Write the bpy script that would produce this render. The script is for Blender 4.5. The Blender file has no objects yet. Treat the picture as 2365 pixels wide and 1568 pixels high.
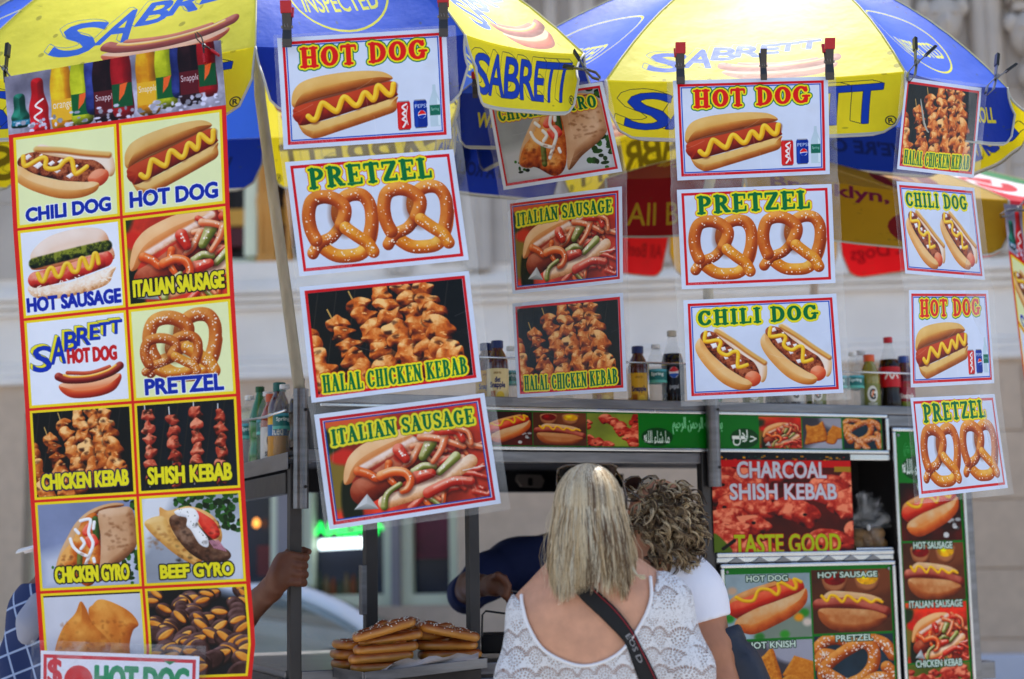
import bpy, math, random
import numpy as np
from mathutils import Vector, Matrix
# ---------------------------------------------------------------- camera, light, exposure
S = bpy.context.scene; COL = S.collection
CAMZ, FL, PITCH, ROLL = 1.5, 55.0, math.radians(7.75), math.radians(-1.0)
cd = bpy.data.cameras.new('camera'); cam = bpy.data.objects.new('camera', cd); COL.objects.link(cam)
cd.lens, cd.sensor_width, cd.clip_end, cd.clip_start = FL, 36, 300, .1
CR = (Matrix.Rotation(math.pi / 2 + PITCH, 3, 'X') @ Matrix.Rotation(ROLL, 3, 'Z'))
cam.matrix_world = Matrix.Translation((0, 0, CAMZ)) @ CR.to_4x4()
cd.dof.use_dof = True; cd.dof.focus_distance = 4.25; cd.dof.aperture_fstop = 1.8
S.camera = cam
W = bpy.data.worlds.new('World'); S.world = W; W.use_nodes = True
SUN_EL, SUN_AZ = math.radians(64), math.radians(12)   # azimuth from +Y (behind the carts) towards +X
nt = W.node_tree; bg = nt.nodes['Background']; sk = nt.nodes.new('ShaderNodeTexSky')
sk.sky_type = 'NISHITA'; sk.sun_disc = False; sk.sun_elevation = SUN_EL; sk.sun_rotation = SUN_AZ; sk.air_density = 1.0; sk.dust_density = 2.0
nt.links.new(sk.outputs[0], bg.inputs[0]); bg.inputs[1].default_value = .15
sl = bpy.data.lights.new('sun', 'SUN'); so = bpy.data.objects.new('sun', sl); COL.objects.link(so)
sl.energy, sl.angle, sl.color = 4.4, math.radians(.6), (1, .95, .88)
sd_ = Vector((math.sin(SUN_AZ) * math.cos(SUN_EL), math.cos(SUN_AZ) * math.cos(SUN_EL), math.sin(SUN_EL)))
so.rotation_euler = sd_.to_track_quat('Z', 'Y').to_euler(); so.location = (0, 0, 12)
S.view_settings.view_transform = 'Standard'; S.view_settings.look = 'None'; S.view_settings.exposure = .82; S.view_settings.gamma = 1
S.render.engine = 'CYCLES'; S.cycles.use_denoising = True; S.cycles.max_bounces = 10; S.cycles.transparent_max_bounces = 16; S.cycles.caustics_reflective = False; S.cycles.caustics_refractive = False
# ---------------------------------------------------------------- helpers
A3 = np.array([[CR[i][j] for j in range(3)] for i in range(3)])
def at(u, v, Y):
    """world point at depth Y seen at (u, v) of the 2365 x 1568 measuring frame"""
    d = A3 @ np.array([(u - 1182.5) / 2365 * 36 / FL, (784 - v) / 2365 * 36 / FL, -1.0]); return d * (Y / d[1]) + np.array([0, 0, CAMZ])
def ray(u, v):
    return A3 @ np.array([(u - 1182.5) / 2365 * 36 / FL, (784 - v) / 2365 * 36 / FL, -1.0])
ANG = math.radians(22.8)
ET = np.array([math.cos(ANG), math.sin(ANG), 0]); EN = np.array([math.sin(ANG), -math.cos(ANG), 0]); EZ = np.array([0, 0, 1.])
C0 = at(690, 1258, 4.4); C0[2] = 0
def F(u, v, n=0.0):
    """(t, z) on the carts' front plane, n metres in front of it"""
    d = ray(u, v); o = np.array([0, 0, CAMZ]); k = ((C0 + EN * n - o) @ EN) / (d @ EN); q = o + d * k - C0; return q @ ET, q[2]
def L3(t, n, z): return C0 + ET * t + EN * n + EZ * z
MATS = {}
def mat(name, col, rough=.6, metal=0., bump=0., bscale=40, var=0., coat=0., trans=0., alpha=1., ior=1.45, stretch=None, sss=0):
    if name in MATS: return MATS[name]
    m = bpy.data.materials.new(name); m.use_nodes = True; n = m.node_tree.nodes; l = m.node_tree.links; b = n['Principled BSDF']
    c = [(x / 255) for x in col]; lin = [(x / 12.92 if x < .04045 else ((x + .055) / 1.055) ** 2.4) for x in c]
    b.inputs['Base Color'].default_value = (*lin, 1); b.inputs['Roughness'].default_value = rough; b.inputs['Metallic'].default_value = metal; b.inputs['IOR'].default_value = ior
    b.inputs['Coat Weight'].default_value = coat; b.inputs['Transmission Weight'].default_value = trans; b.inputs['Alpha'].default_value = alpha
    if sss: b.inputs['Subsurface Weight'].default_value = sss; b.inputs['Subsurface Radius'].default_value = (.012, .005, .003)
    if bump or var:
        tc = n.new('ShaderNodeTexCoord'); mp = n.new('ShaderNodeMapping'); l.new(tc.outputs['Object'], mp.inputs[0])
        if stretch: mp.inputs['Scale'].default_value = stretch
        nz = n.new('ShaderNodeTexNoise'); nz.inputs['Scale'].default_value = bscale; nz.inputs['Detail'].default_value = 6; nz.inputs['Roughness'].default_value = .62; l.new(mp.outputs[0], nz.inputs['Vector'])
        if bump:
            bp = n.new('ShaderNodeBump'); bp.inputs['Strength'].default_value = bump; bp.inputs['Distance'].default_value = .01; l.new(nz.outputs['Fac'], bp.inputs['Height']); l.new(bp.outputs[0], b.inputs['Normal'])
        if var:
            nz2 = n.new('ShaderNodeTexNoise'); nz2.inputs['Scale'].default_value = bscale * .22; nz2.inputs['Detail'].default_value = 8; l.new(mp.outputs[0], nz2.inputs['Vector'])
            rp = n.new('ShaderNodeMapRange'); rp.inputs[1].default_value = .3; rp.inputs[2].default_value = .7; rp.inputs[3].default_value = 1 - var; rp.inputs[4].default_value = 1 + var * .5; l.new(nz2.outputs['Fac'], rp.inputs[0])
            mx = n.new('ShaderNodeVectorMath'); mx.operation = 'SCALE'; mx.inputs[0].default_value = lin; l.new(rp.outputs[0], mx.inputs['Scale']); l.new(mx.outputs[0], b.inputs['Base Color'])
            if metal: 
                r2 = n.new('ShaderNodeMapRange'); r2.inputs[3].default_value = rough * .7; r2.inputs[4].default_value = min(1, rough * 1.5); l.new(nz2.outputs['Fac'], r2.inputs[0]); l.new(r2.outputs[0], b.inputs['Roughness'])
    MATS[name] = m; return m
def img_mat(name, im, rough=.35, coat=0., translucent=0., bump=.0, spec=.2):
    m = bpy.data.materials.new(name); m.use_nodes = True; n = m.node_tree.nodes; l = m.node_tree.links; b = n['Principled BSDF']; o = n['Material Output']
    t = n.new('ShaderNodeTexImage'); t.image = im; t.extension = 'EXTEND'; l.new(t.outputs[0], b.inputs['Base Color']); b.inputs['Roughness'].default_value = rough; b.inputs['Coat Weight'].default_value = coat; b.inputs['Coat Roughness'].default_value = .12; b.inputs['Specular IOR Level'].default_value = spec
    if bump:
        tc = n.new('ShaderNodeTexCoord'); nz = n.new('ShaderNodeTexNoise'); nz.inputs['Scale'].default_value = 9; nz.inputs['Detail'].default_value = 4; l.new(tc.outputs['Object'], nz.inputs['Vector'])
        bp = n.new('ShaderNodeBump'); bp.inputs['Strength'].default_value = bump; bp.inputs['Distance'].default_value = .02; l.new(nz.outputs['Fac'], bp.inputs['Height']); l.new(bp.outputs[0], b.inputs['Normal'])
    if translucent:
        tr = n.new('ShaderNodeBsdfTranslucent'); l.new(t.outputs[0], tr.inputs['Color']); ms = n.new('ShaderNodeMixShader'); ms.inputs[0].default_value = translucent
        l.new(b.outputs[0], ms.inputs[1]); l.new(tr.outputs[0], ms.inputs[2]); l.new(ms.outputs[0], o.inputs[0])
    return m
def attr_mat(name, rough=.5, coat=0., sss=0., bump=0., bscale=60):
    m = bpy.data.materials.new(name); m.use_nodes = True; n = m.node_tree.nodes; l = m.node_tree.links; b = n['Principled BSDF']
    a = n.new('ShaderNodeVertexColor'); a.layer_name = 'tone'; l.new(a.outputs[0], b.inputs['Base Color']); b.inputs['Roughness'].default_value = rough; tr = n.new('ShaderNodeBsdfTranslucent'); l.new(a.outputs[0], tr.inputs['Color']); ms = n.new('ShaderNodeMixShader'); ms.inputs[0].default_value = .2; l.new(b.outputs[0], ms.inputs[1]); l.new(tr.outputs[0], ms.inputs[2]); l.new(ms.outputs[0], n['Material Output'].inputs[0]); return m
def emit_mat(name, col, strength):
    m = bpy.data.materials.new(name); m.use_nodes = True; b = m.node_tree.nodes['Principled BSDF']; b.inputs['Base Color'].default_value = (*col, 1); b.inputs['Emission Color'].default_value = (*col, 1); b.inputs['Emission Strength'].default_value = strength; return m
def wloc(o):
    v = np.zeros(3)
    while o: v += np.array(o.location); o = o.parent
    return v
class MB:
    def __init__(s): s.v, s.f, s.uv, s.c = [], [], [], []
    def add(s, V, Fc, uv=None, col=None):
        k = len(s.v); s.v += [tuple(map(float, p)) for p in V]; s.f += [tuple(i + k for i in f) for f in Fc]
        s.uv += list(uv) if uv is not None else [(0, 0)] * len(V); s.c += [col] * len(V) if not isinstance(col, list) else col
        return s
    def box(s, a, b, c, d):
        """corner a and three edge vectors"""
        a, b, c, d = map(np.asarray, (a, b, c, d)); V = [a + x * b + y * c + z * d for x in (0, 1) for y in (0, 1) for z in (0, 1)]
        Fc = [(0, 1, 3, 2), (4, 6, 7, 5), (0, 4, 5, 1), (2, 3, 7, 6), (0, 2, 6, 4), (1, 5, 7, 3)]
        if np.dot(np.cross(b, c), d) < 0: Fc = [f[::-1] for f in Fc]
        return s.add(V, Fc)
    def cb(s, t0, t1, n0, n1, z0, z1): return s.box(L3(t0, n0, z0), ET * (t1 - t0), EN * (n1 - n0), EZ * (z1 - z0))
    def wb(s, x0, x1, y0, y1, z0, z1): return s.box((x0, y0, z0), (x1 - x0, 0, 0), (0, y1 - y0, 0), (0, 0, z1 - z0))
    def grid(s, G, uv=None, flip=0, col=None):
        G = np.asarray(G); m, n = G.shape[:2]; Fc = [(i * n + j, i * n + j + 1, (i + 1) * n + j + 1, (i + 1) * n + j) for i in range(m - 1) for j in range(n - 1)]
        if flip: Fc = [f[::-1] for f in Fc]
        U = np.asarray(uv).reshape(-1, 2).tolist() if uv is not None else [(j / (n - 1), 1 - i / (m - 1)) for i in range(m) for j in range(n)]
        return s.add(G.reshape(-1, 3), Fc, U, col)
    def tube(s, P, r, n=8, caps=1, r1=None, col=None, flat=1.0, uvv=0):
        P = np.asarray(P, float); R = np.linspace(r, r if r1 is None else r1, len(P)) if np.isscalar(r) else np.asarray(r); T = np.gradient(P, axis=0); T /= np.linalg.norm(T, axis=1)[:, None] + 1e-12
        a = np.array([0, 0, 1.]) if abs(T[0][2]) < .9 else np.array([1., 0, 0]); V = []; N = np.cross(T[0], a); N /= np.linalg.norm(N)
        for p, t, q in zip(P, T, R):
            N = N - t * (N @ t); N /= np.linalg.norm(N) + 1e-12; B = np.cross(t, N)
            for k in range(n): A = 2 * math.pi * k / n; V.append(p + q * (math.cos(A) * N + flat * math.sin(A) * B))
        Fc = [(i * n + k, i * n + (k + 1) % n, (i + 1) * n + (k + 1) % n, (i + 1) * n + k) for i in range(len(P) - 1) for k in range(n)]
        if caps: Fc += [tuple(range(n))[::-1], tuple(range((len(P) - 1) * n, len(P) * n))]
        return s.add(V, Fc, None, col)
    def lathe(s, o, prof, n=20, ax=None):
        """prof: [(r, h)] upwards from o; u runs round, v up"""
        o = np.asarray(o, float); V, U = [], []; h0, h1 = prof[0][1], prof[-1][1]
        for r, h in prof:
            for k in range(n + 1): A = 2 * math.pi * k / n; V.append(o + np.array([r * math.cos(A), r * math.sin(A), h])); U.append((k / n, (h - h0) / (h1 - h0 + 1e-9)))
        m = n + 1; Fc = [(i * m + k, i * m + k + 1, (i + 1) * m + k + 1, (i + 1) * m + k) for i in range(len(prof) - 1) for k in range(n)]
        return s.add(V, Fc, U)
    def poly(s, P, d):
        """prism: outline P (3-D points) pushed by vector d"""
        P = np.asarray(P, float); n = len(P); d = np.asarray(d, float); return s.add(list(P) + list(P + d), [tuple(range(n))[::-1], tuple(range(n, 2 * n))] + [(i, (i + 1) % n, n + (i + 1) % n, n + i) for i in range(n)])
    def build(s, name, m, parent=None, smooth=0, loc=None, bevel=0, **tags):
        V = np.array(s.v); off = wloc(parent) if parent else (np.array(loc, float) if loc is not None else np.array([(V[:, 0].min() + V[:, 0].max()) / 2, (V[:, 1].min() + V[:, 1].max()) / 2, V[:, 2].min()]))
        me = bpy.data.meshes.new(name); me.from_pydata((V - off).tolist(), [], s.f); ul = me.uv_layers.new(name='UVMap')
        li = np.zeros(len(me.loops), np.int32); me.loops.foreach_get('vertex_index', li); ul.data.foreach_set('uv', np.asarray(s.uv, np.float32)[li].ravel())
        if s.c and s.c[0] is not None:
            ca = me.color_attributes.new('tone', 'FLOAT_COLOR', 'POINT'); q = np.ones((len(V), 4), np.float32); q[:, :3] = np.array(s.c, float); ca.data.foreach_set('color', q.ravel())
        me.materials.append(m); 
        if smooth: me.polygons.foreach_set('use_smooth', [True] * len(me.polygons))
        me.validate(); me.update(); o = bpy.data.objects.new(name, me); COL.objects.link(o)
        if parent: o.parent = parent
        else: o.location = off
        if bevel: b = o.modifiers.new('bevel', 'BEVEL'); b.width = bevel; b.segments = 2; b.limit_method = 'ANGLE'
        for k, v in tags.items(): o[k] = v
        return o
def thing(name, label, cat, loc, group=None):
    o = bpy.data.objects.new(name, None); COL.objects.link(o); o.location = tuple(map(float, loc)); o.empty_display_size = .05; o['label'] = label; o['category'] = cat
    if group: o['group'] = group
    return o
def tag(o, label, cat, group=None):
    o['label'] = label; o['category'] = cat
    if group: o['group'] = group
    return o
def lin(c): 
    c = np.asarray(c, float) / 255; return tuple(np.where(c < .04045, c / 12.92, ((c + .055) / 1.055) ** 2.4))
STEEL = mat('brushed_steel', (128, 128, 132), .34, 1., .12, 30, .3, stretch=(1, 1, 8)); STEELD = mat('dull_steel', (80, 78, 78), .45, 1., .15, 25, .3); BRIGHT = mat('polished_trim', (205, 208, 212), .22, 1., .05, 40, .1)
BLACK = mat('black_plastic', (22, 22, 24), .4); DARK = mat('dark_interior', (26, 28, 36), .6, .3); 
# ---------------------------------------------------------------- painter: printed artwork made as arrays
def _fbm(n, seed, octv=5, base=4, fall=.55):
    r = np.random.default_rng(seed); out = np.zeros((n, n)); a = 1.; tot = 0
    for o in range(octv):
        k = base * 2 ** o
        g = r.random((k, k)); g = np.pad(g, ((0, 1), (0, 1)), mode='wrap')
        x = np.arange(n) * k / n; i = x.astype(int); f = x - i; f = f * f * (3 - 2 * f)
        i1 = i + 1
        row = g[i][:, :] * (1 - f)[:, None] + g[i1][:, :] * f[:, None]
        out += a * (row[:, i] * (1 - f)[None, :] + row[:, i1] * f[None, :]); tot += a; a *= fall
    out /= tot
    return (out - out.min()) / (out.max() - out.min())
NZ = [_fbm(512, 3, 6, 4), _fbm(512, 5, 5, 16), _fbm(512, 9, 4, 48, .7)]
PR = random.Random(11)
def C3(c): return np.array(c, float)
def cat(P, closed=True, n=6):
    P = np.asarray(P, float); m = len(P); out = []
    if m < 3: return P
    for i in range(m if closed else m - 1):
        if closed: a, b, c, d = P[i - 1], P[i], P[(i + 1) % m], P[(i + 2) % m]
        else: a, b, c, d = P[max(i - 1, 0)], P[i], P[i + 1], P[min(i + 2, m - 1)]
        for k in range(n):
            t = k / n
            out.append(.5 * (2 * b + (c - a) * t + (2 * a - 5 * b + 4 * c - d) * t * t + (3 * b - a - 3 * c + d) * t ** 3))
    if not closed: out.append(P[-1])
    return np.array(out)
_tc = {}
def font_edges(s):
    if s in _tc: return _tc[s]
    c = bpy.data.curves.new('lettering', 'FONT'); c.body = s; c.resolution_u = 3
    o = bpy.data.objects.new('lettering', c); bpy.context.scene.collection.objects.link(o)
    bpy.context.view_layer.update()
    m = o.to_mesh(); cnt = {}
    dr = {}
    for p in m.polygons:
        v = list(p.vertices)
        for a, b in zip(v, v[1:] + v[:1]): k = (min(a, b), max(a, b)); cnt[k] = cnt.get(k, 0) + 1; dr[k] = (a, b)
    co = [(v.co.x, -v.co.y) for v in m.vertices]
    E = np.array([co[dr[k][0]] + co[dr[k][1]] for k, n in cnt.items() if n == 1])
    o.to_mesh_clear(); bpy.data.objects.remove(o); bpy.data.curves.remove(c)
    _tc[s] = E
    return E
# rounded slab-serif capitals (x right, y down, baseline 1, cap line 0): strokes x0,y0,x1,y1,r0,r1
def _arc(cx, cy, rx, ry, a0, a1, thick, thin, n=9):
    L = []; A = np.radians(np.linspace(a0, a1, n))
    for a, b in zip(A[:-1], A[1:]):
        L.append((cx + rx * math.cos(a), cy - ry * math.sin(a), cx + rx * math.cos(b), cy - ry * math.sin(b),
                  thin + (thick - thin) * abs(math.cos(a)) ** 1.5, thin + (thick - thin) * abs(math.cos(b)) ** 1.5))
    return L
def _st(x, y0=.08, y1=.92, s0=1, s1=1, r=.125):
    L = [(x, y0, x, y1, r, r)]
    if s0: L.append((x - .16, .06, x + .16, .06, .06, .06))
    if s1: L.append((x - .17, .94, x + .17, .94, .06, .06))
    return L
_T = .14; _N = .06
SLAB = {
 'H': (.95, _st(.25) + _st(.70) + [(.25, .5, .7, .5, .06, .06)]),
 'I': (.50, _st(.25)),
 'O': (.92, _arc(.46, .5, .29, .42, 0, 360, _T, .07, 17)),
 'T': (.82, _st(.41, s0=0) + [(.1, .08, .72, .08, .07, .07), (.07, .1, .07, .27, .055, .04), (.75, .1, .75, .27, .055, .04)]),
 'D': (.92, _st(.24) + _arc(.38, .5, .36, .43, -90, 90, _T, .065, 11) + [(.24, .07, .4, .07, .06, .06), (.24, .93, .4, .93, .06, .06)]),
 'G': (.95, _arc(.46, .5, .3, .42, 40, 325, _T, .07, 14) + [(.72, .1, .72, .3, .06, .05), (.55, .58, .88, .58, .06, .06), (.72, .6, .7, .85, .1, .1)]),
 'C': (.88, _arc(.46, .5, .3, .42, 40, 325, _T, .07, 14) + [(.72, .1, .72, .3, .06, .05)]),
 'P': (.84, _st(.24) + _arc(.36, .3, .3, .23, -90, 90, .12, .06, 9) + [(.24, .07, .4, .07, .06, .06), (.24, .53, .4, .53, .06, .06)]),
 'R': (.95, _st(.24) + _arc(.36, .29, .29, .22, -90, 90, .12, .06, 9) + [(.24, .07, .4, .07, .06, .06), (.24, .51, .42, .51, .06, .06), (.45, .5, .7, .88, .1, .12), (.7, .93, .88, .93, .07, .06)]),
 'E': (.82, _st(.24) + [(.24, .07, .68, .07, .065, .06), (.24, .5, .52, .5, .06, .06), (.24, .93, .7, .93, .065, .06), (.7, .07, .7, .26, .06, .045), (.73, .93, .75, .72, .06, .045), (.53, .4, .53, .6, .045, .045)]),
 'Z': (.84, [(.12, .08, .7, .08, .07, .07), (.66, .12, .2, .88, .12, .12), (.16, .92, .72, .92, .07, .07), (.1, .1, .1, .28, .055, .04), (.74, .9, .74, .72, .055, .04)]),
 'L': (.78, _st(.24) + [(.24, .93, .64, .93, .065, .06), (.66, .93, .68, .68, .065, .045)]),
 'A': (.98, [(.47, .08, .2, .9, .07, .06), (.47, .08, .74, .9, .12, .14), (.3, .62, .62, .62, .055, .055), (.06, .94, .32, .94, .06, .06), (.58, .94, .92, .94, .06, .06), (.4, .05, .5, .05, .06, .06)]),
 'K': (.98, _st(.24) + [(.3, .52, .68, .12, .07, .08), (.42, .42, .74, .88, .11, .13), (.58, .06, .84, .06, .055, .055), (.6, .94, .92, .94, .06, .06)]),
 'N': (.98, _st(.2, s1=1, r=.075) + [(.2, .1, .76, .9, .13, .13), (.76, .08, .76, .92, .075, .075), (.62, .06, .9, .06, .055, .055)]),
 'B': (.88, _st(.24) + _arc(.38, .28, .25, .21, -90, 90, .12, .06, 9) + _arc(.4, .71, .3, .22, -90, 90, .13, .06, 9) + [(.24, .07, .4, .07, .06, .06), (.24, .49, .42, .49, .055, .055), (.24, .93, .42, .93, .06, .06)]),
 'S': (.76, _arc(.38, .28, .23, .21, 30, 270, .11, .075, 9) + _arc(.38, .72, .25, .21, 90, -150, .12, .075, 9) + [(.38, .49, .4, .51, .12, .12), (.62, .08, .62, .26, .05, .045), (.12, .74, .12, .92, .045, .05)]),
 'U': (.95, _st(.24, y1=.62, s1=0) + [(.72, .08, .72, .62, .085, .085), (.58, .06, .86, .06, .055, .055)] + _arc(.48, .62, .24, .29, 180, 360, .1, .085, 9)),
 'Y': (.92, _st(.46, y0=.52, s0=0) + [(.2, .1, .46, .55, .12, .12), (.72, .1, .46, .55, .08, .1), (.06, .06, .34, .06, .055, .055), (.6, .06, .86, .06, .055, .055)]),
 ' ': (.42, []),
}
def slab_segs(s):
    x = 0; L = []
    for ch in s:
        w, st = SLAB[ch]; L += [(a + x, b, c + x, d, e, f) for a, b, c, d, e, f in st]; x += w + .05
    A = np.array(L); return A, x - .05
class CV:
    def __init__(s, w, h, bg=(255, 255, 255)):
        s.w, s.h = w, h; s.a = np.empty((h, w, 3)); s.a[:] = bg; s.view((0, 0, w, h))
    def view(s, src, dst=None, rot=0):
        dst = dst or (0, 0, s.w, s.h)
        s.src, s.dst, s.rot = src, dst, math.radians(rot)
        s.k = ((dst[2] - dst[0]) / (src[2] - src[0]), (dst[3] - dst[1]) / (src[3] - src[1])); s.sc = (abs(s.k[0]) + abs(s.k[1])) / 2
        s.clip = dst
        return s
    def m(s, P):
        P = np.asarray(P, float); q = np.empty_like(P)
        q[..., 0] = s.dst[0] + (P[..., 0] - s.src[0]) * s.k[0]; q[..., 1] = s.dst[1] + (P[..., 1] - s.src[1]) * s.k[1]
        if s.rot:
            cx, cy = (s.dst[0] + s.dst[2]) / 2, (s.dst[1] + s.dst[3]) / 2; c, n = math.cos(s.rot), math.sin(s.rot)
            x, y = q[..., 0] - cx, q[..., 1] - cy; q[..., 0] = cx + c * x - n * y; q[..., 1] = cy + n * x + c * y
        return q
    def box(s, P, mg):
        x0 = int(max(s.clip[0], math.floor(P[:, 0].min() - mg), 0)); x1 = int(min(s.clip[2], math.ceil(P[:, 0].max() + mg), s.w))
        y0 = int(max(s.clip[1], math.floor(P[:, 1].min() - mg), 0)); y1 = int(min(s.clip[3], math.ceil(P[:, 1].max() + mg), s.h))
        if x1 <= x0 or y1 <= y0: return None
        X, Y = np.meshgrid(np.arange(x0, x1) + .5, np.arange(y0, y1) + .5)
        return (slice(y0, y1), slice(x0, x1)), X, Y
    def put(s, sl, mask, col):
        s.a[sl] = s.a[sl] * (1 - mask[..., None]) + np.asarray(col, float) * mask[..., None]
    @staticmethod
    def sdpoly(X, Y, P):
        D = np.full(X.shape, 1e9); ins = np.zeros(X.shape, bool); Q = np.roll(P, -1, 0)
        for (ax, ay), (bx, by) in zip(P, Q):
            dx, dy = bx - ax, by - ay; L = dx * dx + dy * dy + 1e-9
            t = np.clip(((X - ax) * dx + (Y - ay) * dy) / L, 0, 1)
            D = np.minimum(D, (X - ax - t * dx) ** 2 + (Y - ay - t * dy) ** 2)
            if dy: ins ^= ((ay > Y) != (by > Y)) & (X < dx * (Y - ay) / dy + ax)
        D = np.sqrt(D); return np.where(ins, -D, D)
    @staticmethod
    def sdsegs(X, Y, S):
        D = np.full(X.shape, 1e9)
        for ax, ay, bx, by, r0, r1 in S:
            dx, dy = bx - ax, by - ay; L = dx * dx + dy * dy + 1e-9
            t = np.clip(((X - ax) * dx + (Y - ay) * dy) / L, 0, 1)
            D = np.minimum(D, np.sqrt((X - ax - t * dx) ** 2 + (Y - ay - t * dy) ** 2) - r0 - (r1 - r0) * t)
        return D
    def nz(s, sl, kind=1, sc=1):
        h, w = sl[0].stop - sl[0].start, sl[1].stop - sl[1].start
        oy, ox = PR.randrange(512), PR.randrange(512)
        return NZ[kind][np.ix_((oy + (np.arange(h) * sc).astype(int)) % 512, (ox + (np.arange(w) * sc).astype(int)) % 512)]
    def ramp(s, q, cols):
        q = np.clip(q, 0, 1) * (len(cols) - 1); i = np.minimum(q.astype(int), len(cols) - 2); f = (q - i)[..., None]
        A = np.array(cols, float); return A[i] * (1 - f) + A[i + 1] * f
    def _shade(s, sl, sd, w, cols, tex, soft, bias=0):
        t = np.clip(-sd / max(w, .5), 0, 1); gy, gx = np.gradient(sd) if min(sd.shape) > 1 else (sd * 0, sd * 0)
        k = np.sqrt(np.clip(1 - t * t, 0, 1)) * (1 - t) ** .4
        q = .52 + .42 * t * .6 + (-gx * .35 - gy * .75) * -1 * -.5 * k + bias
        if tex: q = q + (s.nz(sl, tex[1] if len(tex) > 1 else 1, tex[2] if len(tex) > 2 else 1) - .5) * tex[0]
        s.put(sl, np.clip(.5 - sd / soft, 0, 1), s.ramp(q, cols))
    def blob(s, P, cols, w=30, tex=None, smooth=1, soft=1.2, bias=0):
        P = s.m(cat(P) if smooth else P); b = s.box(P, 2 + soft)
        if b: s._shade(b[0], s.sdpoly(b[1], b[2], P), w * s.sc, cols, tex, soft, bias)
    def tube(s, P, r, cols, tex=None, smooth=1, soft=1.2, bias=0, r1=None):
        P = s.m(cat(P, False, 5) if smooth else np.asarray(P, float)); n = len(P)
        R = np.linspace(r, r if r1 is None else r1, n) * s.sc; b = s.box(P, R.max() + 2 + soft)
        if b: s._shade(b[0], s.sdsegs(b[1], b[2], [(*P[i], *P[i + 1], R[i], R[i + 1]) for i in range(n - 1)]), R.max(), cols, tex, soft, bias)
    def fill(s, P, col, smooth=0, soft=1.0, alpha=1, tex=None):
        P = s.m(cat(P) if smooth else P); b = s.box(P, 2 + soft)
        if not b: return
        sd = s.sdpoly(b[1], b[2], P); c = np.asarray(col, float)
        if tex: c = c[None, None, :] * (1 + (s.nz(b[0], tex[1] if len(tex) > 1 else 1) - .5)[..., None] * tex[0])
        s.put(b[0], np.clip(.5 - sd / soft, 0, 1) * alpha, c)
    def rect(s, x0, y0, x1, y1, col, **k): s.fill([(x0, y0), (x1, y0), (x1, y1), (x0, y1)], col, **k)
    def frame(s, x0, y0, x1, y1, t, col):
        for q in ((x0, y0, x1, y0 + t), (x0, y1 - t, x1, y1), (x0, y0, x0 + t, y1), (x1 - t, y0, x1, y1)): s.rect(*q, col)
    def line(s, P, r, col, smooth=0, soft=1.0, closed=0, alpha=1):
        P = np.asarray(P, float)
        if closed: P = np.vstack([P, P[:1]])
        P = s.m(cat(P, False, 5) if smooth else P); b = s.box(P, r * s.sc + 2 + soft)
        if b: s.put(b[0], np.clip(.5 - s.sdsegs(b[1], b[2], [(*P[i], *P[i + 1], r * s.sc, r * s.sc) for i in range(len(P) - 1)]) / soft, 0, 1) * alpha, col)
    def ell(s, cx, cy, rx, ry, col, n=20, **k):
        A = np.linspace(0, 2 * math.pi, n, endpoint=False); s.fill(np.stack([cx + rx * np.cos(A), cy + ry * np.sin(A)], 1), col, **k)
    def dots(s, P, n, spread, r, col, var=.5):
        P = s.m(cat(P, False, 6)); rr = r * s.sc
        for i in range(n):
            p = P[PR.randrange(len(P))]; x, y = p[0] + PR.uniform(-1, 1) * spread * s.sc, p[1] + PR.uniform(-1, 1) * spread * s.sc
            q = rr * PR.uniform(1 - var, 1 + var); b = s.box(np.array([[x, y]]), q + 2)
            if b: s.put(b[0], np.clip(q + .5 - np.hypot(b[1] - x, b[2] - y), 0, 1), col)
    def _lay(s, b, sd, layers):
        for w, col in layers: s.put(b[0], np.clip(.5 - (sd - w), 0, 1), col)
    def text(s, t, x0, y0, x1, y1, layers, slab=0, arch=0, skew=0, rise=0):
        """layers: [(outline px, colour)] outermost first; box in view units"""
        if slab:
            A, w = slab_segs(t); A = A.copy(); kx = (x1 - x0) / w; ky = (y1 - y0)
            sub = []
            for a in A: sub.append(a)
            A = np.array(sub); fx, fy = kx * abs(s.k[0]), ky * abs(s.k[1]); R = A[:, 4:6] * (min(fx, fy) * .8 + max(fx, fy) * .2)
            E = np.stack([A[:, 0] * kx + x0, A[:, 1] * ky + y0, A[:, 2] * kx + x0, A[:, 3] * ky + y0], 1)
        else:
            E = font_edges(t); mn = E.reshape(-1, 2).min(0); mx = E.reshape(-1, 2).max(0)
            F = E.reshape(-1, 2, 2); F = (F - mn) / (mx - mn)
            F = F * np.array([x1 - x0, y1 - y0]) + np.array([x0, y0]); E = F.reshape(-1, 4)
        E = E.reshape(-1, 2, 2).copy()
        u = (E[..., 0] - x0) / (x1 - x0)
        E[..., 1] += -arch * (1 - (2 * u - 1) ** 2) - rise * u
        if skew: E[..., 0] += skew * (y1 - E[..., 1])
        E = s.m(E); mg = max(l[0] for l in layers) + 2
        b = s.box(E.reshape(-1, 2), mg + (R.max() if slab else 0))
        if not b: return
        if slab: sd = s.sdsegs(b[1], b[2], [(*e[0], *e[1], *r) for e, r in zip(E, R)])
        else:
            X, Y = b[1], b[2]; D = np.full(X.shape, 1e9); ins = np.zeros(X.shape, int)
            for (ax, ay), (bx, by) in E:
                dx, dy = bx - ax, by - ay; L = dx * dx + dy * dy + 1e-9
                q = np.clip(((X - ax) * dx + (Y - ay) * dy) / L, 0, 1)
                D = np.minimum(D, (X - ax - q * dx) ** 2 + (Y - ay - q * dy) ** 2)
                if dy: ins += (((ay > Y) != (by > Y)) & (X < dx * (Y - ay) / dy + ax)) * (1 if dy > 0 else -1)
            D = np.sqrt(D); sd = np.where(ins != 0, -D, D)
        s._lay(b, sd, layers)
    def paste(s, o, x, y):
        h, w = min(o.h, s.h - y), min(o.w, s.w - x); s.a[y:y + h, x:x + w] = o.a[:h, :w]
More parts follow.
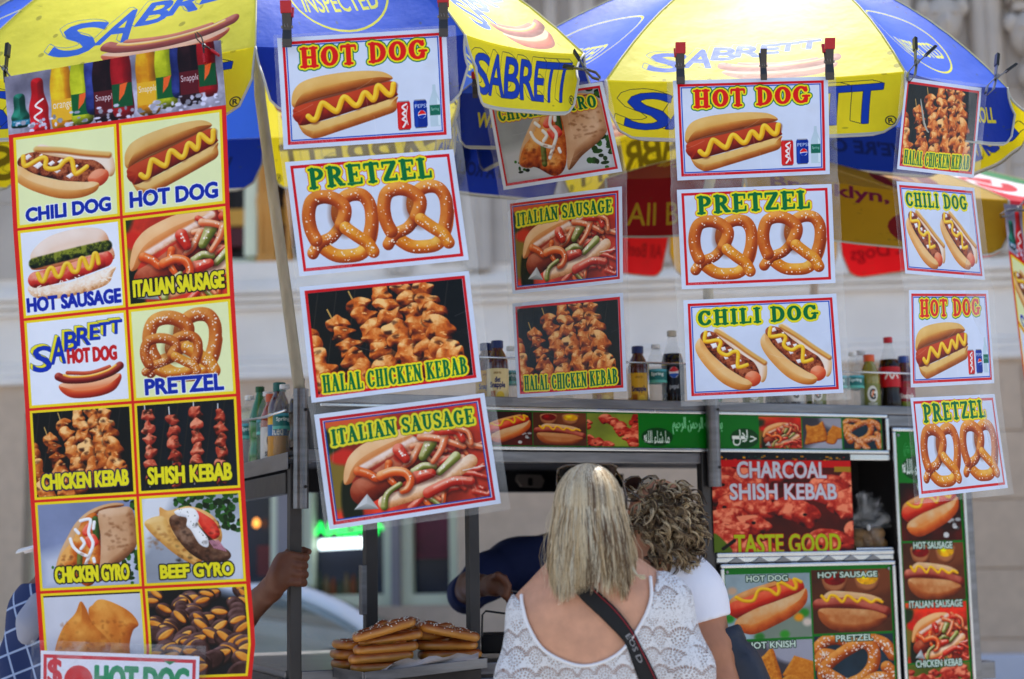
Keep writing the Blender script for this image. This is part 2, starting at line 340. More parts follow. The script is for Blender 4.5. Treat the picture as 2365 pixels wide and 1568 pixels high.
    def grain(s, amp, kind=2): s.a *= 1 + (s.nz((slice(0, s.h), slice(0, s.w)), kind) - .5)[..., None] * amp
    def blur(s, r, sl=None):
        a = s.a if sl is None else s.a[sl]
        for _ in range(2):
            for ax in (0, 1):
                q = np.pad(a, [(r, r) if i == ax else (0, 0) for i in range(3)], mode='edge'); q = np.cumsum(q, ax)
                q = np.concatenate([np.zeros_like(np.take(q, [0], ax)), q], ax); n = a.shape[ax]
                a = (np.take(q, np.arange(2 * r + 1, 2 * r + 1 + n), ax) - np.take(q, np.arange(n), ax)) / (2 * r + 1)
        if sl is None: s.a = a
        else: s.a[sl] = a
    def punch(s, g=1.28, sat=1.18):
        a = np.clip(s.a / 255, 0, 1) ** g; m_ = a.mean(2, keepdims=True); s.a = np.clip(m_ + (a - m_) * sat, 0, 1) * 255; return s
    def image(s, name):
        im = bpy.data.images.new(name, s.w, s.h); q = np.ones((s.h, s.w, 4), np.float32)
        q[..., :3] = np.clip(s.a[::-1] / 255, 0, 1); im.pixels.foreach_set(q.ravel()); im.update(); im.pack(); return im
BUN = [(120, 62, 25), (185, 115, 52), (222, 178, 108), (236, 208, 150)]
BUNR = [(105, 45, 20), (180, 90, 40), (214, 140, 80), (235, 195, 150)]
SAUS = [(80, 22, 12), (140, 42, 18), (182, 66, 28), (205, 100, 60)]
MUST = [(160, 105, 10), (215, 160, 25), (238, 195, 50), (250, 225, 110)]
PRZ = [(100, 36, 10), (158, 72, 22), (200, 116, 46), (240, 190, 116)]
# ---- food, each in the pixel frame it was sketched in
def art_hotdog(c, dst, rot=0):
    c.view((240, 840, 1040, 1360), dst, rot); c.clip = (0, 0, c.w, c.h)
    c.blob([(256, 1060), (275, 985), (340, 925), (480, 890), (700, 872), (880, 880), (960, 905), (995, 945), (900, 968), (700, 1004), (450, 1050), (330, 1085), (285, 1110), (262, 1095)], BUN, 75, (.12,))
    c.fill([(300, 1095), (460, 1045), (900, 962), (960, 970), (700, 1030), (420, 1090), (300, 1130)], (120, 55, 18), 1, 6, .8)
    c.blob([(288, 1195), (350, 1235), (700, 1160), (1000, 1075), (1017, 1110), (1005, 1175), (900, 1212), (600, 1292), (430, 1335), (370, 1322), (320, 1280)], BUN, 60, (.16,), bias=.04)
    c.blob([(262, 1150), (300, 1095), (600, 1036), (950, 964), (1010, 985), (1020, 1040), (1000, 1078), (700, 1155), (350, 1235), (290, 1212), (264, 1180)], SAUS, 70, (.1,))
    z = [(372, 1175), (400, 1200), (430, 1190), (465, 1105), (490, 1090), (560, 1145), (590, 1142), (625, 1065), (655, 1060), (710, 1115), (745, 1107), (780, 1040), (805, 1040), (845, 1085), (866, 1060), (880, 1000), (900, 993), (955, 1052), (985, 1050), (1000, 985)]
    c.line([(x + 6, y + 10) for x, y in z], 22, (110, 40, 10), 1, 8, 0, .7); c.tube(z, 21, MUST, bias=.08)
def art_can(c, x0, y0, x1, y1, kind):
    c.view((0, 0, 100, 210), (x0, y0, x1, y1)); c.clip = (0, 0, c.w, c.h)
    if kind == 'bottle':
        c.fill([(38, 0), (62, 0), (64, 30), (92, 80), (92, 205), (8, 205), (8, 80), (36, 30)], (200, 216, 226), 0, 2); c.fill([(70, 60), (88, 85), (88, 200), (72, 200)], (225, 236, 244)); c.rect(8, 100, 92, 150, (40, 120, 100)); c.text('Spring', 18, 112, 82, 130, [(0, (210, 230, 220))]); return
    body = (200, 36, 36) if kind == 'red' else (20, 60, 150)
    c.fill([(10, 5), (90, 5), (98, 20), (98, 190), (88, 205), (12, 205), (2, 190), (2, 20)], body)
    c.rect(8, 5, 30, 205, (235, 90, 80) if kind == 'red' else (60, 110, 200), soft=5 * 1, alpha=.5); c.rect(12, 1, 88, 9, (170, 170, 175)); c.rect(12, 201, 88, 207, (120, 120, 125))
    if kind == 'red':
        c.line([(70, 25), (40, 45), (62, 70), (40, 90), (60, 112), (38, 130), (62, 150), (40, 185)], 7, (245, 240, 240), 1); c.line([(78, 40), (66, 110), (76, 170)], 3, (245, 240, 240), 1)
    else:
        c.text('PEPSI', 12, 35, 98, 62, [(0, (235, 240, 250))]); c.ell(60, 110, 30, 30, (240, 240, 245)); c.fill([(32, 108), (60, 80), (88, 104), (60, 108)], (215, 45, 45), 1); c.fill([(34, 122), (60, 114), (88, 116), (60, 140)], (25, 70, 170), 1)
def art_pretzel(c, dst, salt=150):
    c.view((228, 325, 675, 745), dst); c.clip = (0, 0, c.w, c.h)
    bot = [(640, 520), (615, 610), (555, 690), (470, 703), (385, 688), (300, 618), (272, 560)]
    L = [(290, 600), (268, 540), (266, 460), (294, 390), (356, 368), (425, 382), (478, 425), (482, 470), (452, 530)]
    Rr = [(452, 530), (390, 590), (310, 620), (262, 672)]
    R2 = [(606, 610), (633, 530), (637, 440), (604, 382), (545, 368), (490, 385), (448, 430), (440, 490), (475, 550)]
    R3 = [(475, 550), (540, 602), (592, 640), (620, 692)]
    W = [(120, 50, 14), (180, 92, 28), (214, 140, 45), (244, 205, 120)]
    for P, r, ct in ((bot, 38, W), (R2, 38, PRZ), (Rr, 33, PRZ), (L, 39, PRZ), (R3, 36, W)):
        if P is L: c.line([(440, 420), (430, 500), (470, 560)], 44, (95, 40, 10), 1, 14, 0, .35)
        c.tube(P, r, ct, (.25, 0, 2), bias=.02); c.dots(P, salt // 5, 24, 3.6, (248, 240, 228))
def art_chili(c, dst, rot=0):
    c.view((268, 1020, 738, 1435), dst, rot); c.clip = (0, 0, c.w, c.h)
    c.blob([(405, 1045), (440, 1022), (500, 1080), (600, 1170), (700, 1235), (733, 1275), (725, 1360), (690, 1385), (640, 1300), (520, 1180), (430, 1100)], [(170, 110, 55), (225, 190, 150), (244, 228, 214), (250, 240, 232)], 40, (.1,))
    c.tube([(415, 1040), (520, 1110), (620, 1190), (720, 1262)], 16, BUN, soft=5)
    c.blob([(308, 1075), (336, 1038), (400, 1048), (450, 1098), (520, 1160), (600, 1218), (655, 1262), (680, 1340), (610, 1385), (540, 1340), (440, 1250), (345, 1150)], [(40, 16, 10), (96, 42, 24), (150, 78, 48), (190, 120, 84)], 20, (1.5, 2))
    c.blob([(590, 1340), (625, 1312), (665, 1318), (690, 1350), (680, 1390), (640, 1412), (600, 1395)], [(150, 50, 24), (205, 92, 56), (226, 130, 92), (244, 190, 160)], 45)
    for x, y, r in ((362, 1060, 20), (395, 1135, 24), (456, 1158, 18), (500, 1172, 17), (470, 1217, 16), (517, 1277, 19), (425, 1085, 10), (560, 1240, 11)):
        c.blob([(x - r, y - r * .5), (x + r * .6, y - r * .8), (x + r, y + r * .4), (x - r * .3, y + r * .8)], [(170, 150, 150), (225, 214, 214), (246, 240, 240), (255, 255, 255)], 10, smooth=0)
    c.blob([(272, 1130), (300, 1082), (322, 1100), (360, 1165), (450, 1262), (560, 1342), (610, 1370), (632, 1400), (600, 1432), (520, 1424), (430, 1372), (340, 1275), (285, 1190)], [(150, 78, 28), (212, 148, 78), (236, 196, 140), (247, 226, 190)], 55, (.12,))
    z = [(345, 1045), (335, 1090), (350, 1106), (420, 1100), (440, 1120), (425, 1160), (442, 1186), (480, 1200), (520, 1180), (550, 1190), (543, 1270), (560, 1282), (605, 1270)]
    c.tube(z, 13, MUST, bias=.1)
def art_skewers(c, dst, pal=0, n=6, bg=(24, 22, 20)):
    c.view((0, 0, 150, 100), dst); w, h = 150, 100
    c.rect(0, 0, w, h, bg, tex=(.8, 0))
    for i in range(9): c.line([(i * 18 - 8, 0), (i * 18 - 30, 100)], .7, (52, 48, 44), soft=2)
    P4 = [[(24, 8, 3), (128, 54, 14), (210, 126, 56), (252, 212, 156)], [(40, 12, 8), (140, 44, 30), (196, 90, 66), (240, 170, 140)], [(60, 8, 6), (170, 34, 22), (212, 70, 48), (250, 170, 140)]][pal]
    tops = [(-16, 26), (22, 30), (44, 14), (66, 5), (88, 2), (106, 4)] if n == 6 else [(12 + i * 150 / n, 10 + 6 * (i % 2)) for i in range(n)]
    rr = random.Random(5 + pal)
    for i, (x, y) in enumerate(tops):
        dx = (34 - i * 1.5) if n == 6 else rr.uniform(-6, 4); k = 7 if n == 6 else 6
        c.line([(x - dx * .15, y - 12), (x + dx, y + 86)], .8, (200, 170, 110) if n == 6 else (225, 225, 225))
        for j in range(k):
            t = j / k; px, py = x + dx * t * .95 + 4, y + t * 86 + 3; r = 10.5 + 4.5 * t if n == 6 else 9.5
            pts = []; nv = 10
            for a in range(nv): A = a * 2 * math.pi / nv + .3; q = r * rr.uniform(.66, 1.24); pts.append((px + q * math.cos(A) * 1.08, py + q * math.sin(A) * .9))
            c.line([(px - r * .5, py + r * .75), (px + r * .6, py + r * .75)], r * .45, (20, 8, 4), 0, 7, 0, .55)
            c.blob(pts, P4, 7.5, (.75, 1, 1.3), bias=rr.uniform(-.16, .06))
            for _q in range(rr.choice((1, 2, 3))):
                A = rr.uniform(0, 6.28); ox, oy = px + r * .7 * math.cos(A), py + r * .6 * math.sin(A); c.fill([(ox + rr.uniform(1.5, 5.5) * math.cos(a), oy + rr.uniform(.8, 3) * math.sin(a)) for a in (0, .9, 1.8, 2.7, 3.6, 4.5, 5.4)], (52, 20, 8), 1, 5, rr.uniform(.4, .85))
            for _q in range(2): ox, oy = px + rr.uniform(-.5, .4) * r, py + rr.uniform(-.6, .1) * r; c.line([(ox, oy), (ox + rr.uniform(1, 3.4), oy + rr.uniform(-1.5, 1.2))], rr.uniform(.3, .8), P4[3], 0, 1.6, 0, .8)
def art_italian(c, dst):
    c.view((670, 500, 2010, 1440), dst)
    c.rect(600, 450, 2050, 1500, (205, 72, 50), tex=(.7, 0)); c.fill([(600, 450), (1300, 450), (900, 640), (600, 700)], (225, 110, 60), 1, 20); c.fill([(600, 600), (830, 620), (760, 800), (600, 820)], (50, 70, 35), 1, 14); c.fill([(600, 850), (800, 900), (800, 1300), (600, 1300)], (150, 130, 60), 1, 20)
    c.ell(800, 860, 110, 70, (215, 60, 40), soft=12); c.fill([(760, 1100), (860, 1150), (900, 1440), (740, 1440)], (30, 40, 22), 1, 10)
    RED = [(84, 8, 6), (176, 34, 20), (214, 70, 46), (244, 160, 136)]; ORG = [(120, 34, 6), (204, 84, 26), (234, 122, 56), (250, 200, 150)]; GRN = [(46, 50, 8), (112, 118, 40), (158, 158, 82), (226, 226, 180)]; PNK = [(130, 40, 14), (208, 100, 58), (232, 146, 98), (250, 214, 184)]
    c.tube([(930, 1210), (1030, 1170), (1150, 1110), (1500, 900)], 120, [(52, 12, 8), (120, 38, 20), (164, 66, 36), (214, 140, 110)], (.3,))
    c.blob([(775, 1105), (800, 960), (860, 850), (1000, 755), (1300, 670), (1580, 680), (1500, 770), (1200, 890), (1000, 980), (900, 1040), (830, 1115)], [(170, 90, 40), (222, 150, 90), (238, 184, 130), (248, 216, 176)], 120, (.12,))
    c.tube([(950, 990), (1200, 880), (1400, 800), (1580, 715)], 34, [(200, 140, 110), (232, 190, 160), (244, 216, 200), (250, 232, 222)], (.6, 2), soft=6)
    c.ell(1300, 930, 70, 60, (190, 50, 30), soft=8)
    rr = random.Random(3)
    def strip(P, r, k):
        c.line([(x + 5, y + 12) for x, y in P], r, (60, 14, 8), 1, 10, 0, .5); c.tube(P, r, k, (.35, 0), bias=.03, r1=r * .7)
        q = cat(P, False, 6) if len(P) > 2 else np.linspace(P[0], P[1], 12); q = q[2:-2] + np.array([-r * .1, -r * .42]); c.line(q, r * .13, (255, 236, 220), 0, 3, 0, .55); c.dots(q, 5, r * .3, r * .12, (255, 246, 236))
    for i in range(34):
        x, y = rr.uniform(1360, 2000), (rr.uniform(700, 1090) if i < 20 else rr.uniform(1180, 1440)); a = rr.uniform(-1, 1.2); L = rr.uniform(70, 150); b = rr.uniform(-90, 90)
        strip([(x - L * math.cos(a), y - L * math.sin(a)), (x - b * .3, y + b * .8), (x + b * .5, y + b), (x + L * math.cos(a), y + L * math.sin(a))], rr.uniform(20, 34), rr.choice([RED, ORG, GRN, PNK, RED, PNK, RED]))
    c.tube([(1100, 1340), (1500, 1255), (1880, 1065)], 62, [(180, 110, 60), (226, 170, 120), (242, 205, 170), (250, 230, 210)], (.35, 2))
    for P, r, k in (([(1460, 860), (1380, 980), (1320, 1020)], 36, PNK), ([(1560, 840), (1480, 960)], 58, GRN), ([(1380, 1100), (1470, 1050), (1560, 1070)], 40, GRN), ([(1760, 1000), (1600, 1130)], 44, GRN), ([(1480, 770), (1640, 810), (1840, 920)], 34, PNK), ([(1690, 800), (1640, 920), (1560, 1020)], 36, PNK), ([(1680, 740), (1800, 760), (1840, 850)], 40, RED), ([(1280, 860), (1330, 960)], 56, RED), ([(1400, 1150), (1530, 1130)], 60, RED), ([(1770, 720), (1890, 780), (1910, 900)], 26, PNK), ([(1480, 1310), (1700, 1235), (1860, 1260)], 50, RED),
                    ([(1180, 980), (1160, 1100), (1210, 1190)], 36, ORG), ([(910, 1010), (1000, 1055), (1060, 1105), (1120, 1090)], 42, ORG), ([(1100, 1085), (1210, 1060), (1310, 1090), (1345, 1170), (1310, 1240), (1265, 1255)], 44, ORG), ([(1090, 1380), (1130, 1265), (1250, 1190)], 32, GRN)):
        strip(P, r, k)
    c.blob([(830, 1365), (960, 1235), (1042, 1392)], [(120, 120, 118), (168, 170, 168), (196, 198, 198), (220, 222, 224)], 60, smooth=0)
    c.line([(1800, 1145), (1990, 1130)], 4, (240, 235, 230))
def leaf(c, x, y, r, n=9, col=(48, 92, 36)):
    rr = random.Random(int(x * 7 + y)); 
    for i in range(n): c.ell(x + rr.uniform(-r, r), y + rr.uniform(-r, r), r * rr.uniform(.2, .45), r * rr.uniform(.15, .4), np.array(col) * rr.uniform(.5, 1.4), n=8)
def art_gyro(c, dst, bg=((165, 170, 176), (205, 208, 214))):
    c.view((245, 245, 1020, 890), dst); c.rect(0, 0, 1100, 1000, bg[0], tex=(.15, 0)); c.fill([(240, 640), (1030, 480), (1030, 900), (240, 900)], bg[1], 0, 40)
    leaf(c, 970, 270, 60); leaf(c, 960, 690, 90, 16); leaf(c, 370, 770, 50); leaf(c, 900, 840, 70)
    c.blob([(360, 740), (400, 620), (470, 500), (540, 400), (640, 320), (760, 275), (880, 262), (930, 290), (700, 350), (560, 640), (480, 780), (400, 790)], [(110, 60, 28), (170, 110, 66), (206, 156, 110), (232, 200, 164)], 50, (.35, 0))
    c.blob([(370, 730), (420, 620), (500, 540), (620, 360), (720, 350), (730, 600), (690, 820), (600, 890), (480, 800), (390, 780)], [(96, 34, 10), (176, 84, 26), (214, 128, 54), (240, 190, 120)], 60, (1.0, 1))
    c.tube([(560, 640), (545, 780)], 22, [(40, 50, 14), (80, 96, 30), (120, 130, 60), (170, 176, 110)]); c.tube([(700, 380), (700, 520)], 26, [(20, 40, 14), (40, 74, 28), (70, 100, 44), (110, 140, 80)])
    c.blob([(590, 460), (640, 405), (665, 450), (640, 500), (600, 500)], [(150, 20, 14), (214, 60, 44), (236, 100, 80), (250, 180, 160)], 20); c.blob([(610, 520), (680, 490), (715, 560), (660, 600), (630, 590)], [(150, 20, 14), (214, 60, 44), (236, 100, 80), (250, 180, 160)], 25)
    for P in ([(580, 385), (660, 380), (640, 480), (670, 560), (640, 640), (590, 740)], [(490, 520), (510, 580), (560, 630), (620, 660)], [(535, 450), (560, 480)], [(580, 520), (600, 560), (570, 600)], [(690, 400), (680, 450)], [(668, 680), (672, 705)]):
        c.tube(P, 13, [(190, 190, 196), (228, 228, 232), (248, 248, 250), (255, 255, 255)])
    c.blob([(722, 350), (760, 310), (880, 300), (1000, 320), (1025, 560), (960, 660), (820, 760), (705, 860), (720, 700), (735, 520)], [(112, 70, 44), (176, 128, 92), (208, 168, 132), (232, 204, 178)], 70, (.5, 0, 1), bias=-.06)
    brown(c, 770, 350, 990, 640, 38); brown(c, 400, 640, 680, 800, 30, (110, 40, 10), 2)
def brown(c, x0, y0, x1, y1, n, col=(120, 70, 36), seed=1):
    rr = random.Random(seed)
    for i in range(n): a, b = rr.uniform(x0, x1), rr.uniform(y0, y1); c.fill([(a + rr.uniform(4, 22) * math.cos(t), b + rr.uniform(3, 13) * math.sin(t)) for t in (0, 1, 2, 3, 4, 5)], col, 1, 6, rr.uniform(.15, .5))
def art_beef(c, dst):
    c.view((1040, 195, 1815, 875), dst); c.rect(1000, 150, 1850, 900, (172, 178, 190), tex=(.15, 0)); c.fill([(1030, 190), (1300, 190), (1100, 500), (1030, 600)], (225, 228, 235), 1, 30); c.fill([(1560, 480), (1830, 420), (1830, 900), (1700, 900)], (215, 220, 230), 1, 30)
    for x, y in ((1380, 230), (1500, 230), (1620, 260), (1720, 260), (1700, 360), (1740, 420)): leaf(c, x, y, 75, 18)
    c.blob([(1050, 395), (1110, 350), (1170, 340), (1180, 270), (1240, 300), (1330, 285), (1420, 275), (1560, 330), (1640, 420), (1665, 540), (1600, 640), (1450, 740), (1360, 690), (1230, 590), (1120, 500)], [(120, 60, 20), (190, 130, 64), (222, 172, 104), (240, 206, 150)], 40, (.4, 0))
    c.blob([(1250, 370), (1330, 330), (1430, 380), (1600, 560), (1720, 660), (1700, 720), (1560, 740), (1400, 650), (1290, 500)], [(24, 12, 8), (66, 40, 26), (104, 70, 50), (160, 130, 110)], 40, (.9, 1))
    c.blob([(1460, 310), (1540, 350), (1620, 420), (1650, 510), (1600, 550), (1540, 500), (1490, 420)], [(130, 14, 10), (206, 50, 40), (230, 84, 66), (250, 170, 150)], 40, (.3,))
    c.blob([(1295, 310), (1360, 290), (1450, 295), (1490, 360), (1480, 430), (1550, 540), (1545, 610), (1480, 580), (1420, 470), (1385, 430), (1390, 370), (1320, 345)], [(190, 190, 196), (226, 226, 230), (246, 246, 248), (255, 255, 255)], 30, (.3,))
    for i in range(6): c.tube([(1560 + i * 14, 560), (1600 + i * 18, 620 + i * 6)], 5, [(120, 60, 90), (160, 100, 130), (200, 150, 170), (230, 200, 210)])
    c.blob([(1050, 400), (1130, 345), (1210, 350), (1250, 420), (1300, 530), (1420, 680), (1480, 770), (1330, 690), (1180, 560)], [(140, 84, 34), (204, 152, 84), (228, 188, 120), (244, 220, 170)], 50, (.5, 0))
    brown(c, 1080, 400, 1400, 640, 36, (150, 90, 40), 3); brown(c, 1290, 400, 1660, 720, 60, (28, 14, 10), 4); c.dots([(1340, 330), (1450, 400), (1500, 560)], 26, 40, 3, (70, 80, 60)); brown(c, 1500, 640, 1700, 730, 20, (130, 96, 84), 5)
def art_turnover(c, dst):
    c.view((285, 935, 1065, 1385), dst); c.rect(250, 900, 1100, 1400, (214, 216, 226), tex=(.08, 0))
    F = [(132, 66, 18), (188, 108, 40), (214, 140, 62), (236, 180, 100)]
    c.blob([(640, 1050), (680, 985), (745, 958), (860, 985), (980, 1040), (1035, 1105), (985, 1140), (950, 1230), (960, 1400), (720, 1400)], F, 60, (.5, 1))
    c.blob([(340, 1400), (345, 1240), (420, 1110), (530, 1030), (580, 965), (620, 1000), (660, 1080), (740, 1150), (800, 1210), (760, 1300), (720, 1400)], F, 70, (.5, 1))
    brown(c, 380, 1080, 960, 1390, 60, (150, 80, 26), 6)
def art_chestnuts(c, dst):
    c.view((1080, 890, 1815, 1540), dst); c.rect(1000, 800, 1900, 1600, (20, 26, 34), tex=(.8, 0)); c.fill([(1560, 860), (1830, 860), (1830, 960), (1650, 930)], (205, 215, 235), 1, 30)
    rr = random.Random(2)
    for i in range(75):
        x, y = rr.uniform(1080, 1815), 920 + i * 8.4; r = 66 + i * .5; a = rr.uniform(-.6, .9)
        def E(rx, ry, ox=0, oy=0): return [(x + ox + rx * math.cos(t) * math.cos(a) - ry * math.sin(t) * math.sin(a), y + oy + rx * math.cos(t) * math.sin(a) + ry * math.sin(t) * math.cos(a)) for t in np.linspace(0, 6.28, 10)[:-1]]
        c.blob(E(r, r * .8), [(8, 4, 6), (34, 18, 18), (66, 36, 30), (150, 120, 120)], 24, (.3,))
        if rr.random() < .75: c.blob(E(r * .8, r * .3, 2, -r * .22), [(120, 60, 10), (190, 110, 34), (222, 150, 60), (244, 200, 120)], 14, (.4,))
def art_relish(c, dst):
    c.view((120, 5, 790, 480), dst)
    c.blob([(165, 200), (180, 130), (290, 48), (450, 12), (600, 10), (700, 40), (742, 120), (750, 260), (400, 260), (180, 260)], [(150, 66, 26), (216, 150, 110), (240, 214, 196), (250, 238, 230)], 90, (.1,))
    c.blob([(160, 440), (150, 360), (400, 380), (750, 300), (752, 350), (700, 420), (500, 465), (300, 480)], [(190, 130, 80), (232, 196, 160), (246, 226, 206), (252, 244, 236)], 50, (.8, 2))
    c.tube([(195, 330), (450, 300), (700, 240)], 58, [(110, 14, 10), (190, 50, 40), (220, 86, 70), (246, 180, 160)], (.8, 1))
    c.tube([(190, 215), (450, 180), (720, 150)], 38, [(10, 14, 4), (44, 54, 12), (86, 96, 24), (150, 156, 60)], (1.8, 2), soft=4)
    rr = random.Random(8)
    for i in range(60):
        x, y = rr.uniform(150, 740), 0; y = 400 - (x - 150) * .1 + rr.uniform(-30, 50); c.line([(x, y), (x + rr.uniform(-25, 25), y + rr.uniform(-16, 16))], 4, (250, 240, 228))
    c.tube([(210, 290), (230, 340), (255, 340), (290, 270), (320, 265), (345, 320), (375, 320), (410, 250), (440, 250), (465, 300), (500, 300), (525, 225), (550, 225), (575, 290), (600, 280), (625, 200), (645, 205), (655, 265)], 16, MUST, bias=.08)
def art_brand_dog(c, dst, pale=0):
    c.view((300, 835, 810, 1105), dst); c.clip = (0, 0, c.w, c.h)
    f = lambda L: [tuple(np.array(q) * (1 - pale) + np.array((255, 225, 205)) * pale) for q in L]
    c.blob([(335, 985), (420, 960), (600, 955), (740, 930), (778, 935), (775, 985), (720, 1060), (600, 1098), (440, 1098), (360, 1050)], f([(90, 20, 10), (190, 60, 30), (232, 130, 80), (250, 220, 190)]), 60)
    c.tube([(400, 890), (560, 905), (700, 870)], 14, f([(110, 26, 14), (170, 60, 40), (200, 90, 60), (230, 140, 110)]))
    c.tube([(335, 915), (400, 945), (560, 950), (700, 915), (775, 868)], 30, f([(56, 6, 6), (112, 22, 18), (150, 40, 32), (214, 130, 110)]))
    c.tube([(375, 905), (430, 925), (560, 928), (680, 900), (745, 862)], 9, f([(200, 110, 20), (235, 160, 50), (250, 200, 90), (255, 235, 180)]))
def brand_text(c, dst, blue=(24, 70, 190), yel=(238, 230, 70), out=(20, 50, 130), dark=1, straight=0):
    """the lettering on the umbrellas: block capitals with an extruded side"""
    c.view((0, 0, 640, 360), dst); c.clip = (0, 0, c.w, c.h)
    B = ([(10, 165, 135, 350), (140, 110, 235, 300), (235, 78, 320, 215), (322, 58, 412, 182), (415, 45, 480, 150), (478, 38, 552, 130), (556, 30, 632, 122)] if not straight else
         [(10, 60, 120, 330), (115, 45, 215, 320), (220, 45, 310, 320), (315, 45, 410, 320), (412, 45, 480, 320), (484, 45, 560, 320), (564, 45, 640, 320)])
    ko = max(.28, min(1, (dst[2] - dst[0]) / 420))
    for ch, (x0, y0, x1, y1) in list(zip('SABRETT', B))[::-1]:
        d = 18 if not straight else 26
        for q in (0, 1):
            for k in range(5):
                t = 1 - k / 5; o = d * t
                c.text(ch, x0 - o, y0 - o, x1 - o, y1 - o, [((3.2 if not q else 2.0) * ko, out if not q else yel)], skew=.06)
        c.text(ch, x0, y0, x1, y1, [(3.0 * ko, out), (1.8 * ko, blue)], skew=.06)
def art_dog2(c, dst, bg=0):
    c.view((490, 330, 1395, 1070), dst)
    if bg: c.rect(400, 300, 1500, 1100, (70, 18, 14), tex=(1.6, 0)); leaf(c, 1250, 900, 100, 8, (160, 160, 160))
    else:
        c.rect(400, 300, 1500, 1100, (176, 190, 196), tex=(.2, 0)); c.fill([(900, 900), (1400, 700), (1400, 1080), (800, 1080)], (150, 160, 150), 1, 30)
        for x, y, k in ((520, 830, (60, 150, 60)), (1100, 1030, (80, 160, 70)), (830, 1050, (70, 140, 70)), (1320, 790, (70, 150, 60)), (1260, 840, (230, 170, 60)), (560, 520, (214, 190, 170)), (1350, 900, (225, 214, 204))): c.ell(x, y, 50, 45, k, soft=14)
    c.blob([(510, 690), (560, 590), (760, 495), (1100, 395), (1185, 392), (1200, 450), (900, 560), (640, 800), (590, 830), (520, 760)], BUNR, 60, (.2,))
    c.tube([(600, 725), (900, 620), (1240, 490)], 92, [(100, 14, 6), (176, 44, 22), (210, 76, 48), (240, 150, 120)], (.15,))
    c.blob([(572, 890), (620, 820), (800, 725), (1000, 655), (1250, 562), (1345, 508), (1364, 600), (1330, 700), (1200, 820), (1000, 925), (850, 992), (740, 1018), (640, 985), (590, 940)], [(140, 64, 24), (200, 112, 56), (224, 160, 100), (232, 204, 170)], 120, (.25,))
    c.tube([(600, 590), (680, 635), (780, 630), (830, 530), (880, 505), (960, 520), (1030, 575), (1060, 520), (1050, 450), (1100, 445), (1220, 515), (1245, 470), (1225, 400), (1300, 435)], 20, MUST)
def art_dog3(c, dst):
    c.view((1380, 300, 2260, 1010), dst); c.rect(1300, 250, 2300, 1100, (104, 62, 40), tex=(.5, 0)); c.fill([(1750, 300), (2280, 300), (2280, 520), (1800, 600)], (140, 88, 58), 1, 30)
    for x, k in ((1635, (130, 16, 22)), (1998, (205, 165, 40))):
        c.blob([(x - 140, 420), (x - 130, 350), (x, 320), (x + 130, 350), (x + 145, 420), (x + 100, 520), (x, 560), (x - 100, 520)], [(70, 34, 20), (140, 88, 58), (176, 124, 90), (208, 164, 130)], 40); c.ell(x, 405, 120, 72, k, tex=(.8,)); c.ell(x - 30, 385, 40, 22, np.minimum(np.array(k) * 1.5, 255), soft=10)
    c.blob([(1480, 640), (1560, 545), (1700, 542), (1950, 575), (2080, 610), (2150, 665), (1900, 700), (1600, 690)], [(150, 84, 46), (206, 148, 100), (224, 186, 144), (236, 212, 184)], 40, (.2,))
    c.tube([(1455, 690), (1800, 690), (2180, 795)], 72, [(46, 8, 8), (112, 34, 26), (146, 56, 44), (232, 170, 150)], (.15,))
    c.blob([(1435, 780), (1480, 730), (1700, 735), (2000, 762), (2140, 805), (2205, 850), (2150, 925), (2000, 990), (1800, 1005), (1600, 975), (1480, 890)], [(84, 36, 16), (150, 82, 44), (190, 124, 76), (226, 190, 150)], 90, (.25,))
    c.tube([(1485, 590), (1540, 650), (1580, 590), (1640, 600), (1710, 665), (1760, 600), (1800, 610), (1880, 670), (1930, 625), (2030, 680), (2090, 650), (2155, 680)], 17, MUST)
def art_knish(c, dst):
    c.view((620, 1070, 1420, 1720), dst); c.rect(600, 1000, 1500, 1800, (96, 92, 100), tex=(.3, 0)); c.fill([(1000, 1050), (1440, 1050), (1440, 1300), (1100, 1260)], (180, 180, 190), 1, 20); c.fill([(900, 1560), (1500, 1480), (1500, 1800), (700, 1800)], (190, 192, 204), 1, 30)
    K = [(96, 44, 12), (170, 98, 32), (204, 138, 54), (226, 176, 96)]
    c.blob([(1120, 1400), (1240, 1220), (1440, 1290), (1440, 1500), (1260, 1530)], K, 30, (.4, 2), smooth=0); c.blob([(1080, 1480), (1200, 1400), (1330, 1480), (1260, 1620), (1100, 1600)], K, 30, (.4, 2))
    c.blob([(690, 1230), (800, 1250), (930, 1220), (1030, 1140), (1075, 1260), (1120, 1450), (1090, 1560), (900, 1600), (690, 1640), (660, 1600), (700, 1400)], K, 40, (.7, 2))
def art_pile(c, dst):
    c.view((0, 0, 100, 82), dst); c.rect(0, 0, 100, 90, (46, 70, 84), tex=(.4, 0)); P = [(100, 40, 10), (164, 84, 30), (204, 130, 60), (236, 186, 120)]
    for L in ([(2, 16), (14, 6), (30, 4), (46, 10)], [(72, 6), (88, 12), (99, 26)], [(4, 34), (10, 22), (24, 24)], [(90, 40), (99, 52), (92, 66)]): c.tube(L, 7.5, P, (.2,)); c.dots(L, 50, 5, .7, (246, 240, 232))
    for L in ([(18, 62), (10, 44), (20, 30), (44, 16), (62, 10), (74, 20), (72, 38), (58, 52), (40, 60), (36, 78)], [(14, 44), (30, 54), (46, 66), (62, 80)], [(60, 60), (78, 52), (92, 58), (96, 76)]):
        c.tube(L, 7.6, P, (.25,)); c.dots(L, 120, 6, .75, (248, 242, 236))
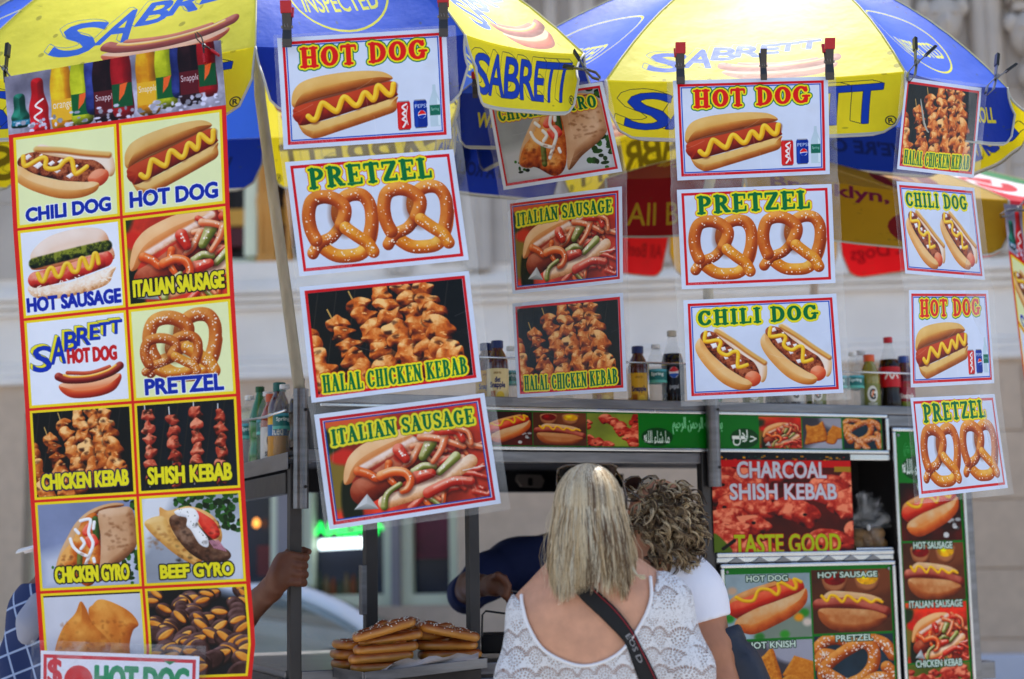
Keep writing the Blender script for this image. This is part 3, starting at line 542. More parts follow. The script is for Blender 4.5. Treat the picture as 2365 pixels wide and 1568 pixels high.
def art_meat(c, dst, bg=(70, 110, 40), n=34, seed=4):
    c.view((0, 0, 100, 70), dst); c.rect(-5, -5, 110, 80, bg, tex=(.4, 0)); rr = random.Random(seed)
    for i in range(n):
        x, y = rr.uniform(-4, 104), 10 + 62 * i / n; r = rr.uniform(9, 14); pts = [(x + r * rr.uniform(.7, 1.25) * math.cos(a * .7), y + r * .75 * rr.uniform(.7, 1.25) * math.sin(a * .7)) for a in range(9)]
        c.blob(pts, [(50, 6, 6), (140, 30, 24), (192, 74, 58), (240, 168, 140)], 6, (.95, 1), bias=rr.uniform(-.1, .1))
        if rr.random() < .5: c.ell(x + rr.uniform(-4, 4), y + rr.uniform(-3, 3), 1.6, 1.2, (34, 8, 8), soft=2)
    c.line([(4, 68), (-2, 74)], 1.5, (40, 24, 16))
# ---------------------------------------------------------------- the printed sheets
RED, BLU, YEL, GRN = (206, 28, 44), (40, 90, 190), (236, 226, 60), (14, 124, 72)
PAPER = (222, 229, 244)
def imprint(c, x, y, w, h): c.text('ASTORIA PRINTING 718-267-1201', x, y, x + w, y + h, [(0, (240, 200, 205))])
def sheet(kind, W=1220, H=790, px=500):
    c = CV(px, int(px * H / W), PAPER); k = px / 1220
    full = (0, 0, c.w, c.h)
    def V(): c.view((0, 0, 1220, 790), full)
    def fr(blue):
        V(); c.frame(34, 30, 1186, 760, 20, RED)
        if blue: c.frame(60, 55, 1160, 735, 8, BLU)
    def R(x0, y0, x1, y1): return (x0 * c.w / 1220, y0 * c.h / 790, x1 * c.w / 1220, y1 * c.h / 790)
    if kind == 'hotdog':
        fr(1); c.text('HOT DOG', 150, 78, 1080, 222, [(8, GRN), (5, YEL), (0, (214, 44, 24))], slab=1, rise=10)
        art_hotdog(c, R(60, 236, 860, 750)); art_can(c, *R(835, 500, 935, 712), 'red'); art_can(c, *R(955, 498, 1055, 704), 'blue'); art_can(c, *R(1066, 400, 1156, 704), 'bottle')
    elif kind == 'pretzel':
        fr(0); c.text('PRETZEL', 150, 60, 1050, 205, [(7.5, (214, 80, 40)), (6, YEL), (0, GRN)], slab=1, rise=14, arch=4)
        art_pretzel(c, R(75, 208, 615, 735)); art_pretzel(c, R(620, 196, 1160, 720))
    elif kind == 'chili':
        fr(1); c.text('CHILI DOG', 105, 88, 1070, 210, [(7, (200, 190, 40)), (6, YEL), (0, GRN)], slab=1, rise=10)
        art_chili(c, R(75, 232, 640, 735)); art_chili(c, R(590, 218, 1150, 715))
    elif kind == 'kebab':
        art_skewers(c, R(54, 50, 1166, 740)); fr(0)
        c.text('HALAL CHICKEN KEBAB', 90, 612, 1130, 738, [(7, (200, 60, 30)), (5.5, YEL), (0, GRN)], slab=1, arch=-8, rise=12)
    elif kind == 'italian':
        art_italian(c, R(60, 55, 1160, 735)); fr(1)
        c.text('ITALIAN SAUSAGE', 100, 118, 1120, 232, [(8, (170, 150, 30)), (6.5, YEL), (0, GRN)], slab=1, arch=10, rise=24)
    elif kind == 'gyro':
        art_gyro(c, R(54, 50, 1166, 740)); fr(0)
        c.text('CHICKEN GYRO', 90, 100, 1120, 215, [(7, (200, 60, 30)), (5.5, YEL), (0, GRN)], slab=1, arch=6)
    V(); imprint(c, 50, 744, 330, 13); c.grain(.05, 0); c.punch(1.28, 1.0 if kind in ('italian', 'gyro') else 1.15); V(); rr = random.Random(len(kind) * 7 + 1)
    for i in range(7):
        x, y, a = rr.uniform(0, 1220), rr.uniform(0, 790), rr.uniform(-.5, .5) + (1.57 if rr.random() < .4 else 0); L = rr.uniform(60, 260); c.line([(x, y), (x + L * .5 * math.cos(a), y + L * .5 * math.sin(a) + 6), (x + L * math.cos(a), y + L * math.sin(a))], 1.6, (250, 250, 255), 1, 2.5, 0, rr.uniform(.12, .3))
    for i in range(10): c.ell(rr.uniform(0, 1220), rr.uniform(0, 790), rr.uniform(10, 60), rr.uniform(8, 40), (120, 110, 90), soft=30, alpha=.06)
    return c
def menu_banner():
    c = CV(560, 1630); U = (0, 0, 500, 1455); S = c.w / 500
    def R(x0, y0, x1, y1): return (x0 * S, y0 * S, x1 * S, y1 * S)
    c.view(U); c.rect(0, 0, 500, 150, (176, 174, 192), tex=(.5, 1)); c.rect(0, 0, 500, 60, (110, 108, 128), soft=60, alpha=.7)
    for x, y, w, h, k, lab, t in ((10, 92, 40, 40, (20, 84, 70), (50, 140, 170), 'Spring'), (52, 60, 42, 92, (190, 20, 30), None, ''), (106, 40, 44, 110, (214, 150, 20), (232, 190, 60), 'orange'), (152, 36, 40, 105, (170, 180, 30), (30, 110, 60), ''), (186, 20, 30, 100, (40, 50, 110), None, ''), (204, 34, 46, 112, (44, 14, 20), (110, 30, 40), 'Snapple'), (246, 20, 40, 118, (160, 20, 30), (30, 100, 60), ''), (304, 30, 42, 110, (214, 150, 20), (232, 190, 60), 'Snapple'), (348, 30, 38, 100, (170, 180, 30), (30, 110, 60), ''), (384, 20, 26, 90, (40, 50, 110), None, ''), (402, 20, 42, 110, (44, 14, 20), (110, 30, 40), 'Snapple'), (446, 16, 34, 100, (170, 20, 30), (30, 100, 60), '')):
        if x > 100: y, h, x, w = y - 50, h + 50, x - 3, w + 6
        K = np.array(k, float); c.blob([(x + w * .22, y - 40), (x + w * .78, y - 40), (x + w * .84, y - 5), (x + w * 1.02, y + h * .3), (x + w, y + h * .6), (x + w * .98, y + h), (x + w * .02, y + h), (x, y + h * .6), (x - w * .02, y + h * .3), (x + w * .16, y - 5)], [K * .25, K * .7, K, np.minimum(K * 1.5 + 50, 255)], w * .45, (.35, 0, 2), soft=2.5)
        if lab: c.rect(x, y + h * .55, x + w, y + h * .88, lab, soft=2); c.fill([(x + w * .3, y + h * .8), (x + w * .4, y + h * .56), (x + w * .8, y + h * .54), (x + w * .6, y + h * .7)], (236, 120, 60), 0, 2) if not t else c.text(t, x + 3, y + h * .6, x + w - 3, y + h * .72, [(0, (240, 236, 240))])
    c.line([(84, 70), (66, 84), (80, 98), (62, 112), (78, 128)], 2.4, (245, 240, 240), 1)
    for i in range(90): c.ell(PR.uniform(0, 500), 122 + 30 * PR.random() - (10 if i % 3 else 0), PR.uniform(3, 9), PR.uniform(2, 7), np.array((196, 196, 214)) * PR.uniform(.75, 1.2), n=6, soft=3)
    c.view(U); c.rect(0, 147, 500, 1455, (222, 52, 46))
    PY, WH = (238, 244, 200), (238, 242, 252)
    cells = [(PY, 0), (PY, 0), (WH, 0), (None, 0), (WH, 0), (PY, 0)] + [(None, 0)] * 6
    for i in range(12):
        x0 = 10 + (i % 2) * 243; y0 = 155 + (i // 2) * 211; x1, y1 = x0 + 237, y0 + 205
        c.view(U); c.rect(x0, y0, x1, y1, (244, 222, 44)); q = (x0 + 6, y0 + 6, x1 - 6, y1 - 6); c.view(U); c.rect(*q, cells[i][0] or (60, 50, 40)); d = R(*q)
        d = tuple(int(round(v)) for v in d); sub = CV(d[2] - d[0], d[3] - d[1], cells[i][0] or (60, 50, 40)); w, h = sub.w, sub.h; f = lambda a, b, e, g: (a * w, b * h, e * w, g * h)
        T = lambda t, a, b, e, g, lay, **k: (sub.view((0, 0, 1, 1)), sub.text(t, a, b, e, g, lay, **k))
        bl = [(4.2, (255, 255, 255)), (2.3, (24, 62, 178))]; yb = [(5.4, (20, 20, 24)), (2.4, (236, 228, 50))]
        if i == 0: art_chili(sub, f(-.02, .02, .98, .82), -18); T('CHILI DOG', .07, .82, .93, .97, bl, rise=.02)
        elif i == 1: art_hotdog(sub, f(0, .03, 1, .84), -6); T('HOT DOG', .06, .78, .95, .95, bl)
        elif i == 2: art_relish(sub, f(.02, .02, .97, .84)); T('HOT SAUSAGE', .02, .80, .98, .96, [(2.2, (30, 56, 176))])
        elif i == 3: art_italian(sub, f(-.1, -.25, 1.35, 1.05)); T('ITALIAN SAUSAGE', .04, .73, .97, .92, yb)
        elif i == 4: brand_text(sub, f(.02, .03, .98, .62), straight=0); art_brand_dog(sub, f(.24, .56, .98, .96)); T('HOT DOG', .4, .37, .9, .53, [(2.2, (206, 36, 44))])
        elif i == 5:
            art_pretzel(sub, f(.1, .02, .92, .86), 300); sub.view((0, 0, 1, 1)); art_pretzel(sub, f(.06, .28, .72, .8), 260); T('PRETZEL', .1, .8, .9, .97, bl)
        elif i == 6: art_skewers(sub, f(0, 0, 1, 1)); T('CHICKEN KEBAB', .06, .74, .95, .92, [(5.2, (40, 30, 90)), (2.3, (236, 228, 50))])
        elif i == 7:
            art_skewers(sub, f(0, 0, 1, 1), 1, 4, (22, 30, 42)); T('SHISH KEBAB', .08, .74, .94, .93, yb)
        elif i == 8: art_gyro(sub, f(0, 0, 1, 1), ((150, 160, 190), (205, 210, 225))); T('CHICKEN GYRO', .14, .76, .9, .94, yb)
        elif i == 9: art_beef(sub, f(0, 0, 1, 1)); T('BEEF GYRO', .15, .8, .9, .95, yb)
        elif i == 10: art_turnover(sub, f(0, .02, 1, .98))
        else: art_chestnuts(sub, f(0, 0, 1, 1))
        c.paste(sub, d[0], d[1])
    c.grain(.04, 0); return c.punch(1.28, 1.06)
def price_sign():
    c = CV(520, 220, (228, 230, 244)); c.view((0, 0, 1150, 480)); c.frame(20, 24, 1125, 480, 24, (205, 40, 56))
    c.text('$', 55, 50, 150, 250, [(3, (205, 40, 56))]); c.ell(275, 195, 105, 105, (205, 36, 44)); c.text('HOT DOG', 400, 92, 1070, 260, [(5, (26, 140, 90))])
    c.fill([(890, 40), (980, 40), (935, 66)], (40, 130, 80)); c.grain(.05, 0); return c
ARB = {'halal': '\uFEDD\uFEFC\uFEA3', 'masha': '\uFEEA\uFEE0\uFEDF\uFE8D \uFE80\uFE8E\uFEB7 \uFE8E\uFEE3', 'bism': '\uFEE2\uFEF4\uFEA3\uFEAE\uFEDF\uFE8D \uFEE6\uFEE4\uFEA3\uFEAE\uFEDF\uFE8D \uFEEA\uFEE0\uFEDF\uFE8D \uFEE2\uFEB4\uFE91'}
SG = (10, 132, 48)
def green_strip():
    c = CV(1300, 130, SG); c.view((1060, 0, 2035, 88)); X = lambda a, b: ((a - 1060) / 975 * c.w, 4, (b - 1060) / 975 * c.w, 126)
    art_meat(c, X(1062, 1120), (60, 40, 30), 18, 9); art_dog2(c, X(1115, 1213), 1); art_dog3(c, X(1215, 1330)); art_meat(c, X(1332, 1446), (150, 160, 80), 30, 2)
    c.view((1060, 0, 2035, 88)); c.ell(1488, 60, 36, 24, (4, 86, 36)); c.text(ARB['masha'], 1460, 44, 1516, 78, [(.3, (245, 248, 245))])
    c.text(ARB['bism'], 1524, 8, 1640, 52, [(.9, (180, 228, 194)), (-.8, SG)]); c.ell(1692, 60, 34, 26, (4, 86, 36)); c.text(ARB['halal'], 1664, 38, 1721, 80, [(.3, (240, 244, 240))])
    art_italian(c, X(1728, 1831)); art_knish(c, X(1834, 1932)); art_pile(c, X(1936, 2032)); c.grain(.06, 0); return c.punch(1.4, 1.2)
def charcoal_sign():
    c = CV(700, 490, (150, 40, 30)); art_meat(c, (0, 40, 700, 490), (96, 26, 18), 46, 12); c.view((0, 0, 325, 222)); c.fill([(0, 180), (26, 200), (40, 222), (0, 222)], (110, 130, 40), 1, 5); c.line([(46, 196), (20, 214)], 4, (30, 16, 12)); c.view((0, 0, 325, 222))
    c.rect(0, 0, 325, 16, (30, 32, 40), tex=(1.6, 2)); 
    for i in range(60): c.rect(PR.uniform(0, 320), PR.uniform(2, 14), PR.uniform(0, 320), 0, (0, 0, 0), alpha=0)
    for i in range(40):
        x, y = PR.uniform(0, 322), PR.uniform(5, 14); c.rect(x, y, x + PR.uniform(2, 8), y + PR.uniform(1, 4), PR.choice([(220, 170, 30), (200, 60, 50), (60, 100, 90), (200, 150, 30)]))
    c.rect(0, 16, 325, 32, (200, 26, 30)); c.rect(285, 30, 325, 42, (180, 150, 50))
    for t, a, b, d, e, k in (('CHARCOAL', 58, 20, 265, 56, (214, 216, 224)), ('SHISH KEBAB', 40, 70, 288, 105, (214, 216, 224)), ('TASTE GOOD', 46, 184, 292, 226, (190, 200, 40))): c.text(t, a, b, d, e, [(6.5, (180, 26, 28)), (3, k)])
    c.grain(.06, 0); return c.punch(1.4, 1.2)
def panel_menu():
    c = CV(700, 620, SG); c.view((1665, 1296, 2060, 1650)); w = [(4.5, (10, 70, 36)), (1.0, (226, 236, 228))]
    X = lambda a, b, d, e: ((a - 1665) / 395 * c.w, (b - 1296) / 354 * c.h, (d - 1665) / 395 * c.w, (e - 1296) / 354 * c.h)
    art_dog2(c, X(1668, 1312, 1862, 1474)); art_dog3(c, X(1866, 1306, 2056, 1468)); art_knish(c, X(1668, 1480, 1862, 1650)); art_pile(c, X(1866, 1474, 2056, 1650))
    c.view((1665, 1296, 2060, 1650)); c.text('HOT DOG', 1716, 1316, 1810, 1331, w); c.text('HOT SAUSAGE', 1882, 1312, 2024, 1326, w); c.text('HOT KNISH', 1712, 1482, 1822, 1498, w); c.text('PRETZEL', 1918, 1474, 2006, 1489, w); c.grain(.06, 0); return c.punch(1.4, 1.2)
def panel_tall():
    c = CV(330, 1150, SG); c.view((0, 0, 180, 640)); w = [(4.5, (10, 70, 36)), (1.0, (226, 236, 228))]; k = c.w / 180
    f = lambda a, b, d, e: (a * k, b * k, d * k, e * k)
    c.text(ARB['bism'], 24, 12, 150, 58, [(2.6, (150, 210, 165)), (1.4, SG)]); c.ell(62, 88, 48, 30, (4, 86, 36)); c.text(ARB['masha'], 18, 66, 104, 106, [(.3, (245, 248, 245))])
    art_dog2(c, f(5, 122, 175, 258), 1); art_dog3(c, f(5, 263, 175, 398)); art_italian(c, f(5, 402, 175, 540)); art_meat(c, f(5, 544, 175, 640), (120, 130, 40), 40, 6)
    c.view((0, 0, 180, 640))
    for t, y in (('HOT DOG', 124), ('HOT SAUSAGE', 266), ('ITALIAN SAUSAGE', 406), ('CHICKEN KEBAB', 546)): q = 4.9 * len(t); c.text(t, 90 - q, y, 90 + q, y + 16, w)
    c.grain(.06, 0); return c.punch(1.4, 1.2)
UY, UB = (246, 234, 76), (52, 98, 218)
def dirt(c, n=26):
    c.grain(.1, 0)
    for i in range(n): c.view((0, 0, 1, 1)); c.ell(PR.random(), PR.random(), PR.uniform(.002, .012), PR.uniform(.002, .02), (90, 84, 40), n=7, soft=2, alpha=.35)
def canopy_art(kind, pale=.2, big=0):
    c = CV(700, 420, UY if kind == 'y' else UB)
    if kind == 'y': brand_text(c, (190, 170, 690, 372) if big else (85, 262, 510, 388), (48, 104, 215), UY, (60, 110, 215)); art_brand_dog(c, (310, 322, 640, 412) if big else (250, 338, 565, 415), pale)
    else:
        c.view((0, 0, 1, 1)); A = np.linspace(0, 2 * math.pi, 40); E = np.stack([.5 + .26 * np.cos(A), .55 + .34 * np.sin(A)], 1); c.line(E, .006, (232, 226, 70)); E = np.stack([.5 + .22 * np.cos(A), .5 + .3 * np.sin(A)], 1)
        c.text('INSPECTED', .31, .58, .69, .74, [(1.2, (226, 224, 90))])
    dirt(c, 40); return c
def valance_art(kind, far=0):
    c = CV(640, 150, (238, 220, 30) if kind == 'y' else (16, 46, 150))
    if kind == 'y':
        brand_text(c, (28, 10, 580, 132), (18, 62, 180) if not far else (120, 104, 14), (238, 220, 30), (16, 30, 60) if not far else (90, 78, 12), straight=1); c.view((0, 0, 640, 150)); A = np.linspace(0, 2 * math.pi, 20); c.line(np.stack([604 + 11 * np.cos(A), 118 + 11 * np.sin(A)], 1), 1.2, (40, 44, 40)); c.text('R', 599, 112, 609, 124, [(.5, (40, 44, 40))])
    else: c.view((0, 0, 640, 150)); c.text("WE'RE ON A ROLL", 90, 52, 550, 92, [(2, (214, 196, 40) if not far else (12, 30, 96))])
    dirt(c, 14); c.view((0, 0, 640, 150)); c.rect(0, 143, 640, 150, (186, 186, 180)); return c
def rival_art(kind):
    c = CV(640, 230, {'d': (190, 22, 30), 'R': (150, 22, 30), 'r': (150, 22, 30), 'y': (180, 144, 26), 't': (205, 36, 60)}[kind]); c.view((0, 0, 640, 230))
    if kind == 'r': c.text('All Beef Hot Dogs', 40, 80, 600, 165, [(1.5, (205, 176, 40))])
    elif kind == 'd': c.text('All Beef Hot Dogs', 40, 80, 600, 165, [(1.5, (124, 12, 22))])
    elif kind == 'R': c.text('All Beef Hot', 105, 95, 690, 185, [(1, (190, 160, 40))])
    elif kind == 'y':
        c.text('Brooklyn, NY', 60, 6, 470, 66, [(2, (110, 24, 70))]); c.ell(420, 150, 86, 72, (120, 20, 30)); c.text('N', 380, 108, 460, 192, [(3, (170, 120, 40))])
    else:
        c.ell(330, 130, 210, 74, (236, 228, 236)); c.ell(300, 130, 150, 46, (205, 36, 60)); c.line([(180, 130), (260, 108), (330, 140), (420, 120), (480, 138)], 9, (240, 232, 236), 1); c.fill([(470, 60), (560, 40), (610, 110), (520, 150)], (40, 130, 80), 1)
    dirt(c, 60); return c
# ---------------------------------------------------------------- ground, facade
g = MB(); g.wb(-60, 60, -30, 9.3, -.3, 0); g.build('sidewalk', mat('concrete', (168, 163, 156), .85, 0, .3, 14, .15), kind='structure')
g = MB(); g.wb(-60, 60, -90, 60, -.5, -.31); g.build('ground', mat('asphalt', (70, 70, 72), .9, 0, .3, 30, .2), kind='structure')
FY = 9.6; FS = -math.tan(math.radians(5))
EF = np.array([math.cos(math.atan(FS)), math.sin(math.atan(FS)), 0]); NF = np.array([EF[1], -EF[0], 0]); O_F = np.array([0, FY, 0.])
def fx(u, v, n=0.0):
    d = ray(u, v); o = np.array([0, 0, CAMZ]); k = ((O_F + NF * n - o) @ NF) / (d @ NF); q = o + d * k - O_F; return q @ EF, q[2]
def fb(m, x0, x1, n0, n1, z0, z1): return m.box(O_F + EF * x0 + NF * n0 + EZ * z0, EF * (x1 - x0), NF * (n1 - n0), EZ * (z1 - z0))
UPST = mat('upper_stone', (198, 188, 178), .85, 0, .15, 12, .14); LIME = mat('limestone', (242, 234, 225), .85, 0, .12, 18, .07); GRAN = mat('granite', (208, 184, 160), .8, 0, .15, 60, .10)
fac = thing('stone_building', 'pale stone church-like building front with carved heads and string courses behind the carts', 'building', O_F + EF * 0)
zs = lambda u, v, n=0: fx(u, v, n)[1]
Z_GR = (zs(600, 889) + zs(2290, 822)) / 2; Z_M1 = (zs(600, 726) + zs(2290, 655)) / 2
# upper stone with the window bay left open
def wall(m, x0, x1, z0, z1, hx0, hx1, hz0, hz1, n0, n1):
    fb(m, x0, hx0, n0, n1, z0, z1); fb(m, hx1, x1, n0, n1, z0, z1); fb(m, hx0, hx1, n0, n1, z0, hz0); fb(m, hx0, hx1, n0, n1, hz1, z1)
UX0, UX1, UZ0, UZ1 = fx(380, 600)[0], fx(690, 600)[0], zs(560, 606), zs(560, 300)
m = MB(); wall(m, -14, 14, Z_GR, 7.5, UX0, UX1, UZ0, UZ1, -.5, 0); m.build('wall', LIME, fac)
X3 = [fx(u, 1300)[0] for u in (120, 560, 614 + 27, 690, 904, 922, 1058)]
LZ0, LZ1 = zs(900, 1400), zs(900, 935)
m = MB(); x0, x1 = fx(60, 1300)[0], fx(1060, 1300)[0]; wall(m, -14, 14, .0, Z_GR, x0, x1, LZ0, LZ1, -.5, .06); m.build('granite_base', GRAN, fac)
# granite joints as thin recessed courses set proud strips
m = MB()
rr = random.Random(4)
zc = .0
rows = np.linspace(0.15, Z_GR - .02, 7)
for i in range(6):
    xs = np.arange(-14 + (i % 2) * .55, 14, 1.1)
    for x in xs:
        if x + 1.09 > x0 - .02 and x < x1 + .02 and rows[i + 1] > LZ0 - .1 and rows[i] < LZ1 + .1: continue
        fb(m, x, x + 1.092, .06, .075, rows[i], rows[i + 1] - .009)
m.build('granite_block', GRAN, fac, bevel=.004)
m = MB()
for i, (z, h, n) in enumerate(((Z_GR, .06, .10), (Z_GR + .06, .05, .07), (Z_GR + .11, .04, .035))): fb(m, -14, 14, 0, n, z, z + h - .002)
z2 = Z_M1
for h, n in ((.0, .05), (.045, .085), (.09, .12), (.13, .07)): fb(m, -14, 14, 0, n, z2 + h, z2 + h + .043)
m.build('string_course', LIME, fac, bevel=.012)
# plinth ledge seen at the lower right
m = MB(); zp = zs(2320, 1508); fb(m, fx(1700, 1500)[0], 14, .0601, .16, .0, zp); m.build('plinth', mat('pale_plinth', (205, 208, 222), .7, 0, .1, 20, .06), fac, bevel=.01)
# upper ashlar joints
m = MB(); zz = Z_M1 + .25; k = 0
while zz < 6.6:
    for x in np.arange(-8 + .5 * (k % 2), 8, 1.25):
        if x + 1.25 > UX0 and x < UX1 and zz < UZ1 + .05 and zz + .5 > UZ0: continue
        fb(m, x, x + 1.243, 0, .014, zz, zz + .493)
    zz += .5; k += 1
m.build('stone_block', UPST, fac, bevel=.004)
# carved corbels with shafts
def corbel(u, v, big=1.0):
    cx, cz = fx(u, v); s = big
    m = MB()
    for i, (w, d, h0, h1) in enumerate(((.16, .2, .34, .42), (.13, .17, .26, .34), (.10, .14, .2, .26))): fb(m, cx - w * s, cx + w * s, .014, d * s, cz + h0 * s, cz + h1 * s - .002)
    for dx in (-.3, -.22, .22): m.tube([O_F + EF * (cx + dx) + NF * .05 + EZ * (Z_M1 + .2), O_F + EF * (cx + dx) + NF * .05 + EZ * (cz + 2.6)], .05, 10)
    c = m.build('corbel', UPST, fac, smooth=0, bevel=.012)
    def E(p, r, ring=10, seg=14):
        V = []; 
        for i in range(ring + 1):
            th = math.pi * i / ring
            for j in range(seg): A = 2 * math.pi * j / seg; V.append(O_F + EF * (cx + p[0] * s + r[0] * s * math.sin(th) * math.cos(A)) + NF * (p[1] * s + r[1] * s * math.sin(th) * math.sin(A)) + EZ * (cz + p[2] * s + r[2] * s * math.cos(th)))
        h.add(V, [(i * seg + j, i * seg + (j + 1) % seg, (i + 1) * seg + (j + 1) % seg, (i + 1) * seg + j) for i in range(ring) for j in range(seg)])
    h = MB()
    E((0, .08, .06), (.12, .12, .15)); E((0, .17, -.02), (.065, .09, .08)); E((0, .24, .0), (.03, .04, .05)); E((-.11, .1, .13), (.05, .05, .06)); E((.11, .1, .13), (.05, .05, .06)); E((-.055, .17, .08), (.035, .035, .022)); E((.055, .17, .08), (.035, .035, .022)); E((0, .16, -.13), (.07, .08, .035)); E((0, .1, -.2), (.09, .1, .09)); E((0, .08, -.3), (.05, .06, .06))
    h.build('carved_head', UPST, c, smooth=1)
for u, v in ((2172, 78), (2372, 110), (1190, -70), (1440, -55), (60, -160), (1010, -130)): corbel(u, v)
for u in (2262, 2300, 1500, 1540): 
    m = MB(); x = fx(u, 200)[0]; m.tube([O_F + EF * x + NF * .04 + EZ * (Z_M1 + .25), O_F + EF * x + NF * .04 + EZ * 7.3], .055, 10); m.build('shaft', UPST, fac, smooth=1)
# dark traceried window top between the umbrellas
x0w, x1w = fx(1850, 20)[0], fx(2010, 20)[0]; zb = zs(1900, 60)
m = MB(); fb(m, x0w, x1w, .0145, .02, zb, zb + 1.4); w = m.build('tracery_window', mat('window_glass_dark', (40, 50, 70), .15), fac)
m = MB()
for i in range(5):
    x = x0w + (x1w - x0w) * (i + .5) / 5; m.tube([O_F + EF * (x - .06) + NF * .05 + EZ * zb, O_F + EF * (x + .06) + NF * .05 + EZ * (zb + .3), O_F + EF * (x - .06) + NF * .05 + EZ * (zb + .6)], .016, 6)
m.build('tracery', mat('tracery_stone', (170, 140, 104), .7), w)
# upper bay: cream frame, gold balusters, maroon and yellow boards
CREAM = mat('cream_frame', (226, 232, 204), .5); MAROON = mat('maroon_board', (92, 30, 40), .5); GOLD = mat('gold_paint', (214, 150, 70), .4, .2); YELB = mat('amber_board', (230, 170, 70), .5)
m = MB(); fb(m, UX0, UX1, -.42, -.4, UZ0, UZ1); up = m.build('entrance_bay', mat('bay_dark', (40, 34, 40), .5), fac)
xb = lambda u: fx(u, 500)[0]
m = MB(); fb(m, UX0, UX1, -.39, -.3, zs(600, 545), zs(600, 500)); m.build('maroon_board', MAROON, up)
m = MB(); fb(m, UX0, UX1, -.39, -.28, zs(600, 497), zs(600, 458)); m.build('amber_board', YELB, up)
m = MB(); fb(m, UX0, UX1, -.39, -.2, UZ0, zs(600, 582)); fb(m, xb(553), xb(582), -.27, -.12, zs(600, 581), UZ1); fb(m, xb(440), xb(470), -.27, -.12, zs(600, 581), UZ1); m.build('frame', CREAM, up)
m = MB()
for u in (594, 609, 622, 660):
    x = xb(u); pr = [(.03, 0), (.035, .05), (.02, .08), (.022, .3), (.035, .42), (.022, .5), (.022, .8), (.03, 1.3)]
    m.lathe(O_F + EF * x - NF * .1 + EZ * zs(600, 606), pr, 10)
m.build('baluster', GOLD, up, smooth=1)
# pub windows at street level
GLASSD = mat('pub_glass', (40, 46, 66), .12, 0, 0, 8, .5)
for i, (a, b) in enumerate(((x0, X3[2]), (X3[3], X3[4]), (X3[5], X3[6]))):
    fw = fx(1000, 1300)[0] - fx(976, 1300)[0]
    m = MB(); fb(m, a, a + fw, -.25, -.08, LZ0, LZ1); fb(m, b - fw, b, -.25, -.08, LZ0, LZ1); fb(m, a + fw, b - fw, -.25, -.08, LZ0, LZ0 + fw * 1.05); fb(m, a + fw, b - fw, -.25, -.08, LZ1 - fw, LZ1)
    w = m.build('window', CREAM, fac, bevel=.004); m = MB(); fb(m, a + fw, b - fw, -.23, -.22, LZ0 + fw * 1.05, LZ1 - fw); p = m.build('pane', GLASSD, w)
    if i: 
        m = MB(); fb(m, X3[2] if i == 1 else X3[4], X3[3] if i == 1 else X3[5], -.3, .02, LZ0, LZ1); m.build('mullion_pier', mat('grey_pier', (140, 134, 138), .7, 0, .1, 20, .1), fac)
m = MB(); fb(m, x0, x1, -.3, -.02, LZ0 - .12, LZ0 - .002); m.build('window_sill', mat('sill_stone', (176, 166, 156), .8), fac)
# neon sign in the middle pub window, lit bulbs and posters inside
def letters(txt, P0, ex, h, m_, name, depth=.01, parent=None, off=.0):
    c = bpy.data.curves.new(name, 'FONT'); c.body = txt; c.resolution_u = 3; c.offset = off; c.extrude = 0
    o = bpy.data.objects.new(name, c); COL.objects.link(o); bpy.context.view_layer.update(); me = o.to_mesh()
    V = np.array([v.co for v in me.vertices]); Fc = [tuple(p.vertices) for p in me.polygons]; o.to_mesh_clear(); bpy.data.objects.remove(o)
    V = (V - V.min(0)) / (V[:, 1].max() - V[:, 1].min()) * h; ex = np.asarray(ex); nrm = np.cross(ex, EZ); b = MB(); b.add([P0 + ex * p[0] + EZ * p[1] + nrm * depth for p in V], Fc); return b.build(name, m_, parent)
sgn = thing('neon_sign', 'green neon sign over a white light tube glowing in the pub window', 'neon sign', O_F + EF * fx(760, 1240)[0] - NF * .2 + EZ * zs(760, 1250))
ha = zs(700, 1205) - zs(700, 1248)
letters('JAMESON', O_F + EF * fx(697, 1240)[0] - NF * .205 + EZ * zs(760, 1246), EF, ha * 1.0, emit_mat('neon_green', (.02, 1, .12), 1.0), 'neon_letters', .02, sgn, .02)
for o in sgn.children:
    pass
m = MB(); m.tube([O_F + EF * fx(724, 1256)[0] - NF * .18 + EZ * zs(724, 1258), O_F + EF * fx(838, 1256)[0] - NF * .18 + EZ * zs(838, 1252)], .032, 8); m.build('light_tube', emit_mat('tube_white', (.8, .95, 1), 1.8), sgn)
m = MB(); m.lathe(O_F + EF * fx(581, 1208)[0] - NF * .12 + EZ * zs(581, 1218), [(.004, 0), (.02, .014), (.022, .03), (.014, .05), (.006, .058)], 10); tag(m.build('window_lamp', emit_mat('amber_bulb', (1, .35, .06), 1.4), smooth=1), 'small amber lamp glowing in the left pub window', 'lamp')
m = MB(); a = O_F - NF * .2
fb(m, fx(948, 1200)[0], fx(1026, 1200)[0], -.215, -.205, zs(990, 1290), zs(990, 1175)); tag(m.build('window_poster', mat('poster_red', (120, 36, 66), .4, 0, 0, 12, .9)), 'blurred red and purple poster hanging in the right pub window', 'poster')
m = MB(); fb(m, fx(575, 1300)[0], fx(612, 1300)[0], -.215, -.205, zs(590, 1330), zs(590, 1260)); tag(m.build('window_poster', mat('poster_brown', (120, 30, 34), .4, 0, 0, 12, .7)), 'blurred dark red poster in the left pub window', 'poster')
rr = random.Random(6)
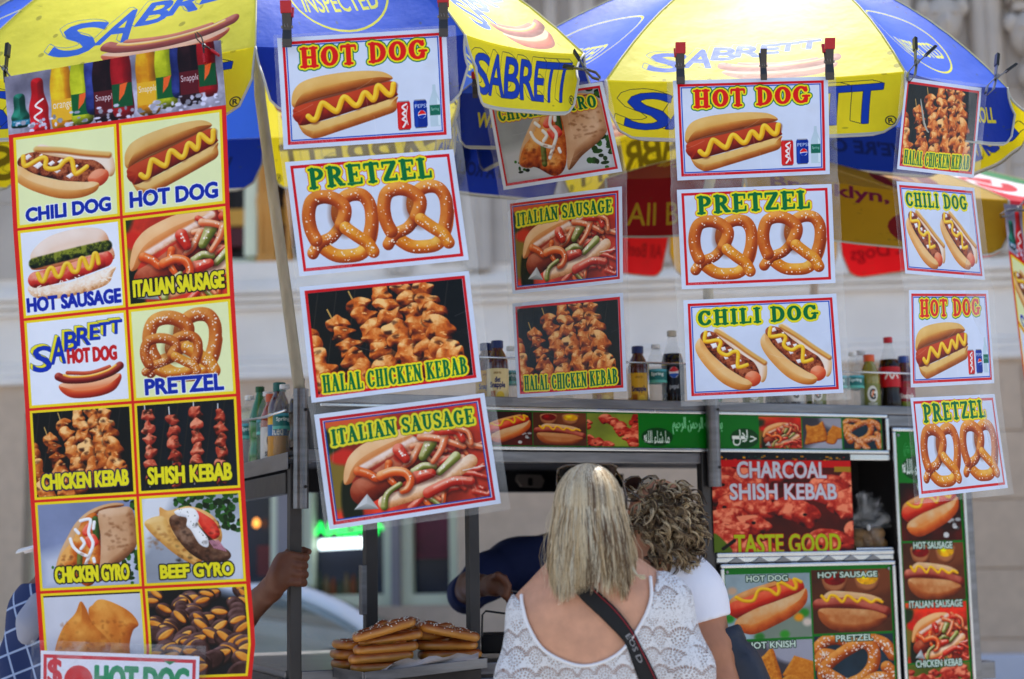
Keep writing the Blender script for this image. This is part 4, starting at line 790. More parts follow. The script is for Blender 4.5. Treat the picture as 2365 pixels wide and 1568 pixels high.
for i in range(9):
    u = 705 + i * 16; x = fx(u, 1380)[0]; h = rr.uniform(.09, .16)
    m = MB(); m.lathe(O_F + EF * x - NF * .21 + EZ * (LZ0 + fw * 1.06), [(.022, 0), (.022, h * .6), (.009, h * .8), (.009, h)], 8); m.build('liquor_bottle', mat('liquor_%d' % (i % 3), [(120, 60, 20), (60, 70, 50), (110, 90, 60)][i % 3], .2), None, 1, label='dim liquor bottle standing on the sill inside the middle pub window', category='bottle', group='liquor bottles in the pub window')
# ---------------------------------------------------------------- white car parked behind the carts
def car():
    Y = 7.5; base = at(430, 1500, Y); base[2] = 0; r = thing('parked_car', 'white car seen from the front with a wide windshield, parked behind the cart', 'car', base)
    WHT = mat('car_paint', (232, 236, 244), .18, 0, coat=1.0)
    z = lambda v: at(430, v, Y)[2]
    zr, zb_, zh = z(1378), z(1545), z(1562)
    xl, xr = at(-40, 1500, Y)[0], at(962, 1560, Y)[0]; xc = (xl + xr) / 2; hw = (xr - xl) / 2
    k = [(-1, Y + .0), (-.5, Y - .13), (0, Y - .17), (.5, Y - .13), (1, Y)]
    xt = at(355, 1400, Y)[0]
    def row(f, zz, dy): c_ = xc + (xt - xc) * (1 - f) / .51; return [np.array([c_ + hw * f * a, b + dy, zz]) for a, b in k]
    G = [row(1, zb_, 0), row(.86, zb_ + (zr - zb_) * .36, .3), row(.69, zb_ + (zr - zb_) * .72, .62), row(.49, zr, .9)]
    m = MB(); m.grid(G[::-1]); m.build('windshield', mat('windshield_glass', (96, 120, 118), .06, .0, 0, 6, .5, coat=1.0), r, smooth=1)
    m = MB()
    for s in (0, 4): m.tube(cat([g_[s] + np.array([0, -.02, .01]) for g_ in G], False, 5), .05, 8)
    m.tube(cat([p + np.array([0, -.01, .01]) for p in G[3]], False, 4), .035, 8); m.build('windshield_pillar', WHT, r, smooth=1)
    R0 = G[3]; R = [[p + np.array([0, .0, .0]) for p in R0], [p + np.array([0, .5, .02]) for p in R0], [p + np.array([0, 1.5, .0]) for p in R0], [p + np.array([0, 2.0, -.2]) for p in R0]]
    m = MB(); m.grid(R[::-1])
    B = lambda f, zz, dy: [np.array([xc + hw * f * a, b + dy, zz]) for a, b in k]
    H = [B(1.05, zb_, 0), B(1.08, zh, -.12), B(1.06, zh - .08, -.7), B(1.02, zh - .2, -1.0), B(1.0, .35, -1.06), B(.96, .2, -.95)]; m.grid(H)
    for s in (-1, 1):
        Q = [[(xc + s * hw * 1.05, Y, zb_), (xc + s * hw * 1.05, Y + 1.2, zb_), (xc + s * hw * 1.03, Y + 2.6, zb_)], [(xc + s * hw * 1.1, Y - .9, .5), (xc + s * hw * 1.12, Y + 1.2, .55), (xc + s * hw * 1.06, Y + 2.6, .5)], [(xc + s * hw * 1.04, Y - .9, .25), (xc + s * hw * 1.06, Y + 1.2, .25), (xc + s * hw, Y + 2.6, .25)]]; m.grid(Q, flip=s < 0)
    m.build('body', WHT, r, smooth=1)
    for s in (-1, 1):
        m = MB(); m.grid([[G[0][0 if s < 0 else 4], (xc + s * hw * 1.05, Y + 1.9, zb_)], [R0[0 if s < 0 else 4], (xt + s * hw * .5, Y + 1.7, zr)]]); m.build('side_window', mat('car_glass', (30, 36, 40), .1), r)
        for yy in (Y - .55, Y + 1.9): m = MB(); m.tube([(xc + s * hw * .86, yy, .31), (xc + s * hw * 1.1, yy, .31)], .31, 20); m.build('wheel', mat('tyre', (24, 24, 25), .8), r)
        m = MB(); m.lathe((xc + s * hw * .78, Y - .98, zh - .32), [(.02, 0), (.1, .03), (.12, .1), (.05, .14)], 12); m.build('headlight', mat('headlight_glass', (210, 215, 220), .1), r, smooth=1)
    m = MB()
    for a in (-.45, .3): m.tube([(xc + hw * a, Y - .17, zb_ + .02), (xc + hw * (a + .5), Y - .08, zb_ + .12)], .008, 6)
    m.build('wiper', BLACK, r)
car()
# ---------------------------------------------------------------- the food cart
cart = thing('food_cart', 'long stainless steel food cart with green picture panels, open window and tall posts', 'food cart', C0 + ET * 1.1 - EN * .45)
def part(name, m, mt, parent=cart, **k): return m.build(name, mt, parent, **k)
TR, TT0, TT1, ZC = 1.985, 2.006, 2.322, 1.185
m = MB()
def post(t0, t1, n0, z0, z1): b = MB(); b.cb(t0, t1, n0 - .035, n0, z0, z1); return part('post', b, STEELD, bevel=.003)
post(-.025, .009, 0, .35, 1.76); post(.509, .542, 0, .35, 1.80); post(1.292, 1.332, 0, .35, 1.80)
post(F(845, 1300, -.3)[0], F(873, 1300, -.3)[0], -.3, ZC, 1.80); post(-.025, .009, -.95, .35, 1.76); post(1.292, 1.332, -.9, .35, 1.80)
m = MB(); m.cb(F(835, 1300, -.3)[0], F(848, 1300, -.3)[0], -.33, -.3, F(840, 1420, -.3)[1], F(840, 1305, -.3)[1]); part('hinge', m, STEEL, bevel=.002)
# umbrella sleeves (round steel sockets on the posts)
SA = L3(0, .022, 0); SB = L3(F(1646, 1000, .02)[0], .022, 0)
for b, z0, z1 in ((SA, F(696, 1175)[1], F(690, 900)[1]), (SB, F(1650, 1125)[1], F(1650, 905)[1])):
    m = MB(); m.tube([b + EZ * z0, b + EZ * z1], .0215, 18, 0); m.tube([b + EZ * (z0 + .001), b + EZ * z1], .0185, 18); s = part('umbrella_socket', m, STEEL, smooth=0)
    for zz in (z0 + .06, z1 - .06):
        m = MB(); m.tube([b + EN * .019 + EZ * zz + ET * .008, b + EN * .0235 + EZ * zz + ET * .008], .0045, 10); part('bolt_hole', m, BLACK, s)
# upper box with the green strip, bottle shelf on top
m = MB(); m.cb(.05, TR + .03, -.9, -.004, 1.802, 1.93); part('canopy_box', m, STEELD, bevel=.003)
m = MB(); m.cb(.05, TR + .33, -.012, .006, 1.931, 1.960); m.cb(.05, TR + .33, -.9, -.88, 1.931, 1.956); part('shelf_lip', m, STEEL, bevel=.003)
m = MB(); m.cb(.06, TR + .01, .0005, .010, 1.9195, 1.930); m.cb(.06, TR + .01, .0005, .010, 1.801, 1.812); m.cb(TR + .0005, TR + .014, .0005, .010, 1.8125, 1.919); part('strip_trim', m, BRIGHT, bevel=.003)
GS = green_strip()
t0, t1 = F(1060, 1000)[0], F(2036, 1000)[0]
m = MB(); m.grid([[L3(t0, .002, 1.919), L3(t1, .002, 1.919)], [L3(t0, .002, 1.8125), L3(t1, .002, 1.8125)]]); part('picture_strip', m, img_mat('strip_print', GS.image('strip_print'), .3))
m = MB(); m.cb(.009, 1.292, -.05, -.002, 1.765, 1.7995); part('front_bar', m, STEEL, bevel=.003)
m = MB(); m.cb(.012, 1.29, -.899, -.0505, 1.79, 1.8015); part('ceiling', m, DARK)
m = MB(); m.cb(.0, 1.29, -.96, -.9, 1.715, 1.8); part('rear_beam', m, DARK)
m = MB(); m.cb(F(1255, 1100, -.9)[0], F(1440, 1100, -.9)[0], -1.02, -.9, F(1350, 1127, -.9)[1], F(1350, 1094, -.9)[1]); part('hood', m, DARK)
q = [F(*p, -.88) for p in ((1198, 1095), (1250, 1097), (1258, 1110), (1252, 1126), (1206, 1124), (1194, 1108))]; m = MB(); m.poly([L3(t, -.88, z) for t, z in q], -EN * .03); hb = part('switch_box', m, mat('grey_box', (120, 114, 112), .5)); m = MB(); q = [F(*p, -.878) for p in ((1220, 1104), (1230, 1104), (1230, 1122), (1220, 1122))]; m.poly([L3(t, -.878, z) for t, z in q], -EN * .005); part('switch', m, BLACK, hb)
# left end: lower bottle ledge receding to the back
m = MB(); m.cb(-.03, .05, -.96, -.0355, 1.762, 1.772); m.cb(-.034, -.0302, -.96, .004, 1.742, 1.79); part('end_shelf', m, STEEL, bevel=.002)
m = MB(); m.cb(-.03, .0, -.9495, -.0355, 1.675, 1.735); part('end_beam', m, STEELD, bevel=.003)
m = MB(); m.cb(.044, .0498, -.9, -.0041, 1.80, 1.953); part('box_end_panel', m, mat('grey_panel', (92, 90, 92), .5, .5))
# counter, lower body and the open interior
m = MB(); m.cb(.009, 1.29, -.9, -.002, ZC - .035, ZC); m.cb(-.03, .009, -.9, -.036, ZC - .035, ZC); part('counter', m, STEEL, bevel=.003)
m = MB(); m.cb(-.024, 1.3, -.9, -.012, .36, ZC - .036); part('lower_body', m, STEELD)
for z in (ZC - .075, ZC - .125): 
    m = MB(); m.cb(.01, 1.29, -.011, -.003, z, z + .032); part('drawer_rail', m, STEEL, bevel=.004)
m = MB(); m.cb(-.04, -.0255, -.9, -.02, ZC - .06, ZC - .02); m.cb(-.04, -.0255, -.9, -.02, ZC - .11, ZC - .065); part('end_rail', m, STEELD, bevel=.003)
# cabinet right of the window
zs0, zs1 = 1.488, 1.7995
tlo = lambda n: F(1653, 1200, n)[0]
m = MB(); m.cb(tlo(-.7), TT1, -.7, -.3, .36, 1.8); m.cb(1.333, tlo(-.7) - .001, -.7, -.3, .36, 1.2); m.cb(1.333, TT1, -.299, -.006, .36, 1.486); m.cb(2.06, TT1, -.299, -.006, 1.4861, 1.8); part('cabinet', m, STEELD)
tw0 = F(1966, 1150)[0]; 
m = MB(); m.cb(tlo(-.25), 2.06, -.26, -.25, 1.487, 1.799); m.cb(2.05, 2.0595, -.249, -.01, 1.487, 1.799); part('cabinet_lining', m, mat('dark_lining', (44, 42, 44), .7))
m = MB(); m.cb(1.333, tw0, -.008, .002, 1.4875, zs1); sp = part('sign_board', m, STEELD)
ta, tb = F(1645, 1160)[0], tw0; m = MB(); m.grid([[L3(1.324, .0045, zs1), L3(tb, .0045, zs1)], [L3(1.324, .0045, 1.4885), L3(tb, .0045, 1.4885)]]); part('kebab_sign', m, img_mat('charcoal_print', charcoal_sign().image('charcoal_print'), .3), label='red kebab sign with white and yellow lettering')
m = MB(); m.cb(1.33, TR + .008, -.005, .012, 1.474, 1.4872); m.cb(1.33, TR + .008, -.005, .008, 1.456, 1.4735); m.cb(tw0 + .01, 2.0, -.01, .001, 1.4875, 1.496); m.cb(tw0, 2.004, -.012, .002, 1.779, 1.7995); part('window_ledge', m, BRIGHT, bevel=.003)
m = MB()
for i in range(7):
    t = 1.4 + i * .085; m.poly([L3(t - .03, .0085, 1.4567), L3(t + .03, .0085, 1.4567), L3(t, .0085, 1.473)], EN * .004)
part('quilted_steel', m, STEEL)
def framed(t0, t1, z0, z1, cv, nm, lab, fr=.013):
    m = MB(); m.cb(t0, t1, -.004, .008, z0, z1); b = part(nm, m, STEELD, label=lab)
    m = MB(); m.cb(t0, t1, .0085, .018, z1 - fr, z1); m.cb(t0, t0 + fr, .0085, .018, z0, z1 - fr - .0005); m.cb(t1 - fr, t1, .0085, .018, z0, z1 - fr - .0005); part('panel_trim', m, BRIGHT, b, bevel=.004)
    a, c, e, g = t0 + fr, t1 - fr, z0, z1 - fr; m = MB(); m.grid([[L3(a, .0105, g), L3(c, .0105, g)], [L3(a, .0105, e), L3(c, .0105, e)]]); part('picture_sheet', m, img_mat(nm + '_print', cv.image(nm + '_print'), .3), b)
    for t in (a + .012, c - .012): m = MB(); m.tube([L3(t, .0105, g - .012), L3(t, .0135, g - .012)], .005, 8); part('screw', m, STEEL, b)
framed(1.338, 1.992, 1.0025, 1.4525, panel_menu(), 'picture_panel', 'square panel of four food pictures with green borders')
zt = F(2060, 988)[1]; framed(TT0, TT1 - .03, zt - .888, zt, panel_tall(), 'tall_picture_panel', 'tall narrow panel of food pictures with green borders')
m = MB(); m.cb(2.003, TT1, -.3, .002, zt + .004, 1.93); part('header_bar', m, STEEL, bevel=.003)
m = MB(); m.cb(TT1 - .0295, TT1 + .003, -.3, .006, .5, zt + .0035); part('corner_guard', m, STEEL, bevel=.003)
m = MB(); m.cb(TT1 + .004, TT1 + .08, -.1, -.02, F(2290, 1568)[1], F(2290, 1528)[1]); part('bracket', m, STEEL, bevel=.003)
for t, n in ((.25, -.15), (.25, -.8), (2.0, -.15), (2.0, -.8)):
    b = L3(t, n, .3); m = MB(); m.tube([b - EN * .04, b + EN * .04], .3, 24); part('wheel', m, mat('rubber', (26, 26, 27), .8))
# tray sticking out at the front with pretzels on it
def tl(u, v, n): t, z = F(u, v, n); return L3(t, n, z)
TRc = [tl(772, 1541, .0), tl(841, 1552, .24), tl(1123, 1519, .10), tl(1123, 1519, .10) - EN * .22]
m = MB(); m.poly([p - EZ * .028 for p in TRc], EZ * .004)
for a, b in ((0, 1), (1, 2), (2, 3)):
    d = TRc[b] - TRc[a]; nn = np.cross(d / np.linalg.norm(d), EZ); m.box(TRc[a] - EZ * .028, d, nn * .004, EZ * .028)
part('tray', m, STEEL, bevel=.0015)
m = MB(); m.poly([tl(893, 1560, .08), tl(1112, 1546, .06), tl(1105, 1640, .05), tl(893, 1640, .07)], -EN * .05); part('tray_bracket', m, STEELD)
# grill pan behind the counter, cans below
gp = thing('grill_pan', 'small black grill pan with wire handle on the counter behind the right post', 'pan', at(1150, 1505, 4.75)); 
m = MB(); c = at(1150, 1508, 4.75); m.wb(c[0] - .05, c[0] + .11, 4.72, 4.9, c[2], c[2] + .055); m.build('pan', mat('burnt_iron', (30, 28, 28), .6, .5), gp, bevel=.006)
m = MB(); m.tube([at(1113, 1470, 4.72), at(1114, 1420, 4.72), at(1122, 1411, 4.72), at(1175, 1418, 4.72)], .0035, 6); m.build('handle', BLACK, gp)
# ------------------------------------------------------------ bottles
def lab_cv(kind):
    c = CV(400, 120, {'diet': (226, 206, 150), 'tea': (206, 160, 40), 'pepsi': (22, 24, 34), 'coke': (190, 16, 30), 'gator': (120, 124, 60), 'water': (30, 110, 110), 'orange': (205, 205, 205), 'iced': (40, 110, 170), 'fruit': (150, 30, 50)}[kind]); c.view((0, 0, 400, 120))
    X = 300
    if kind in ('diet', 'tea', 'fruit'):
        k = (24, 30, 90) if kind != 'fruit' else (240, 240, 230)
        if kind == 'diet': c.text('diet', X - 16, 30, X + 16, 48, [(.8, k)])
        c.text('Snapple', X - 46, 48, X + 46, 72, [(1.2, k)]); c.text('LEMON TEA', X - 22, 12, X + 22, 19, [(.3, (120, 80, 20))]); c.ell(X + 16, 96, 24, 16, (232, 196, 60)); c.rect(X - 44, 78, X - 14, 100, (170, 100, 30))
        if kind == 'fruit': c.rect(0, 80, 400, 120, (130, 150, 40))
    elif kind == 'pepsi':
        c.rect(0, 0, 400, 8, (210, 180, 40)); c.ell(X, 38, 28, 22, (235, 235, 240)); c.fill([(X - 26, 32), (X, 16), (X + 26, 30), (X, 36)], (205, 40, 50), 1); c.fill([(X - 26, 46), (X, 42), (X + 26, 44), (X, 60)], (30, 80, 180), 1); c.text('pepsi', X - 26, 84, X + 26, 106, [(.6, (190, 196, 205))])
    elif kind == 'coke': c.line([(X - 40, 70), (X - 20, 40), (X, 70), (X + 20, 40), (X + 40, 66)], 5, (236, 230, 230), 1)
    elif kind in ('gator', 'orange'):
        c.ell(X, 50, 34, 40, (225, 225, 220)); c.text('G', X - 18, 26, X + 18, 74, [(2, (40, 40, 44))]); c.fill([(X - 6, 60), (X + 2, 30), (X + 10, 34), (X, 64)], (230, 110, 30)); c.text('SERIES', X - 30, 92, X + 30, 108, [(.8, (40, 40, 44) if kind == 'orange' else (225, 225, 220))])
    elif kind == 'water': c.rect(0, 0, 400, 20, (80, 170, 190)); c.text('Spring', X - 40, 28, X + 40, 66, [(1, (225, 240, 240))]); c.rect(0, 96, 400, 120, (90, 180, 170))
    elif kind == 'iced': c.rect(0, 0, 400, 30, (230, 180, 40)); c.rect(0, 60, 400, 120, (200, 140, 40)); c.text('Iced', X - 30, 34, X + 30, 58, [(1, (240, 240, 240))])
    c.grain(.06, 0); return c
LABM = {}
KIND = {  # liquid, cap, label kind, label band (fractions), outline
 'diet': ((74, 26, 16), (28, 44, 100), 'diet', (.06, .56)), 'tea': ((74, 26, 16), (28, 44, 100), 'tea', (.06, .56)), 'fruit': ((80, 20, 26), (40, 70, 150), 'fruit', (.06, .56)),
 'pepsi': ((26, 14, 12), (196, 190, 176), 'pepsi', (.22, .6)), 'coke': ((24, 10, 10), (190, 24, 40), 'coke', (.36, .62)), 'gator': ((150, 140, 40), (222, 90, 40), 'gator', (.1, .5)), 'orange': ((160, 66, 16), (200, 84, 40), 'orange', (.08, .52)),
 'water': (None, (225, 228, 232), 'water', (.42, .62)), 'green': ((20, 120, 50), (16, 84, 44), None, None), 'iced': ((70, 30, 16), (20, 96, 90), 'iced', (.06, .6)), 'cola': ((34, 16, 14), (120, 112, 110), None, None)}
def bottle(kind, base, h, label, r=.034, grp='drink bottles on the cart shelves'):
    lq, cp, lk, band = KIND[kind]; t = thing('drink_bottle', label, 'bottle', base, grp); b = np.asarray(base, float)
    if kind in ('diet', 'tea', 'fruit', 'gator', 'orange', 'iced'): pr = [(.0, 0), (r * .94, 0), (r, .02), (r, .6), (r * .96, .68), (r * .72, .78), (r * .52, .84), (r * .5, .87)]; cr, ch = r * .56, .11
    elif kind == 'water': pr = [(.0, 0), (r * .9, 0), (r, .02), (r * .9, .1), (r, .14), (r * .9, .2), (r, .25), (r * .92, .31), (r, .36), (r, .64), (r * .9, .74), (r * .6, .85), (r * .4, .92), (r * .38, .94)]; cr, ch = r * .44, .06
    else: pr = [(.0, 0), (r * .8, 0), (r, .05), (r, .2), (r * .86, .3), (r * .94, .4), (r, .5), (r * .98, .62), (r * .8, .72), (r * .5, .84), (r * .36, .92), (r * .35, .94)]; cr, ch = r * .42, .07
    fill = .8 if kind in ('pepsi', 'coke') else .9
    m = MB(); m.lathe(b, [(q, y * h) for q, y in pr], 24)
    clear = mat('clear_plastic', (214, 224, 228), .08, 0, coat=.5, alpha=.14)
    if lq is None: m.build('plastic', clear, t, smooth=1)
    elif kind in ('pepsi', 'coke', 'cola'):
        m = MB(); m.lathe(b, [(q, y * h) for q, y in pr if y >= .72], 24); m.build('plastic', clear, t, smooth=1); n = MB(); inner = [(q, y * h) for q, y in pr if y <= .73]; n.lathe(b, inner + [(0, inner[-1][1])], 20); n.build('drink', mat('drink_' + kind, lq, .15), t, smooth=1)
    else: m.build('plastic', mat('drink_' + kind, lq, .1, 0, coat=1.0, trans=.15 if kind in ('green', 'gator', 'orange') else .0), t, smooth=1)
    m = MB(); m.lathe(b, [(cr, pr[-1][1] * h), (cr, (pr[-1][1] + ch) * h * .995), (cr * .9, (pr[-1][1] + ch) * h), (0, (pr[-1][1] + ch) * h)], 18); m.build('cap', mat('cap_%s' % (cp,), cp, .4), t, smooth=0)
    if lk:
        if lk not in LABM: LABM[lk] = img_mat('label_' + lk, lab_cv(lk).image('label_' + lk), .3, .2)
        m = MB(); y0, y1 = band; ro = r * 1.012; m.lathe(b, [(ro, y0 * h), (ro, (y0 * .75 + y1 * .25) * h), (ro, y1 * h)], 26); m.build('label', LABM[lk], t, smooth=1)
    return t
ZB = 1.932
for u, v, k, n, lb in ((1122, 790, 'tea', -.1, 'brown tea bottle half hidden behind the left poster column'), (1148, 784, 'diet', -.05, 'brown diet tea bottle with cream label and navy cap, right of the left poster column'),
    (1180, 800, 'water', -.2, 'clear water bottle behind the second poster column edge'), (1300, 800, 'water', -.06, 'clear bottle hidden behind the chicken kebab poster of the second column'), (1390, 800, 'tea', -.06, 'brown bottle hidden behind the second poster column near its right edge'),
    (1472, 797, 'tea', -.05, 'brown tea bottle with yellow label and navy cap, beside a clear water bottle'), (1514, 796, 'water', -.07, 'clear water bottle between a yellow labelled tea and a tall dark cola'), (1551, 766, 'pepsi', -.08, 'tallest dark cola bottle with round red white and blue logo'),
    (1640, 810, 'green', -.05, 'green soda bottle standing behind the chili dog poster'), (1680, 815, 'water', -.05, 'water bottle left of centre behind the chili dog poster'), (1735, 815, 'gator', -.05, 'yellow sports drink bottle behind the chili dog poster'), (1785, 810, 'cola', -.05, 'dark cola bottle behind the chili dog poster'), (1830, 815, 'orange', -.05, 'orange sports drink bottle behind the chili dog poster'), (1880, 815, 'gator', -.05, 'pale yellow bottle at the right edge behind the chili dog poster'), (1930, 815, 'water', -.05, 'clear bottle just right of the chili dog poster edge'),
    (1969, 814, 'water', -.05, 'clear water bottle with teal label left of the yellow sports drink'), (1988, 810, 'water', -.14, 'clear bottle peeking out behind the teal labelled water bottle'), (2006, 817, 'gator', -.05, 'yellow sports drink with orange cap beside a red capped cola'), (2050, 781, 'coke', -.05, 'dark cola bottle with red cap and red label band'), (2086, 820, 'fruit', -.06, 'dark red fruit drink with blue cap at the right end of the shelf')):
    t, z = F(u, v, n); bottle(k, L3(t, n, ZB), z - ZB, lb, .036 if k in ('pepsi', 'coke') else .033)
m = MB()
def rail(P, r=.0035): b = MB(); b.tube(P, r, 8); part('bottle_rail', b, BRIGHT, smooth=1)
zr = F(1500, 838)[1]; rail([L3(.08, .0, zr), L3(1.36, .0, zr)]); z2r = F(2020, 860)[1]; rail([L3(1.75, .0, z2r), L3(2.32, .0, z2r)])
for t, a in ((F(1497, 880)[0], zr), (F(1876, 900)[0], z2r)): rail([L3(t, .0, 1.955), L3(t, .0, a)])
def En(u, t):   # n on the end face plane t seen at column u
    o = np.array([0, 0, CAMZ]); d = ray(u, 980); k = ((C0 + ET * t - o) @ ET) / (d @ ET); q = o + d * k - C0; return q @ EN, q[2]
for u, v, k, lb in ((576, 914, 'water', 'clear water bottle at the far left beside a green soda bottle'), (600, 895, 'green', 'green soda bottle with dark green cap on the left end shelf'), (618, 905, 'water', 'clear water bottle between the green soda and the orange drink'), (628, 907, 'orange', 'orange sports drink with orange cap on the left end shelf'), (645, 880, 'iced', 'iced tea bottle with teal cap left of the umbrella pole'), (657, 888, 'water', 'clear water bottle touching the umbrella pole on the left')):
    n, z = En(u, .012); d = ray(u, v); q = np.array([0, 0, CAMZ]) + d * (L3(.012, n, 0)[1] / d[1]); bottle(k, L3(.012, n, 1.7725), q[2] - 1.7725, lb, .034)
t, z = F(697, 874, -.08); bottle('cola', L3(t + .0, -.1, 1.801), z - 1.801, 'dark cola bottle with grey cap behind the left umbrella pole', .033)
n0, _ = En(556, -.03); n1 = -.03
b = MB(); d = ray(556, 972); p0 = np.array([0, 0, CAMZ]) + d * (L3(-.03, n0, 0)[1] / d[1]); b.tube([p0, (p0 + L3(-.03, n1, F(665, 945)[1])) / 2 - EZ * .006, L3(-.03, n1, F(668, 945)[1])], .004, 8); part('end_rail_bar', b, BRIGHT, smooth=1)
# ------------------------------------------------------------ pretzels, napkin, buns
def pretzel_mesh():
    P = [(-.052, -.045, 0), (-.03, -.03, .006), (.0, -.006, .012), (.014, .012, .004), (.022, .034, 0), (.044, .046, 0), (.070, .030, 0), (.078, -.008, 0), (.072, -.044, 0), (.036, -.056, 0), (0, -.058, 0)]
    Q = [(-x, y, z) for x, y, z in P[::-1]]; Q[-3:] = [(-.0, -.006, -.002), (.03, -.03, .008), (.056, -.045, .004)]
    q = cat(np.array(P + Q[1:]), False, 5); n = len(q); R = np.array([.0118 if min(i, n - 1 - i) < 8 else .0132 for i in range(n)]); R[0] = R[-1] = .007
    return q, R
PQ, PRr = pretzel_mesh(); SALT = mat('salt_grains', (240, 236, 226), .5)
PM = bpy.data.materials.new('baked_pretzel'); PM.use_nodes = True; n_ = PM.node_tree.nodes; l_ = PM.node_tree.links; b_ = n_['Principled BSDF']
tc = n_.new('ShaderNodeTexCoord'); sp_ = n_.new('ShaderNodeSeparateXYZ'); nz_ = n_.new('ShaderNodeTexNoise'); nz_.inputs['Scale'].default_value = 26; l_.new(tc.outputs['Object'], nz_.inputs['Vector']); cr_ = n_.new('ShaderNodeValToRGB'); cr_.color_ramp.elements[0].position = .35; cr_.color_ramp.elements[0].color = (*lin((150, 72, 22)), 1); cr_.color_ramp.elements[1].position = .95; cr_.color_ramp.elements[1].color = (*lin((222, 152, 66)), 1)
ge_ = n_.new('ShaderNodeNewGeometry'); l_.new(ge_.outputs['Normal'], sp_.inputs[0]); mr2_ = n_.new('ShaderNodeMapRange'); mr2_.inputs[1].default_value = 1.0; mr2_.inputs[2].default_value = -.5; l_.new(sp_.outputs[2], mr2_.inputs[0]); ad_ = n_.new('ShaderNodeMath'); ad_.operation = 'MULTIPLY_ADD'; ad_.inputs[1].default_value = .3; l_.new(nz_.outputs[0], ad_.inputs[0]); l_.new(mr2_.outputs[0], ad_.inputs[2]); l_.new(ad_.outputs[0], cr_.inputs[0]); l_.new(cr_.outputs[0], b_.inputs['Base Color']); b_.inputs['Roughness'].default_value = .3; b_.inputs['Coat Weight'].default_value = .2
rr = random.Random(12)
def salted(n):
    m = MB()
    for i in range(n):
        k = rr.randrange(2, len(PQ) - 2); a = rr.uniform(.3, 2.84); d = PQ[k + 1] - PQ[k - 1]; d = d / np.linalg.norm(d); sd = np.cross(d, EZ); p = PQ[k] + PRr[k] * (math.cos(a) * sd + math.sin(a) * EZ); s = rr.uniform(.0008, .0016); m.box(p - s, EZ * 2 * s, d * 2 * s, sd * 2 * s)
    return m
def pretzel(u, v, Y, rz, tx, ty, salt, lb, grp=None):
    p = at(u, v, Y); m = MB(); m.tube(PQ, PRr, 12); r = thing('soft_pretzel', lb, 'pretzel', p, grp); r.rotation_euler = (math.radians(tx), math.radians(ty), math.radians(rz))
    def mk(mm, nm, mt, sm): 
        me = bpy.data.meshes.new(nm); me.from_pydata(mm.v, [], mm.f); me.materials.append(mt); me.polygons.foreach_set('use_smooth', [bool(sm)] * len(me.polygons)); me.update(); o = bpy.data.objects.new(nm, me); COL.objects.link(o); o.parent = r
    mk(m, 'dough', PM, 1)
    if salt > 40: mk(salted(salt), 'salt', SALT, 0)
G_ = 'soft pretzels piled on the tray'
for i, (u, v, Y, rz, tx, ty, sa, lb) in enumerate((
    (836, 1530, 4.56, 30, 0, 0, 30, 'lowest pretzel at the back left of the tray pile'), (834, 1508, 4.56, 24, 0, 0, 30, 'middle pretzel of the short back left stack'), (838, 1485, 4.57, 34, 0, 0, 60, 'top pretzel of the short back left stack'),
    (884, 1538, 4.43, 8, 0, -2, 30, 'bottom pretzel of the front left stack, above the napkin edge'), (880, 1516, 4.43, 4, 0, -3, 30, 'second pretzel from the bottom of the front left stack'), (890, 1495, 4.44, 8, 0, -3, 40, 'third pretzel from the bottom of the front left stack'), (902, 1473, 4.47, 6, 0, -8, 40, 'brown pretzel just under the tilted top one on the left'), (886, 1452, 4.43, 8, 1, -15, 150, 'salty tilted pretzel on top of the left stack'),
    (1030, 1532, 4.55, 12, 0, 0, 30, 'bottom pretzel of the right stack, behind the napkin'), (1036, 1510, 4.55, 16, 0, 0, 30, 'second pretzel from the bottom of the right stack'), (1028, 1488, 4.55, 10, 0, 1, 40, 'third pretzel from the bottom of the right stack'), (980, 1470, 4.58, 40, 0, 8, 60, 'pretzel wedged between the two stacks below the top ones'), (1034, 1458, 4.52, 8, 0, 12, 150, 'salty tilted pretzel on top of the right stack'), (955, 1446, 4.6, 60, 4, 4, 120, 'salty pretzel at the back between the two top ones'))): pretzel(u, v, Y, rz, tx, ty, sa, lb, G_)
m = MB(); G = []
for i in range(6):
    row = []
    for j in range(14):
        a = j / 13; u = 893 + 212 * a - 6 * i * (1 - a); top = [1546, 1519, 1515, 1511, 1508, 1506][0] if j == 0 else 1528 - 21 * a + 4 * math.sin(j * 1.7); bot = 1552 - 30 * a; v = top + (bot - top) * i / 5
        row.append(at(u, v, 4.27 + .22 * a - .012 * math.sin(i * .7 + j * .9)))
    G.append(row)
m.grid(G); tag(m.build('paper_napkin', mat('napkin_paper', (186, 178, 178), .9, 0, .4, 30), smooth=1), 'crumpled grey paper sheet tucked under the pretzels along the tray edge', 'napkin')
# bag of buns in the cabinet window
bg_ = thing('bun_bag', 'clear plastic bag of bread buns knotted at the top in the cabinet window', 'bag', at(2005, 1262, 5.3))
rr = random.Random(3)
def lump(m, c, r, seed, ring=9, seg=14, amp=.06):
    q = random.Random(seed); ph = [q.uniform(0, 6) for _ in range(6)]; V = []
    for i in range(ring + 1):
        th = math.pi * i / ring
        for j in range(seg):
            A = 2 * math.pi * j / seg; k = 1 + amp * (math.sin(3 * A + ph[0]) * math.sin(2 * th + ph[1]) + math.sin(5 * A + ph[2] + 3 * th))
            V.append((c[0] + r[0] * k * math.sin(th) * math.cos(A), c[1] + r[1] * k * math.sin(th) * math.sin(A), c[2] + r[2] * k * math.cos(th)))
    m.add(V, [(i * seg + j, (i + 1) * seg + j, (i + 1) * seg + (j + 1) % seg, i * seg + (j + 1) % seg) for i in range(ring) for j in range(seg)])
